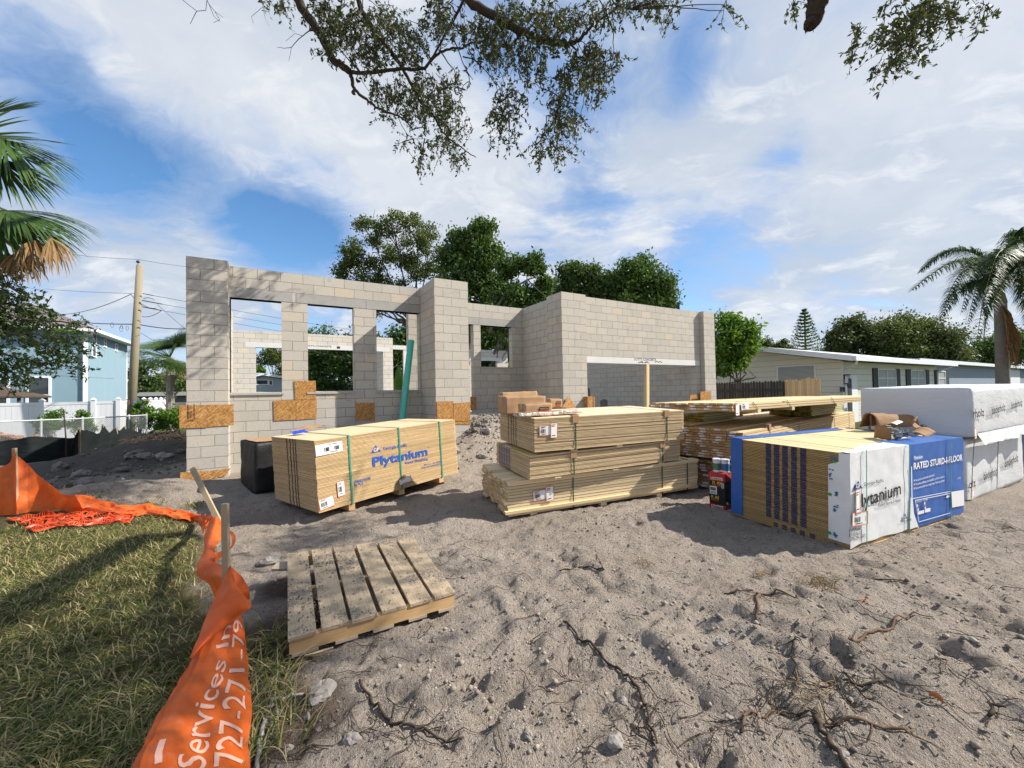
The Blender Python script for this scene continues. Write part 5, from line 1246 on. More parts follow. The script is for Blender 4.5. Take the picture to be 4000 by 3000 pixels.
def ftext(body, vb, vt, ub, ut, hh=1.0):
    vs, fs, w = glyphs(body, .004); bm = bmesh.new(); vv = [bm.verts.new((v.x/w, v.y/.72, 0)) for v in vs]
    for f in fs:
        try: bm.faces.new([vv[i] for i in f])
        except ValueError: pass
    bmesh.ops.triangulate(bm, faces=bm.faces)
    for _ in range(2):
        es = [e for e in bm.edges if e.calc_length() > .03]
        if es: bmesh.ops.subdivide_edges(bm, edges=es, cuts=1)
    bmesh.ops.triangulate(bm, faces=bm.faces)
    b = len(mb.v); bm.verts.index_update(); g = tmap(vb, vt, ub, ut)
    for v in bm.verts: mb.v.append(tuple(g(v.co.x, v.co.y)))
    for f in bm.faces: mb.f.append(tuple(b+v.index for v in f.verts)); mb.m.append(1); mb.uv.append([(0, 0)]*len(f.verts))
    bm.free()
ftext("Services Inc", .885, .05, .72, .575); ftext("727-271-79", .875, .10, .92, .75)
for k in range(3): mb.grid(lambda u, v, k=k: mfn(.44+.05*u-.03*v, lerp(.86, .72, v), .005), 2, 8, 1) if k == 0 else None
mb.build('fabric_panel', [ORG, WHITEP], of, smooth=True)
flap = [[(zN(822, 350), 2.60), (zN(828, 348), 2.59), (zN(835, 352), 2.58)], [(zN(778, 450), 2.53), (zN(830, 440), 2.50), (zN(875, 470), 2.53)], [(zN(735, 540), 2.46), (zN(840, 560), 2.42), (zN(962, 606), 2.47)], [(zN(690, 640), 2.36), (zN(790, 660), 2.32), (zN(900, 664), 2.42)], [(zN(645, 750), 2.26), (zN(720, 755), 2.22), (zN(805, 728), 2.30)], [(zN(600, 860), 2.15), (zN(640, 865), 2.12), (zN(692, 832), 2.18)], [(zN(565, 945), 2.08), (zN(572, 946), 2.07), (zN(580, 945), 2.08)]]
mb = MB(); mb.grid(rows_fn(flap, .006, 6, 2.0), 14, 30); mb.build('fabric_flap', ORG, of, smooth=True)
bandr = [[(zL(1408, 1085), 2.86), (zL(1470, 1020), 2.84), (zL(1547, 1000), 2.86)], [(zL(1450, 1130), 2.8), (zL(1530, 1080), 2.74), (zL(1605, 1028), 2.8)], [(zL(1507, 1165), 2.74), (zL(1590, 1110), 2.66), (zL(1665, 1042), 2.74)], [(zL(1530, 1245), 2.70), (zL(1640, 1170), 2.62), (zL(1735, 1092), 2.68)], [(zL(1570, 1290), 2.68), (zL(1680, 1250), 2.62), (zL(1797, 1215), 2.66)], [(zL(1640, 1310), 2.68), (zL(1720, 1300), 2.66), (zL(1790, 1275), 2.66)]]
mb = MB(); mb.grid(rows_fn(bandr, .014, 7, 3.0), 16, 24); mb.build('fabric_panel', ORG, of, smooth=True)
upr = [[(zL(1553, 655), 3.70), (zL(1558, 654), 3.69), (zL(1563, 657), 3.68)], [(zL(1500, 730), 3.62), (zL(1550, 725), 3.55), (zL(1600, 735), 3.6)], [(zL(1468, 830), 3.45), (zL(1515, 830), 3.36), (zL(1590, 828), 3.45)], [(zL(1462, 930), 3.22), (zL(1500, 930), 3.15), (zL(1557, 900), 3.25)], [(zL(1425, 1005), 3.02), (zL(1490, 1000), 2.95), (zL(1552, 970), 3.05)], [(zL(1408, 1085), 2.87), (zL(1470, 1075), 2.82), (zL(1547, 1045), 2.88)]]
mb = MB(); mb.grid(rows_fn(upr, .010, 7, 4.0), 12, 26); mb.build('fabric_panel', ORG, of, smooth=True)
loop = [[(zL(1595, 800), 3.2), (zL(1597, 835), 3.2)], [(zL(1655, 780), 3.22), (zL(1645, 800), 3.2)], [(zL(1695, 812), 3.18), (zL(1668, 830), 3.15)], [(zL(1690, 870), 3.1), (zL(1665, 880), 3.1)], [(zL(1640, 930), 3.05), (zL(1630, 905), 3.05)], [(zL(1570, 985), 3.0), (zL(1555, 940), 3.02)], [(zL(1550, 1000), 2.95), (zL(1545, 950), 2.98)]]
mb = MB(); mb.grid(rows_fn(loop, .005, 9, 5.0), 5, 26); mb.build('fabric_flap', ORG, of, smooth=True)
# crumpled run lying on the ground and the raised left end
topL = [(zL(118, 232), 5.50), (zL(200, 300), 5.53), (zL(262, 368), 5.56), (zL(340, 430), 5.6), (zL(400, 475), 5.62), (zL(450, 515), 5.65), (zL(525, 532), 5.70), (zL(640, 546), 5.74), (zL(740, 575), 5.72), (zL(850, 605), 5.62), (zL(930, 618), 5.52), (zL(1080, 606), 5.42), (zL(1200, 628), 5.30), (zL(1290, 650), 5.15), (zL(1420, 678), 4.9), (zL(1495, 692), 4.55), (zL(1548, 680), 3.95)]
botL = [(zL(118, 664), None), (zL(200, 648), None), (zL(300, 636), None), (zL(400, 632), None), (zL(480, 645), None), (zL(560, 655), None), (zL(640, 655), None), (zL(760, 668), None), (zL(870, 676), None), (zL(960, 682), None), (zL(1080, 672), None), (zL(1200, 690), None), (zL(1300, 706), None), (zL(1400, 722), None), (zL(1440, 738), None), (zL(1452, 790), 4.2), (zL(1462, 830), 3.7)]
def GT(p, lift=.015):
    d = ray(p); t = 1.0
    while t < 20:
        q = EYE+d*t
        if q.z < hgt(q.x, q.y)+lift: return q
        t += .02
    return G(p, 0)
rws = []
for i, (t, b) in enumerate(zip(topL, botL)):
    B_ = PD(*b) if b[1] else GT(b[0]); T_ = PV(t[0], B_*1.012) if i < 7 else (GT(t[0], .05) if i < 15 else PD(*t))
    rws.append((T_, B_))
def runfn(u, v):
    x = v*(len(rws)-1); i = min(int(x), len(rws)-2); f = x-i; f = f*f*(3-2*f)*.5+f*.5
    a = rws[i][0].lerp(rws[i+1][0], f); b = rws[i][1].lerp(rws[i+1][1], f); q = a.lerp(b, u)
    cr_ = smooth((v-.25)/.2); q = q+noise.noise_vector(Vector((q.x*6, q.y*6, u*3+v*9)))*(.012+.045*cr_)*math.sin(math.pi*min(1, u+.1))
    q.z += .05*cr_*abs(math.sin(u*9+noise.noise(Vector((v*14, 0, 2)))*2))
    q.z += .012*math.sin(u*20+v*60)*(1-cr_)*u*(1-u)*2
    g = hgt(q.x, q.y)+.012
    if q.z < g: q.z = g
    return q
mb = MB(); mb.grid(runfn, 22, 170); mb.build('fabric_panel', ORG, of, smooth=True)
dS = (GT(zL(118, 664))-EYE).dot(fw)
lft = [[(zL(x, y), dS) for y in ys] for x, ys in ((-260, (330, 500, 690)), (-60, (330, 480, 672)), (70, (292, 480, 668)), (92, (205, 450, 668)), (118, (232, 450, 668)))]
mb = MB(); mb.grid(rows_fn(lft, .008, 6, 7.0), 16, 26); mb.build('fabric_panel', ORG, of, smooth=True)
def stake(p_top, d_top, p_bot, d_bot, w, lab=None, parent=of, mat=STAKE, name='stake'):
    a, b = PD(p_bot, d_bot), PD(p_top, d_top); ez = (b-a); ex = ri-ez*(ri.dot(ez)/ez.length_squared); ex.normalize(); ey = ez.cross(ex).normalized()
    mb = MB(); mb.obox((a+b)/2, ex*w/2, ey*w*.3, ez/2); return mb.build(name, mat, parent)
stake(zL(1620, 585), 2.60, zL(1632, 1300), 2.58, .040); stake(zL(1385, 330), 3.85, zL(1600, 760), 3.62, .042); stake(zL(105, 185), dS+.03, zL(118, 664), dS+.03, .042)
# bright red-orange plastic netting crumpled on the grass
NET = plain('orange_red_netting', (.66, .075, .02), .4, .5, var=.2, scale=12)
mb = MB(); c0_, c1_, c2_, c3_ = zL(60, 740), zL(960, 665), zL(950, 745), zL(240, 800)
def npos(u, v):
    p = (lerp(lerp(c0_[0], c1_[0], u), lerp(c3_[0], c2_[0], u), v), lerp(lerp(c0_[1], c1_[1], u), lerp(c3_[1], c2_[1], u), v)); g = G(p, .04)
    w = noise.noise_vector(Vector((u*9, v*6, 1)))*.10; x, y = g.x+w.x, g.y+w.y
    return Vector((x, y, hgt(x, y)+.03+.05*abs(noise.noise(Vector((u*16, v*9, 5))))))
for j in range(13):
    pts = [npos(i/70, j/12) for i in range(71)]
    for i in range(0, 70): 
        if rnd.random() < .93: mb.tube([pts[i], pts[i+1]], .007, 3, caps=False)
for i in range(80):
    pts = [npos(i/79+.012*(j % 2), j/12) for j in range(13)]
    for j in range(12):
        if rnd.random() < .93: mb.tube([pts[j], pts[j+1]], .006, 3, caps=False)
tag(mb.build('plastic_netting', NET), 'crumpled red orange plastic netting lying on the grass at the fabric fence', 'netting')

# ------------------------------------------------------------------ black silt fence, chain link, vinyl fence
BLK = N('black_silt_fabric'); pw = BLK.pos(); n0 = BLK.noise(BLK.map(pw, (1, 1, 6)), 2.5, 5, .6, .6)
BLK.P(col=BLK.mix(n0, (.006, .008, .008), (.018, .022, .022)), rough=.8, spec=.1, normal=BLK.bump(n0, .6, .04)); BLK = BLK.m
tp = [(-300, 690), (0, 628), (150, 600), (340, 570), (600, 575), (790, 578), (830, 540), (858, 490), (910, 500), (1000, 512), (1075, 528), (1110, 442), (1165, 510), (1180, 526), (1260, 480), (1300, 500), (1350, 466), (1450, 505), (1600, 530), (1950, 500)]
bt = [(-300, 950), (0, 890), (150, 865), (340, 838), (560, 790), (680, 765), (740, 755), (800, 755), (880, 750), (960, 715), (1040, 700), (1110, 692), (1170, 680), (1200, 672), (1260, 655), (1300, 645), (1370, 625), (1450, 600), (1600, 570), (1950, 540)]
dd = [10.0, 10.3, 10.4, 10.5, 11.0, 11.4, 11.6, 11.7, 12.0, 12.4, 12.8, 13.0, 13.2, 13.3, 13.6, 13.8, 14.0, 14.3, 14.8, 15.5]
sf = T('silt_fence', 'slumping black fabric silt fence running below the chain link fence', 'fence', (0, 0, 0))
rows = [[(zF(*t), d), (zF((t[0]+b[0])/2, (t[1]+b[1])/2), d-.08), (zF(*b), d-.15)] for t, b, d in zip(tp, bt, dd)]
sfn = rows_fn(rows, .035, 2.5, 9.0)
mb = MB(); mb.grid(lambda u, v: sfn(u, v)-Vector((0, 0, .25*max(0, u-.9)*10*.3)), 10, 120); mb.build('fabric_panel', BLK, sf, smooth=True)
for p, d in (((858, 468), 11.72), ((1108, 432), 13.02), ((1262, 466), 13.62), ((1353, 452), 14.02), ((340, 560), 10.52)):
    a = PD(zF(*p), d); MB().box(a.x-.025, a.y-.015, -.3, a.x+.025, a.y+.015, a.z).build('stake', STAKE, sf)
a = PD(zF(688, 275), 11.3); b = PD(zF(712, 590), 11.2)
tag(MB().tube([b-Vector((0, 0, .5)), b, a], .018, 6).build('rebar_stake', plain('rusty_rebar', (.05, .035, .03), .8)), 'thin dark steel rod standing behind the black silt fence', 'rod')
GALVW = plain('chain_link_wire', (.42, .44, .44), .5, .5, metal=.3)
cl = T('chain_link_fence', 'low galvanised chain link fence along the plot edge, behind the black silt fence', 'fence', (0, 0, 0))
pA, pB = PD(zF(-150, 412), 12.2), PD(zF(1580, 335), 16.2)
rail = lambda t: pA.lerp(pB, t)+Vector((0, 0, -.02*math.sin(t*math.pi)))
MB().tube([rail(i/10) for i in range(11)], .022, 8).build('top_rail', GALVW, cl)
L_ = (pB-pA).length; Hc = 1.15; dx = (pB-pA).normalized(); mb = MB(); st = .075
n_ = int(L_/st)
for i in range(-int(Hc/st), n_):
    for s_ in (1, -1):
        t0 = i*st; a0_ = 0.0; 
        x0_, z0_, x1_, z1_ = t0, 0, t0+Hc, Hc
        if x0_ < 0: z0_ += -x0_; x0_ = 0
        if x1_ > L_: z1_ -= x1_-L_; x1_ = L_
        if x1_-x0_ < .02: continue
        f = (lambda z: -Hc+z) if s_ > 0 else (lambda z: -z)
        A_, B_ = rail(x0_/L_)+Vector((0, 0, f(z0_))), rail(x1_/L_)+Vector((0, 0, f(z1_))); o_ = Vector((0, .004*s_, 0)); mb.tube([A_+o_, B_+o_], .0042, 3, caps=False)
mb.build('wire_mesh', GALVW, cl)
for x, y0 in ((443, 400), (883, 372), (1395, 345), (1578, 322), (-100, 410)):
    best = min(range(101), key=lambda i: abs((lambda q: 1106+F*ri.dot(q-EYE)/fw.dot(q-EYE))(rail(i/100))-zF(x, y0)[0])); q = rail(best/100)
    MB().tube([(q.x, q.y+.03, -1.0), (q.x, q.y+.03, q.z+.05), (q.x, q.y+.03, q.z+.07)], [.032, .032, .01], 10).build('fence_post', GALVW, cl)
VIN = plain('white_vinyl', (.66, .67, .69), .35, .4, var=.03, scale=1)
vf = T('vinyl_fence', 'white vinyl privacy fence with capped posts in front of the blue house', 'fence', (0, 0, 0))
q0 = PD((91, 870), 17.0); YV = q0.y; ztop = q0.z
xsv = [PY((x, 868), YV).x for x in (91, 202, 256)]; stepv = xsv[1]-xsv[0]
pts = [(xsv[0]-2*stepv, YV), (xsv[0]-stepv, YV), (xsv[0], YV), (xsv[1], YV), (xsv[2], YV)]
xc = xsv[2]
yb = [PX((x, 863), lerp(xc, xc-.0, 0)).y for x in (277, 296, 311, 325, 337, 348, 358, 367)] if True else []
yb = [y for y in yb if y > YV+.5]
pts2 = [(xc, y) for y in yb[:8]]
ztop = PY((150, 868), YV).z
allp = pts+pts2
for i, (x, y) in enumerate(allp):
    MB().box(x-.075, y-.075, -.5, x+.075, y+.075, ztop+.07).hexa([(x-.095, y-.095, ztop+.072), (x+.095, y-.095, ztop+.072), (x+.095, y+.095, ztop+.072), (x-.095, y+.095, ztop+.072), (x-.02, y-.02, ztop+.16), (x+.02, y-.02, ztop+.16), (x+.02, y+.02, ztop+.16), (x-.02, y+.02, ztop+.16)]).build('fence_post', VIN, vf)
    if i:
        a, b = Vector((*allp[i-1], 0)), Vector((x, y, 0)); e = (b-a).normalized(); nn = Vector((e.y, -e.x, 0)); a += e*.076; b -= e*.076
        mb = MB(); ln_ = (b-a).length
        mb.obox((a+b)/2+Vector((0, 0, ztop-.06)), e*ln_/2, nn*.028, Vector((0, 0, .06)))
        nb = max(2, int(ln_/.15))
        for k in range(nb):
            c = a+e*ln_*((k+.5)/nb); mb.obox(c+Vector((0, 0, (ztop-.12-.4)/2)), e*(ln_/nb/2-.003), nn*.014, Vector((0, 0, (ztop-.121+.4)/2)))
        mb.build('fence_panel', VIN, vf)
# ------------------------------------------------------------------ foliage tools
def mat_leaf(name, cols, tr=.30, rough=.55, spec=.35):
    k = N(name); i = k.island(); st = [(j/(len(cols)-1), c) for j, c in enumerate(cols)]
    c = k.ramp(i, st); c = k.mix(k.ma('MULTIPLY', k.noise(k.pos(), .6, 2), .5), c, cols[len(cols)//2])
    k.P(col=c, rough=rough, spec=spec)
    t = k.n('BsdfTranslucent', {0: k.hsv(c, h=.485, sa=1.1, v=1.3)}).outputs[0]
    k.set(k.out.inputs[0], k.n('MixShader', {0: tr, 1: k.b.outputs[0], 2: t}).outputs[0]); return k.m
LF_OAK = mat_leaf('oak_leaf', [(.022, .034, .011), (.040, .058, .018), (.062, .080, .024), (.09, .095, .03)], .28)
LF_MID = mat_leaf('tree_leaf', [(.022, .048, .010), (.04, .085, .018), (.07, .12, .026), (.11, .15, .035)], .30)
LF_OLV = mat_leaf('olive_tree_leaf', [(.030, .056, .013), (.06, .10, .022), (.10, .14, .032), (.16, .18, .045)], .30)
LF_DRK = mat_leaf('dark_tree_leaf', [(.022, .056, .012), (.046, .10, .02), (.082, .145, .03), (.13, .195, .042)], .26, .5, .3)
LF_BRT = mat_leaf('bright_leaf', [(.04, .095, .012), (.07, .155, .018), (.11, .215, .028), (.17, .28, .045)], .38)
LF_FAR = mat_leaf('far_leaf', [(.036, .058, .016), (.06, .088, .024), (.09, .115, .032), (.13, .15, .045)], .28)
LF_PALM = mat_leaf('palm_frond_leaf', [(.018, .045, .010), (.035, .075, .016), (.06, .11, .025), (.09, .14, .04)], .2, .5, .25)
LF_DEAD = mat_leaf('dead_frond_leaf', [(.10, .055, .025), (.19, .11, .05), (.29, .18, .08), (.38, .26, .13)], .2, .8, .1)
TRK = plain('tree_bark', (.13, .11, .09), .95, .1, var=.35, scale=6, bump=.6)
TRKL = plain('pale_tree_bark', (.26, .235, .20), .95, .1, var=.3, scale=6, bump=.5)
TRKO = plain('oak_limb_bark', (.055, .045, .036), .95, .1, var=.45, scale=14, bump=.8)
rg = np.random.default_rng(5)
def leaf_mesh(name, C, size, mat, parent=None, up_bias=.5, aspect=.5, dirs=None):
    """C (n,3) leaf centres -> folded diamond leaves"""
    C = np.asarray(C, float); n = len(C)
    a = rg.normal(size=(n, 3)) if dirs is None else np.asarray(dirs)+rg.normal(size=(n, 3))*.35
    a /= np.linalg.norm(a, axis=1)[:, None]
    b = rg.normal(size=(n, 3))+np.array([0, 0, up_bias]); b -= a*(b*a).sum(1)[:, None]; b /= np.linalg.norm(b, axis=1)[:, None]; c = np.cross(a, b)
    s_ = size*rg.uniform(.6, 1.35, n)[:, None]
    V = np.stack([C-a*s_*.5, C+c*s_*aspect*.5+b*s_*.08, C+a*s_*.5-b*s_*.05, C-c*s_*aspect*.5+b*s_*.08], 1).reshape(-1, 3)
    return mesh_np(name, V, np.arange(4*n).reshape(n, 4), mat, parent)
def blob_pts(blobs, n, clumps=16, spread=.24, shell=.55):
    w = np.array([b[1]**2 for b in blobs]); w = w/w.sum(); out = []
    for (c, r), ww in zip(blobs, w):
        m = max(4, int(n*ww)); d = rg.normal(size=(clumps, 3)); d /= np.linalg.norm(d, axis=1)[:, None]
        cc = d*(rg.uniform(shell, 1.0, clumps)[:, None])*r*np.array([1, 1, .85]); k = rg.integers(0, clumps, m)
        out.append(np.array(c)+cc[k]+rg.normal(size=(m, 3))*r*spread*np.array([1, 1, .75]))
    return np.concatenate(out)
def limb(mb, pts, r0, r1, n=7, wob=.02):
    P = [Vector(p) for p in pts]; Q = []
    for i in range(len(P)-1):
        for t in range(4): Q.append(P[i].lerp(P[i+1], t/4)+Vector((rnd.gauss(0, 1), rnd.gauss(0, 1), rnd.gauss(0, 1)))*wob*(r0*3))
    Q.append(P[-1]); m = len(Q); mb.tube(Q, [lerp(r0, r1, (i/(m-1))**.8) for i in range(m)], n)
def tree(name, lab, px, d, n, size, mat, bark=TRK, trunk=None, tr=.22, group=None, spread=.24, shell=.55, clumps=16, fork=.45, jit=.6):
    """px: crown blobs (x, y, r) in photo points at distance d"""
    bl = []
    for (x, y, r) in px:
        dd = d+rnd.uniform(-1, 1)*jit*r*d/855; bl.append((PD((x, y), dd), r*dd/855))
    cx = sum(b[0].x for b in bl)/len(bl); cy = sum(b[0].y for b in bl)/len(bl); top = max(b[0].z for b in bl)
    if trunk: q = PD((trunk, 845), d); cx, cy = q.x, q.y
    root = T(name, lab, 'tree', (cx, cy, 0), group=group); o = Vector((cx, cy, 0))
    fk = Vector((cx+rnd.gauss(0, .2), cy, top*fork)); mb = MB(); limb(mb, [Vector((0, 0, -.3)), (fk-o)*.5, fk-o], tr, tr*.7, 8, .04)
    for c, r in bl:
        e = c-o; m_ = (fk-o).lerp(e, .5)+Vector((0, 0, -.08*e.length*.3)); limb(mb, [fk-o, (fk-o).lerp(m_, .5)+Vector((rnd.gauss(0, .25), rnd.gauss(0, .25), -.15)), m_, e], tr*.36, tr*.07, 6, .14)
        for _ in range(3):
            t = e+Vector((rnd.gauss(0, 1), rnd.gauss(0, 1), rnd.gauss(0, .8)))*r*.6; limb(mb, [m_.lerp(e, .6), e.lerp(t, .5), t], tr*.14, tr*.04, 4, .1)
    mb.build('trunk', bark, root, smooth=True)
    P = blob_pts([(tuple(c-o), r) for c, r in bl], n, clumps, spread, shell)
    leaf_mesh('crown', P, size, mat, root); return root

# ------------------------------------------------------------------ trees behind the house
tree('oak_tree', 'tall open crowned oak beyond the left room, sky showing between its branches', [(775, 545, 38), (800, 500, 34), (850, 485, 34), (905, 495, 32), (930, 530, 30), (860, 545, 40), (760, 590, 36), (815, 600, 40), (900, 580, 36), (945, 590, 30), (740, 620, 26), (870, 640, 36), (800, 650, 36), (940, 640, 34)], 33, 26000, .21, LF_OLV, TRK, trunk=887, tr=.34, fork=.46, spread=.22, clumps=11)
tree('broad_tree', 'dense dark green tree rising beyond the entry, left of the curved bare branch', [(1005, 525, 34), (1045, 505, 30), (985, 560, 36), (1045, 555, 38), (1000, 610, 40), (1050, 620, 38), (985, 665, 36), (1040, 680, 36)], 27, 24000, .27, LF_DRK, tr=.22, fork=.4, spread=.30, shell=.35, clumps=20)
t3 = tree('broad_tree', 'dark green tree with a curved bare branch, beyond the entry window wall', [(1105, 575, 28), (1150, 575, 24), (1172, 620, 24), (1100, 640, 30), (1135, 650, 30), (1090, 690, 34), (1175, 655, 20), (1140, 700, 30)], 24, 16000, .25, LF_DRK, TRK, trunk=1062, tr=.12, fork=.35, spread=.30, shell=.4)
mb = MB(); o = t3.location
limb(mb, [PD((1058, 720), 23.2)-o, PD((1072, 665), 23.2)-o, PD((1098, 628), 23.1)-o, PD((1140, 604), 23)-o, PD((1168, 596), 23)-o], .11, .03, 7, .02)
limb(mb, [PD((1100, 626), 23.1)-o, PD((1115, 610), 23.1)-o, PD((1125, 585), 23)-o], .05, .02, 6, .02); limb(mb, [PD((1140, 604), 23)-o, PD((1160, 625), 23)-o, PD((1178, 640), 23)-o], .04, .015, 6, .02)
mb.build('bare_branch', TRK, t3, smooth=True)
tree('broad_tree', 'lighter green rounded tree beyond the garage wall, joined to a darker one', [(1240, 595, 34), (1225, 630, 30), (1275, 600, 30), (1290, 640, 38), (1245, 655, 34), (1215, 650, 24)], 29, 17000, .26, LF_MID, tr=.2, spread=.30, shell=.35)
tree('broad_tree', 'peaked dark green tree beyond the garage wall', [(1375, 575, 30), (1355, 600, 36), (1400, 605, 40), (1430, 625, 30), (1335, 625, 38), (1385, 650, 42), (1435, 650, 26), (1320, 660, 34)], 30, 23000, .27, LF_DRK, tr=.25, spread=.30, shell=.35)
tree('broad_tree', 'small bright green tree beside the right garage pier', [(1568, 692, 22), (1595, 705, 24), (1618, 722, 20), (1565, 730, 26), (1600, 745, 28), (1565, 765, 26), (1600, 780, 20), (1560, 795, 18), (1620, 755, 16)], 18, 6500, .19, LF_BRT, tr=.1, fork=.4, spread=.42, clumps=10)
for i, (px, d, m, n, lab) in enumerate((
    ([(690, 745, 45), (730, 770, 50), (660, 780, 40), (705, 815, 45)], 40, LF_DRK, 6000, 'dark tree seen through the middle front window'),
    ([(790, 740, 45), (830, 765, 50), (770, 790, 45), (815, 820, 45)], 39, LF_MID, 6000, 'mid green tree seen through the right front window'),
    ([(870, 730, 45), (900, 770, 45), (870, 810, 45), (930, 740, 40)], 41, LF_DRK, 6000, 'dark tree standing beyond the teal pipe'),
    ([(1060, 725, 35), (1090, 750, 30), (1040, 770, 35), (1080, 790, 30), (1020, 730, 30)], 34, LF_DRK, 5000, 'dark tree filling the entry window'),
    ([(600, 770, 30), (575, 775, 26), (615, 800, 26), (590, 755, 22)], 52, LF_OLV, 1800, 'thin lacy tree above the grey rear house, seen through the left front window'))):
    tree('background_tree', lab, px, d, int(n*1.7), .34, m, tr=.25, group='trees beyond the rear yard', shell=.3)
tree('background_tree', 'small bright green bush above the grey rear house roof', [(557, 797, 9), (566, 800, 8)], 50, 700, .3, LF_BRT, tr=.06, group='trees beyond the rear yard')
# banana leaves beyond the teal pipe
bn = T('banana_plant', 'banana plant with broad pale leaves beyond the teal pipe', 'plant', tuple(PD((865, 850), 26)))
mb = MB(); o = bn.location
for dx, tipx, tipy in ((0, 856, 790), (6, 872, 800), (10, 880, 815), (-6, 845, 805), (4, 860, 780)):
    a = PD((862+dx, 850), 26)-o; t = PD((tipx, tipy), 26)-o; s_ = (t-a).cross(fw).normalized()
    mb.grid(lambda u, v: a.lerp(t, v)+s_*((u-.5)*.42*math.sin(math.pi*min(.96, v*.9+.08)))+Vector((0, 0, -.25*v*v))+fw*(.1*abs(u-.5)), 4, 8)
mb.build('leaf', LF_BRT, bn, smooth=True)
# right background
for px, d, m, n, s_, lab in (
    ([(1840, 705, 26), (1815, 730, 24), (1865, 730, 30), (1835, 760, 28), (1800, 755, 20)], 48, LF_FAR, 12000, .34, 'leftmost of the big rounded trees over the cream house roof'),
    ([(1915, 715, 34), (1950, 705, 32), (1900, 750, 36), (1950, 750, 38)], 48, LF_OLV, 15000, .34, 'middle big rounded tree over the cream house roof'),
    ([(2000, 715, 32), (2035, 730, 32), (1995, 755, 36), (2045, 765, 34), (2070, 770, 26)], 48, LF_FAR, 15000, .34, 'right big rounded tree over the cream house roof, left of the palm'),
    ([(2130, 760, 34), (2180, 745, 38), (2215, 760, 34), (2150, 790, 30)], 48, LF_DRK, 9000, .36, 'dark tree beyond the blue grey house at the right edge'),
    ([(1655, 742, 14), (1680, 750, 14), (1640, 755, 12), (1705, 755, 12), (1695, 740, 9)], 58, LF_FAR, 2600, .34, 'low distant tree over the cream house ridge, left of the conifer')):
    tree('background_tree', lab, px, d, n, s_, m, tr=.25, group='trees beyond the neighbouring houses', shell=.25, spread=.3, clumps=26)
for px, d, m, lab in (([(318, 792, 20), (300, 815, 24), (325, 830, 22)], 44, LF_MID, 'green tree in the gap between the pole and the fan palm'), ([(385, 800, 18), (395, 830, 20), (375, 840, 18)], 46, LF_DRK, 'dark tree right behind the fan palm at the corner pillar'), ([(-30, 830, 24), (10, 850, 16)], 46, LF_DRK, 'dark tree at the left edge beyond the gazebo')):
    tree('background_tree', lab, px, d, 2200, .28, m, tr=.15, group='trees beyond the white fence')
# Norfolk pine
npn = T('norfolk_pine', 'tiered dark conifer with a thin pointed top over the cream house', 'tree', tuple(Vector((PD((1743, 845), 46).x, PD((1743, 845), 46).y, 0))))
top = PD((1743, 668), 46).z; mb = MB(); limb(mb, [(0, 0, 0), (0, 0, top*.5), (0, 0, top)], .22, .03, 7, .004); mb.build('trunk', TRK, npn)
C = []; Dd = []
for k in range(17):
    z = top*(.42+.57*k/16); L = (1-(k/16))**.8*1.9+.16
    for j in range(7):
        a = j*2*math.pi/7+k*.9
        for t in np.linspace(.1, 1, 16):
            for _ in range(2): C.append((math.cos(a)*L*t+rnd.gauss(0, .05), math.sin(a)*L*t+rnd.gauss(0, .05), z-.10*L*t+.28*L*t*t+rnd.gauss(0, .06))); Dd.append((math.cos(a), math.sin(a), .35))
leaf_mesh('crown', C, .26, LF_DRK, npn, .3, .35, Dd)
# far tree belt closing the horizon
C = []
for i in range(15000):
    a = R(rnd.uniform(-20, 140)); r = rnd.uniform(85, 110); hh = 4.0+2.5*noise.noise(Vector((a*14, 0, 0)))+1.5*noise.noise(Vector((a*40, 2, 0)))
    C.append((r*math.cos(a), r*math.sin(a), rnd.uniform(-.5, 1)*hh if rnd.random() < .8 else hh+rnd.gauss(0, .4)))
tag(leaf_mesh('distant_trees', C, 1.6, LF_FAR, None, .4, .8), kind='stuff')

# ------------------------------------------------------------------ palms
def fan_frond(mb, hub, d, nrm, L, n=30, spread=1.75, droop=.35, wid=.030, m=0, seg=6):
    d = Vector(d).normalized(); s_ = d.cross(Vector(nrm)).normalized(); nn = s_.cross(d).normalized(); hub = Vector(hub)
    for i in range(n):
        a = (i/(n-1)-.5)*2*spread+rnd.gauss(0, .03); dir_ = (d*math.cos(a)+s_*math.sin(a)+nn*(-.15+.25*abs(a)/spread)).normalized()
        ll = L*(1-.25*(abs(a)/spread)**2)*rnd.uniform(.88, 1.08); w = wid*rnd.uniform(.8, 1.2); side = dir_.cross(nn).normalized(); p = hub.copy(); b = len(mb.v); g = Vector((0, 0, -1))
        for k in range(seg+1):
            t = k/seg; ww = w*(.35+1.1*t if t < .45 else .85*(1-(t-.45)/.55)**.7+.02)
            mb.v.append(tuple(p-side*ww*.5+nn*.006)); mb.v.append(tuple(p+side*ww*.5+nn*.006))
            q = (dir_+g*(droop*(t**1.8)*2.2)).normalized(); p = p+q*(ll/seg)
        for k in range(seg): mb.f.append((b+2*k, b+2*k+1, b+2*k+3, b+2*k+2)); mb.m.append(m); mb.uv.append([(0, 0)]*4)
PETI = plain('palm_petiole', (.14, .17, .05), .6, .3, var=.2)
cp = T('cabbage_palm', 'cabbage palm fanning in from the left edge with green fronds over dead brown ones', 'palm', tuple(Vector((PD((-110, 800), 6.2).x, PD((-110, 800), 6.2).y, 0))))
o = cp.location; crownc = PD((-105, 430), 6.2)-o
mb = MB(); limb(mb, [(0, 0, -.2), (crownc*.5), crownc-Vector((0, 0, .2))], .19, .17, 12, .01); mb.build('trunk', TRKL, cp, smooth=True)
V2 = lambda x, y, d=6.2: PD((x, y), d)-o
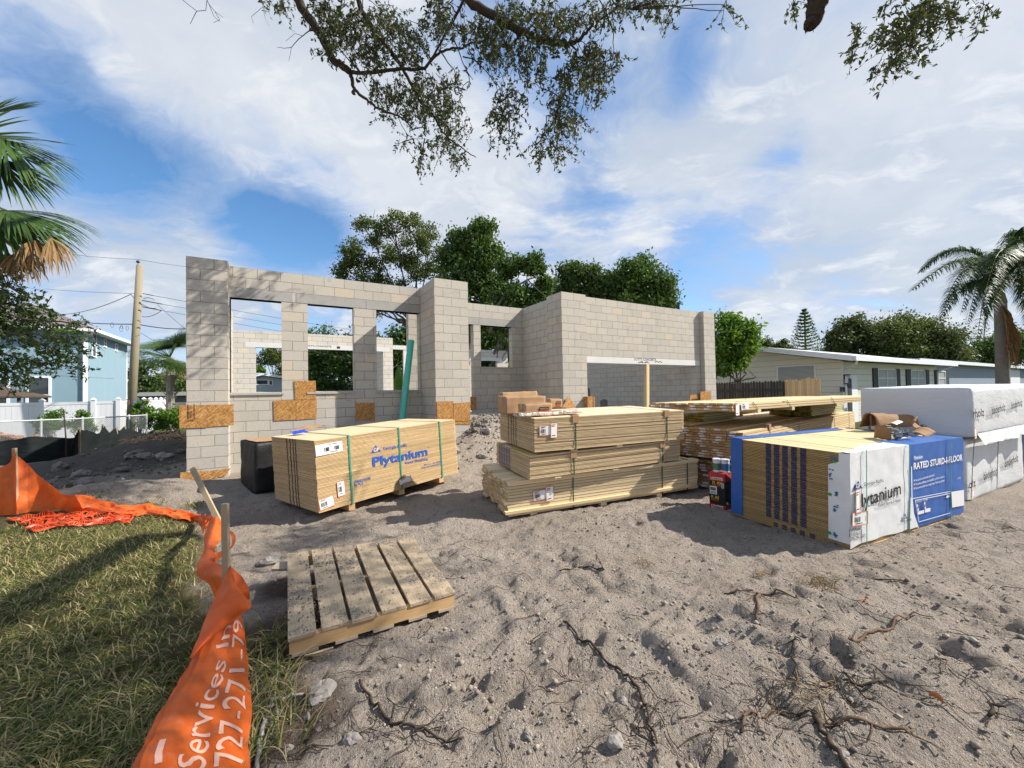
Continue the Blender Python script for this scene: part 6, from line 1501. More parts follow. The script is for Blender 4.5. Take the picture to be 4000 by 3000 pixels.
frs = [((-35, 250), (60, 185), .85, .10, 6.0, 30, 1.2), ((-15, 320), (130, 330), 1.22, .22, 6.1, 44, 1.35), ((-25, 345), (90, 400), 1.10, .40, 6.4, 44, 1.2), ((0, 300), (110, 380), 1.10, .40, 5.9, 44, 1.1), ((-10, 340), (60, 430), 1.0, .45, 6.0, 36, 1.0), ((15, 455), (155, 480), 1.22, .50, 5.85, 60, 1.0), ((0, 470), (120, 520), 1.20, .50, 5.95, 56, 1.05), ((-20, 470), (60, 560), 1.1, .45, 6.2, 44, 1.2), ((-30, 300), (90, 280), 1.15, .2, 6.2, 44, 1.2), ((-90, 300), (-60, 120), 1.1, .15, 6.6, 26, 1.4), ((-60, 480), (40, 560), 1.0, .40, 6.2, 30, 1.3)]
for (hx, hy), (tx_, ty_), L, dr, d_, n_, sp_ in frs:
    mb = MB(); h = V2(hx, hy, d_); t = V2(tx_, ty_, d_-.15); fan_frond(mb, h, t-h, (EYE-o-h).normalized()*.6+Vector((0, 0, .8)), L, n_, sp_, dr, .044)
    mb.tube([crownc, crownc.lerp(h, .5)+Vector((0, 0, .08)), h], [.03, .022, .014], 6, 1); mb.build('frond', [LF_PALM, PETI], cp)
for (hx, hy), (tx_, ty_), L, dr, d_, n_, sp_ in (((70, 520), (130, 610), .66, 1.3, 5.75, 26, .8), ((40, 545), (90, 640), .62, 1.2, 5.9, 26, .9), ((110, 515), (150, 590), .58, 1.3, 5.7, 20, .6), ((-30, 540), (20, 640), .8, 1.0, 6.2, 26, 1.0)):
    mb = MB(); h = V2(hx, hy, d_); t = V2(tx_, ty_, d_-.1); fan_frond(mb, h, t-h, (EYE-o-h).normalized()*.8+Vector((0, 0, .5)), L*rnd.uniform(.9, 1.1), n_, sp_, dr, .028)
    mb.tube([crownc, crownc.lerp(h, .5)+Vector((0, 0, .05)), h], [.03, .022, .014], 6, 1); tag(mb.build('frond', [LF_DEAD, LF_DEAD], cp), 'dead brown frond')
def far_palm(lab, cx, cy, d, rad, base_y, trk):
    c = PD((cx, cy), d); r_ = T('cabbage_palm', lab, 'palm', (c.x, c.y, 0)); cc = Vector((0, 0, c.z))
    mb = MB(); limb(mb, [(0, 0, -.3), (0, 0, c.z*.5), (0, 0, c.z)], trk, trk*.85, 9, .01)
    for _ in range(60):
        a = rnd.uniform(0, 6.3); z = rnd.uniform(.1, .95)*c.z; v = Vector((math.cos(a), math.sin(a), 0)); mb.tube([v*trk*.9+Vector((0, 0, z)), v*trk*1.6+Vector((0, 0, z+.18))], [.03, .012], 4)
    mb.build('trunk', TRKL, r_)
    for i in range(46):
        a = i*2.4; el = -.85+2.3*((i*.618) % 1); dv = Vector((math.cos(a)*math.cos(el), math.sin(a)*math.cos(el), math.sin(el))); h = cc+dv*rad*.42; mb = MB(); fan_frond(mb, h, dv, Vector((0, 0, 1))+dv*-.3, rad*.62, 28, 1.5, .40, .040, seg=4); mb.tube([cc, h], .015, 4)
        if el < -.55: tag(mb.build('frond', LF_DEAD, r_), 'dead brown frond')
        else: mb.build('frond', LF_PALM, r_)
far_palm('full headed fan palm standing just left of the corner pillar', 368, 772, 21, 2.0, 905, .2)
# queen palm on the right
qp0 = PD((2166, 830), 12.2); qp = T('queen_palm', 'queen palm with feathery drooping fronds and a hanging brown seed cluster', 'palm', (qp0.x, qp0.y, 0)); o = qp.location
qc = PD((2160, 630), 12.2)-o; mb = MB(); limb(mb, [(0, 0, -.2), (qc.x*.3, qc.y*.3, qc.z*.5), qc-Vector((0, 0, .25))], .165, .135, 14, .004)
mb.build('trunk', plain('ringed_palm_trunk', (.20, .18, .155), .9, .1, var=.3, scale=10, bump=.4), qp, smooth=True)
mb = MB(); limb(mb, [qc-Vector((0, 0, .35)), qc, qc+Vector((.05, 0, .45))], .15, .06, 10, .004); mb.build('crownshaft', PETI, qp, smooth=True)
def feather(mb, base, pts, L, n=64, wid=.034):
    P = [base]+pts; Q = []
    for i in range(41):
        t = i/40*(len(P)-1); j = min(int(t), len(P)-2); f = t-j; a, b, c, d = P[max(j-1, 0)], P[j], P[j+1], P[min(j+2, len(P)-1)]
        Q.append(.5*((2*b)+(c-a)*f+(2*a-5*b+4*c-d)*f*f+(3*b-a-3*c+d)*f*f*f))
    mb.tube(Q, [lerp(.025, .005, i/40) for i in range(41)], 5, 1)
    for i in range(n):
        t = .16+.83*i/n; k = int(t*39); p = Q[k]; tg = (Q[k+1]-Q[k]).normalized(); sd = tg.cross(Vector((0, 0, 1))); sd = sd.normalized() if sd.length > .05 else Vector((1, 0, 0))
        for s_ in (1, -1):
            for q_ in range(3):
                ll = L*math.sin(math.pi*min(.97, .22+.72*t))*rnd.uniform(.75, 1.15); dv = (sd*s_*rnd.uniform(.35, .8)+tg*.5+Vector((0, 0, rnd.uniform(-.25, .35)))).normalized(); w = dv.cross(Vector((0, 0, 1))).normalized()*wid*.5; b = len(mb.v); c = p.copy()
                for m_ in range(4):
                    ww = w*(1-.3*m_) if m_ < 3 else w*.05
                    mb.v.append(tuple(c-ww)); mb.v.append(tuple(c+ww)); c = c+(dv+Vector((0, 0, -.55*m_))).normalized()*(ll/3)
                for m_ in range(3): mb.f.append((b+2*m_, b+2*m_+1, b+2*m_+3, b+2*m_+2)); mb.m.append(0); mb.uv.append([(0, 0)]*4)
for pts in ([(2120, 570, 12), (2050, 570, 11.7), (1962, 632, 11.5)], [(2110, 610, 12), (2070, 625, 12), (2030, 690, 12)], [(2130, 555, 12.6), (2100, 590, 13.4), (2075, 680, 14)], [(2150, 600, 11.5), (2125, 650, 11), (2110, 740, 10.8)],
            [(2200, 540, 12.2), (2250, 550, 12.2), (2310, 620, 12.2)], [(2195, 520, 11.6), (2230, 560, 11), (2255, 650, 10.6)], [(2180, 560, 13), (2200, 570, 13.9), (2215, 640, 14.6)], [(2185, 520, 12.2), (2205, 500, 12.2), (2240, 530, 12.2)], [(2205, 600, 12), (2225, 650, 12), (2235, 730, 12)], [(2140, 590, 12.8), (2110, 620, 13.2), (2090, 700, 13.6)], [(2125, 575, 11.6), (2075, 590, 11), (2035, 670, 10.7)], [(2110, 550, 12.4), (2040, 545, 12.6), (1985, 590, 12.7)], [(2150, 600, 12.6), (2135, 640, 12.9), (2125, 730, 13)], [(2190, 570, 11.5), (2210, 600, 11.1), (2215, 690, 10.9)], [(2215, 560, 12.8), (2260, 600, 13.2), (2290, 680, 13.4)], [(2170, 545, 11.4), (2150, 560, 10.7), (2120, 660, 10.3)]):
    mb = MB(); feather(mb, qc+Vector((0, 0, .2)), [PD((x, y), d)-o for x, y, d in pts], .62); mb.build('frond', [LF_PALM, PETI], qp)
mb = MB()
for _ in range(90):
    a = PD((2180+rnd.gauss(0, 4), 690+rnd.gauss(0, 6)), 11.9)-o; b = PD((2190+rnd.gauss(0, 8), 730+rnd.gauss(0, 14)), 11.9)-o; c = PD((2191+rnd.gauss(0, 9), rnd.uniform(750, 800)), 11.9+rnd.gauss(0, .1))-o
    mb.tube([qc-Vector((0, 0, .3)), a, b, c], [.012, .012, .008, .004], 3, caps=False)
mb.build('seed_cluster', LF_DEAD, qp)

# ------------------------------------------------------------------ oak overhead
zO = lambda x, y: (387+.5*x, .5*y)
oak = T('live_oak', 'live oak whose mossy limbs and small leaves hang over the whole view from above', 'tree', tuple(RF(4.6, -3.2, 0))); o = oak.location
fork = RF(4.2, -2.4, 4.6)-o
mb = MB(); limb(mb, [(0, 0, -.3), fork*.55, fork], .42, .33, 14, .01); mb.build('trunk', TRKO, oak, smooth=True)
def oakp(L, d0, d1): return [PD(zO(*p), lerp(d0, d1, i/(len(L)-1)))-o for i, p in enumerate(L)]
Lim = [([(480, -60), (520, 10), (560, 80), (600, 130), (635, 200), (660, 250), (700, 280), (740, 310)], 6.9, 7.3, .105, .075), ([(740, 310), (748, 345), (752, 375), (768, 398), (810, 430), (850, 462), (900, 485), (945, 500), (985, 530), (1010, 560)], 7.3, 7.8, .055, .015),
       ([(745, 312), (790, 318), (860, 308), (960, 296), (1010, 300), (1060, 295), (1090, 260), (1130, 225), (1180, 208), (1225, 207), (1260, 185), (1300, 185)], 7.3, 6.6, .05, .016),
       ([(755, -40), (790, 50), (840, 130), (890, 195), (935, 250), (970, 300), (1000, 360), (1030, 420), (1070, 465), (1105, 510), (1130, 560), (1165, 600), (1210, 630), (1250, 660), (1282, 680)], 6.9, 7.9, .06, .010),
       ([(1215, -40), (1270, 20), (1350, 62), (1420, 105), (1480, 135), (1540, 165), (1600, 180), (1650, 185), (1700, 188)], 6.0, 6.3, .085, .055), ([(1700, 188), (1735, 165), (1765, 130), (1800, 95), (1850, 65), (1900, 30), (1960, 40)], 6.3, 6.1, .045, .012),
       ([(1690, 190), (1715, 215), (1705, 260), (1690, 300), (1665, 350), (1645, 420), (1630, 500)], 6.3, 6.4, .022, .006), ([(1715, 215), (1720, 290), (1740, 320), (1760, 330)], 6.3, 6.3, .016, .005), ([(1060, 295), (1100, 240), (1160, 130), (1200, 60), (1240, -20)], 6.9, 6.2, .022, .03),
       ([(1180, 160), (1205, 210), (1225, 270), (1245, 310), (1270, 345)], 6.6, 6.7, .016, .006), ([(1225, 245), (1270, 255), (1310, 290), (1345, 330), (1370, 370), (1385, 440), (1400, 500)], 6.6, 6.7, .016, .005),
       ([(765, 345), (775, 310), (790, 350), (830, 410)], 7.3, 7.4, .012, .005), ([(945, 500), (960, 540), (985, 580), (1010, 600), (1060, 600), (1110, 610)], 7.7, 7.8, .010, .004), ([(950, 498), (990, 480), (1040, 490)], 7.7, 7.8, .010, .004),
       ([(565, 130), (540, 150), (510, 175), (485, 205), (460, 208), (425, 205)], 6.9, 6.8, .012, .004), ([(485, 205), (480, 235), (473, 262)], 6.9, 6.9, .006, .003), ([(535, 155), (500, 145), (460, 178)], 6.9, 6.9, .006, .003), ([(560, 108), (540, 92), (515, 80)], 6.9, 6.9, .006, .003),
       ([(15, 0), (75, 48), (115, 45), (120, 0)], 6.2, 6.2, .006, .005), ([(75, 48), (62, 75), (48, 103)], 6.2, 6.2, .007, .004), ([(100, -40), (130, 20), (155, 50), (190, 75)], 6.2, 6.2, .008, .003), ([(155, 50), (175, 85), (148, 98)], 6.2, 6.2, .006, .003), ([(130, 20), (150, 70), (178, 95)], 6.2, 6.2, .006, .003), ([(355, -20), (362, 30), (312, 72), (320, 100)], 6.3, 6.3, .005, .003), ([(362, 30), (372, 80), (390, 112)], 6.3, 6.3, .004, .002)]
for i, (L, d0, d1, r0, r1) in enumerate(Lim):
    mb = MB(); P = oakp(L, d0, d1)
    if L[0][1] < 0 and r0 > .05: P = [fork, fork.lerp(P[0], .55)+Vector((0, 0, .35))]+P; r0 *= 1.25
    limb(mb, P, r0*.72, r1*.8, 8 if r0 > .03 else 5, .05)
    if i == 1: 
        for q in ((756, 398), (775, 345)): limb(mb, oakp([q, (q[0]-8, q[1]+6)], 7.3, 7.3), .05, .03, 7, .02)
    mb.build('limb', TRKO, oak, smooth=True)
zS = zz(2400, 0, 1.3825)
mb = MB(); S_ = [PD(zS(1110, -120), 4.9)-o, PD(zS(1100, -10), 4.9)-o, PD(zS(1085, 60), 4.95)-o, PD(zS(1068, 120), 5.0)-o, PD(zS(1058, 145), 5.0)-o]
limb(mb, [fork, fork.lerp(S_[0], .5)+Vector((0, 0, .4))]+S_, .16, .075, 12, .02)
for _ in range(16): a = S_[-1]+Vector((rnd.gauss(0, .03), rnd.gauss(0, .03), .04)); mb.tube([a, a+Vector((rnd.gauss(0, .008), rnd.gauss(0, .008), -rnd.uniform(.05, .11)))], [.014, .002], 4)
tag(mb.build('limb', TRKO, oak, smooth=True), 'snapped stub of a limb')
# leaves on hanging twigs: clusters (photo point, spread x, spread y, number of twigs, distance)
CL = [((600, 20), 40, 30, 30, 6.8), ((650, 60), 40, 50, 45, 6.9), ((690, 130), 40, 50, 55, 7.0), ((650, 170), 28, 55, 30, 7.0), ((740, 90), 60, 70, 70, 7.0), ((780, 190), 55, 60, 60, 7.1), ((850, 60), 80, 50, 60, 6.9), ((890, 150), 60, 60, 60, 7.0), ((960, 100), 60, 60, 50, 6.9), ((840, 240), 60, 50, 45, 7.2),
      ((1000, 160), 55, 55, 55, 6.9), ((1010, 240), 50, 35, 40, 7.2), ((870, 380), 45, 45, 45, 7.4), ((950, 400), 60, 55, 55, 7.5), ((1040, 360), 60, 60, 55, 7.3), ((1110, 400), 60, 60, 55, 7.3), ((1170, 360), 60, 60, 45, 7.2), ((1000, 480), 60, 45, 45, 7.7), ((1090, 480), 55, 45, 45, 7.7), ((1170, 480), 50, 50, 40, 7.7),
      ((1180, 560), 45, 45, 40, 7.8), ((1130, 620), 50, 40, 30, 7.8), ((1200, 690), 35, 40, 24, 7.9), ((1060, 650), 45, 35, 22, 7.8), ((1040, 700), 22, 22, 12, 7.8), ((900, 510), 30, 25, 8, 7.6), ((980, 620), 18, 18, 8, 7.8),
      ((1120, 90), 60, 60, 55, 6.6), ((1130, 30), 50, 40, 40, 6.5), ((1280, 120), 60, 60, 60, 6.4), ((1360, 130), 50, 60, 55, 6.3), ((1330, 220), 60, 50, 45, 6.5), ((1430, 50), 60, 40, 45, 6.2), ((1520, 70), 60, 50, 45, 6.2), ((1600, 60), 60, 45, 45, 6.2), ((1450, 190), 60, 45, 45, 6.3), ((1540, 220), 60, 45, 40, 6.3), ((1620, 130), 60, 50, 40, 6.2), ((1500, 290), 40, 45, 16, 6.4), ((1560, 340), 30, 45, 14, 6.4),
      ((1400, 390), 40, 40, 22, 6.6), ((1400, 470), 45, 40, 26, 6.6), ((1460, 440), 40, 40, 16, 6.6), ((1380, 570), 30, 30, 14, 6.6), ((1440, 590), 26, 22, 9, 6.6), ((1370, 480), 25, 25, 12, 6.6),
      ((1740, 250), 60, 50, 50, 6.3), ((1790, 220), 50, 45, 35, 6.2), ((1830, 290), 50, 45, 32, 6.2), ((1770, 350), 45, 45, 32, 6.2), ((1680, 320), 45, 50, 40, 6.3), ((1650, 410), 40, 50, 36, 6.4), ((1640, 500), 45, 50, 36, 6.4), ((1700, 530), 35, 40, 24, 6.4), ((1600, 590), 40, 40, 24, 6.4), ((1640, 640), 40, 40, 20, 6.4), ((1560, 640), 25, 35, 12, 6.4), ((1800, 390), 25, 20, 10, 6.2), ((1890, 240), 18, 15, 6, 6.2),
      ((1720, 50), 60, 40, 40, 6.2), ((1830, 50), 50, 40, 28, 6.1), ((1900, 10), 60, 20, 26, 6.1), ((2010, 10), 70, 16, 24, 6.0), ((2120, 20), 30, 40, 14, 6.0), ((2060, 8), 50, 14, 12, 6.0), ((440, 8), 40, 12, 12, 6.6), ((390, 5), 18, 8, 6, 6.4)]
zs2 = lambda x, y: ((zS(x, y)[0]-387)*2, zS(x, y)[1]*2)
for c, sx, sy, n_, d in (((1640, 60), 110, 90, 60, 5.0), ((1560, 170), 80, 70, 34, 5.0), ((1420, 170), 70, 60, 20, 5.0), ((1500, 270), 60, 50, 20, 5.0), ((1590, 260), 40, 40, 12, 5.0), ((1290, 265), 26, 22, 7, 5.0), ((1310, 135), 24, 16, 5, 5.0), ((1465, 340), 26, 24, 9, 5.0), ((1740, 60), 50, 70, 20, 5.0), ((970, 10), 20, 20, 6, 5.0), ((1990, 40), 26, 40, 10, 5.0), ((600, 30), 20, 25, 8, 5.6), ((1820, -10), 60, 20, 10, 5.0)):
    q = zs2(*c); CL.append((q, sx*.8, sy*.8, n_, d))
LC = []; LD = []; tw = MB()
LPTS = [p for L, d0, d1, r0, r1 in Lim for p in oakp(L, d0, d1)]
for c, sx, sy, n_, d in CL:
    if n_ < 8: continue
    for _ in range(2):
        e = PD(zO(c[0]+rnd.gauss(0, sx*.5), c[1]+rnd.gauss(0, sy*.5)), d+rnd.gauss(0, .25))-o; s_ = min(LPTS, key=lambda p: (p-e).length)
        if (s_-e).length < 2.2: m_ = s_.lerp(e, .5)+Vector((rnd.gauss(0, .08), rnd.gauss(0, .08), .06)); limb(tw, [s_, m_, e], .013, .004, 4, .25)
def twig(p, dv, L, nl):
    q = p.copy(); pts = [q.copy()]
    for s_ in range(5):
        dv = (dv+Vector((rnd.gauss(0, .28), rnd.gauss(0, .28), rnd.gauss(0, .2)-.12))).normalized(); q = q+dv*(L/5); pts.append(q.copy())
    tw.tube(pts, [.0055, .0046, .0038, .003, .002, .001], 3, caps=False)
    for i in range(nl):
        t = rnd.uniform(.15, 1)*5; j = min(int(t), 4); c = pts[j].lerp(pts[j+1], t-j); ld = (pts[j+1]-pts[j]).normalized()*.6+Vector((rnd.gauss(0, 1), rnd.gauss(0, 1), rnd.gauss(0, 1)))*.75
        ld.normalize(); LC.append(tuple(c+ld*.028)); LD.append(tuple(ld))
for c, sx, sy, n_, d in CL:
    for _ in range(max(1, int(n_*.85))):
        p = PD(zO(c[0]+rnd.gauss(0, sx*.62), c[1]+rnd.gauss(0, sy*.62)-10), d+rnd.gauss(0, .35))-o
        twig(p, Vector((rnd.gauss(0, .5), rnd.gauss(0, .5), -.7)).normalized(), rnd.uniform(.18, .42), rnd.randint(7, 13))
tw.build('twigs', TRKO, oak)['kind'] = 'stuff'
leaf_mesh('crown', LC, .068, LF_OAK, oak, .4, .42, LD)
# canopy above and to the right of the frame, which throws the dappled shade
C = []
def ok(p):
    q = p-EYE; f = fw.dot(q)
    if f < .3: return True
    x, y = 1106+F*ri.dot(q)/f, 829.5-F*up.dot(q)/f
    return y < -60 or x > 2290
shade = [(G((150, 1600)), .8, 260), (G((250, 1450)), .7, 230), (G((60, 1450)), .7, 200), (G((360, 1560)), .45, 120), (G((380, 1380)), .4, 90), (G((150, 1300)), .6, 90), (G((590, 1330)), .22, 75), (G((655, 1290)), .16, 40), (G((640, 1380)), .15, 40), (G((760, 1250)), .2, 36), (G((870, 1230)), .2, 36), (G((690, 1190)), .2, 36), (G((700, 1290)), .7, 40), (G((-100, 1600)), 1.0, 200), (G((550, 1330)), .2, 60),
         (Vector((-1.2, 9.0, 4.0)), .45, 110), (Vector((-.6, 9.3, 3.6)), .6, 110), (Vector((.6, 9.4, 3.9)), .7, 90), (Vector((-1.2, 9.0, 2.6)), .5, 80), (Vector((-.2, 9.4, 1.4)), .5, 40)]
br = MB()
for g, s_, n_ in shade:
    zt_ = rnd.uniform(5.6, 7.0) if g.z < 2.0 and g.y < 8 else g.z+3.2
    base = g+SUN*((zt_-g.z)/SUN.z)
    if g.y < 8 and g.x < -.2: br.tube([(fork).lerp(base-o, .75)+Vector((0, 0, .3)), base-o], [.022, .010], 5)
    for _ in range(int(n_*(1.0 if n_ >= 200 else .62))):
        c = base+Vector((rnd.gauss(0, s_*.8), rnd.gauss(0, s_*.8), rnd.gauss(0, .3)))
        for k in range(5):
            p = c+Vector((rnd.gauss(0, .10), rnd.gauss(0, .10), rnd.gauss(0, .08)))
            if ok(p): C.append(tuple(p-o))
leaf_mesh('crown', C, .085, LF_OAK, oak, .5, .55)
br.build('limb', TRKO, oak, smooth=True)

# ------------------------------------------------------------------ leafy tree entering at the left edge
lt = T('leafy_tree', 'dark leafy tree branch entering at the left edge under the palm', 'tree', tuple(Vector((PD((-260, 860), 6.6).x, PD((-260, 860), 6.6).y, 0)))); o = lt.location
mb = MB(); fk = PD((-200, 640), 6.6)-o; limb(mb, [(0, 0, -.3), fk*.5, fk], .16, .10, 9, .01); mb.build('trunk', TRK, lt, smooth=True)
LC = []; LD = []; tw = MB(); mb = MB()
brs = [[(-120, 640), (-30, 665), (60, 690), (130, 695), (180, 700)], [(-120, 690), (-20, 705), (80, 735), (130, 765), (160, 790)], [(-120, 740), (-30, 755), (50, 775), (100, 785)], [(-120, 600), (-40, 600), (20, 620), (50, 640)], [(-120, 560), (-60, 555), (-10, 560), (25, 580)], [(-60, 680), (40, 715), (120, 730), (175, 735)], [(-100, 780), (-30, 790), (15, 800), (45, 815)], [(-80, 620), (0, 650), (50, 665), (90, 670)]]
for L in brs:
    P = [PD(q, 6.2+rnd.uniform(-.3, .3))-o for q in L]; limb(mb, [fk]+P, .035, .006, 6, .05)
    for i in range(len(P)-1):
        for _ in range((24 if i < 3 else 16) if i else 56):
            p = P[i].lerp(P[i+1], rnd.random())+Vector((rnd.gauss(0, .08), rnd.gauss(0, .08), rnd.gauss(0, .08))); twig(p, Vector((rnd.gauss(.35, .4)*ri.x, rnd.gauss(0, .4), rnd.gauss(-.2, .35))).normalized(), rnd.uniform(.15, .32), rnd.randint(8, 13))
mb.build('limb', TRK, lt, smooth=True); tw.build('twigs', TRK, lt)['kind'] = 'stuff'
leaf_mesh('crown', LC, .062, LF_DRK, lt, .4, .48, LD)
# shrubs between the chain link and the vinyl fence, vine hedge at the corner
def shrub(name, lab, px, d, n, size, mat, cat='shrub'):
    bl_ = [(PD((x, y), d), r*d/855) for x, y, r in px]; c = bl_[0][0]; r_ = T(name, lab, cat, (c.x, c.y, -.3)); o = r_.location
    mb = MB()
    for q, rr in bl_:
        for _ in range(4): mb.tube([(rnd.gauss(0, .05), rnd.gauss(0, .05), 0), (q-o)*.6+Vector((rnd.gauss(0, .1), 0, 0)), (q-o)+Vector((rnd.gauss(0, .2), rnd.gauss(0, .2), rr*.4))], [.015, .01, .004], 4)
    mb.build('stem', TRK, r_); leaf_mesh('crown', blob_pts([(tuple(q-o), rr) for q, rr in bl_], n, 18, .25, .3), size, mat, r_)
shrub('shrub', 'left yellow green shrub against the white vinyl fence', [(105, 905, 18), (115, 892, 14), (85, 915, 14), (120, 920, 16), (95, 925, 14)], 15.6, 1500, .11, LF_BRT)
shrub('shrub', 'right yellow green shrub against the white vinyl fence', [(172, 905, 14), (178, 895, 10), (160, 915, 12), (190, 915, 12), (200, 925, 10), (175, 925, 14)], 15.8, 1500, .11, LF_BRT)
shrub('vine_hedge', 'bright vine tangle over the chain link corner beside the house pillar', [(300, 890, 14), (325, 890, 16), (350, 900, 18), (375, 895, 16), (310, 912, 16), (345, 915, 18), (380, 915, 18), (300, 875, 9), (312, 868, 7)], 16.6, 3800, .12, LF_BRT, 'vine')
mb = MB()
for _ in range(330):
    p = PD(zF(rnd.uniform(1430, 2000), rnd.gauss(570, 45)), rnd.uniform(12.5, 14.5)); p.z = hgt(p.x, p.y)+rnd.uniform(.0, .25); a = rnd.uniform(0, 6.3); L = rnd.uniform(.2, .7)
    mb.tube([p, p+Vector((math.cos(a)*L*.5, math.sin(a)*L*.5, rnd.gauss(.05, .08))), p+Vector((math.cos(a+.4)*L, math.sin(a+.4)*L, rnd.gauss(0, .1)))], [.018, .014, .005], 4, caps=False)
tag(mb.build('brush_debris', BARK), kind='stuff')
# low weeds by the concrete edge of the yard at the left, terracotta coloured litter
mb = MB()
for i, (x, w) in enumerate(((zF(60, 585), .3), (zF(150, 580), .35), (zF(15, 545), .12))):
    p = PD(x, 13.2)
    for k in range(5): rock(mb, (p.x+rnd.gauss(0, w*.6), p.y+rnd.gauss(0, .1), p.z+rnd.gauss(0, .05)), w*.35, 200+i*7+k)
tag(mb.build('clay_rubble', plain('terracotta_rubble', (.36, .19, .12), .9, .1, var=.3)), kind='stuff')

# ------------------------------------------------------------------ neighbouring houses
def mat_siding(name, col, pitch=.2, dark=.45):
    k = N(name); sz = k.n('SeparateXYZ', {0: k.pos()}).outputs[2]; fr_ = k.ma('FRACT', k.ma('DIVIDE', sz, pitch)); c = k.mix(k.noise(k.pos(), 2, 3), tuple(x*.93 for x in col), col)
    c = k.mix(k.ma('LESS_THAN', fr_, .06), c, tuple(x*dark for x in col)); k.P(col=c, rough=.6, spec=.3, normal=k.bump(fr_, .6, .02)); return k.m
CREAM = mat_siding('cream_lap_siding', (.71, .685, .60), .26); GREYS = mat_siding('blue_grey_lap_siding', (.30, .345, .42), .2); GREYR = mat_siding('pale_grey_lap_siding', (.40, .44, .47), .22)
WHT = plain('white_house_trim', (.74, .75, .76), .5, .4, var=.03); SHUT = plain('dark_shutter', (.03, .035, .036), .6); ROOFW = plain('pale_flat_roof', (.60, .60, .60), .8, var=.1); ROOFG = plain('brown_grey_shingle', (.16, .14, .125), .9, var=.3, scale=3)
STUC = plain('pale_blue_stucco', (.235, .345, .41), .85, .2, var=.05, scale=1.5, bump=.2)
GLS = N('window_glass').P(col=(.045, .055, .06), rough=.06, spec=.6).m
BLND = N('window_blind'); fz = BLND.ma('FRACT', BLND.ma('MULTIPLY', BLND.n('SeparateXYZ', {0: BLND.pos()}).outputs[2], 18.0)); BLND.P(col=BLND.mix(BLND.sm(fz, .3, .5), (.20, .21, .22), (.42, .43, .44)), rough=.4, spec=.5); BLND = BLND.m
def window(parent, ax, p, a0, a1, z0, z1, pane=GLS, fw_=.06, sign=-1, mull=(1, 2)):
    """framed window on plane ax=p; pane as a sub-part"""
    def bx(mb, u0, u1, w0, w1, d0, d1): 
        lo_, hi_ = sorted((p+sign*d0, p+sign*d1))
        if ax == 'y': mb.box(u0, lo_, w0, u1, hi_, w1)
        else: mb.box(lo_, u0, w0, hi_, u1, w1)
    mb = MB(); bx(mb, a0-fw_, a1+fw_, z1, z1+fw_, 0, .05); bx(mb, a0-fw_, a1+fw_, z0-fw_, z0, 0, .06); bx(mb, a0-fw_, a0, z0, z1, 0, .05); bx(mb, a1, a1+fw_, z0, z1, 0, .05)
    for k in range(1, mull[1]): zz_ = lerp(z0, z1, k/mull[1]); bx(mb, a0, a1, zz_-.022, zz_+.022, 0, .04)
    for k in range(1, mull[0]): u = lerp(a0, a1, k/mull[0]); bx(mb, u-.022, u+.022, z0, z1, 0, .038)
    w = mb.build('window', WHT, parent); mb = MB(); bx(mb, a0, a1, z0, z1, .002, .012); mb.build('pane', pane, w); return w
# cream house on the right
e0 = PD((1840, 775), 16.0); Yf = e0.y+.55; Xw = e0.x+.6; Zr = e0.z
ch = T('cream_house', 'single storey cream house with dark shutters and a pale low roof on the right', 'house', (Xw, Yf, 0)); o = Vector((Xw, Yf, 0))
x1 = PY((2062, 806), e0.y).x-o.x+.0
rid_y, rid_z = 4.6, Zr+1.05; wl_x1 = x1-.9
mb = MB(); mb.face([(0, 0, -.2), (wl_x1, 0, -.2), (wl_x1, 0, Zr-.05), (0, 0, Zr-.05)])
mb.face([(0, 9.2, -.2), (0, 0, -.2), (0, 0, Zr-.02), (0, rid_y, rid_z-.1), (0, 9.2, Zr-.02)]); mb.face([(wl_x1, 0, -.2), (wl_x1, 9.2, -.2), (wl_x1, 9.2, Zr), (wl_x1, rid_y, rid_z-.1), (wl_x1, 0, Zr)])
mb.build('wall', CREAM, ch)
mb = MB()
for ya, yb_ in ((-.6, rid_y), (9.8, rid_y)): mb.hexa([(-.6, ya, Zr-.02), (x1, ya, Zr-.02), (x1, yb_, rid_z), (-.6, yb_, rid_z), (-.6, ya, Zr+.10), (x1, ya, Zr+.10), (x1, yb_, rid_z+.12), (-.6, yb_, rid_z+.12)])
mb.build('roof', ROOFW, ch)
mb = MB(); mb.box(-.62, -.70, Zr-.08, x1+.02, -.602, Zr+.115)
for ya, yb_ in ((-.6, rid_y), (9.8, rid_y)): mb.hexa([(-.66, ya, Zr-.09), (-.602, ya, Zr-.09), (-.602, yb_, rid_z-.07), (-.66, yb_, rid_z-.07), (-.66, ya, Zr+.13), (-.602, ya, Zr+.13), (-.602, yb_, rid_z+.15), (-.66, yb_, rid_z+.15)])
mb.build('fascia', WHT, ch)
mb = MB(); mb.tube([(-.35, -.64, Zr-.06), (-.35, -.6, Zr-.2), (.10, -.08, Zr-.42), (.12, -.06, Zr-.6), (.12, -.06, -.1)], .045, 8); mb.tube([(x1-.3, -.64, Zr-.06), (x1-.6, -.3, Zr-.25), (wl_x1-.05, -.07, Zr-.4), (wl_x1-.05, -.07, -.1)], .045, 8); mb.box(-.02, -.03, -.1, .10, -.001, Zr-.06); mb.build('downspout', WHT, ch, smooth=False)
fx = lambda x, y=500: PY(zR(x, y), Yf).x-o.x
zt_, zb_ = PY(zR(1300, 455), Yf).z, PY(zR(1300, 555), Yf).z
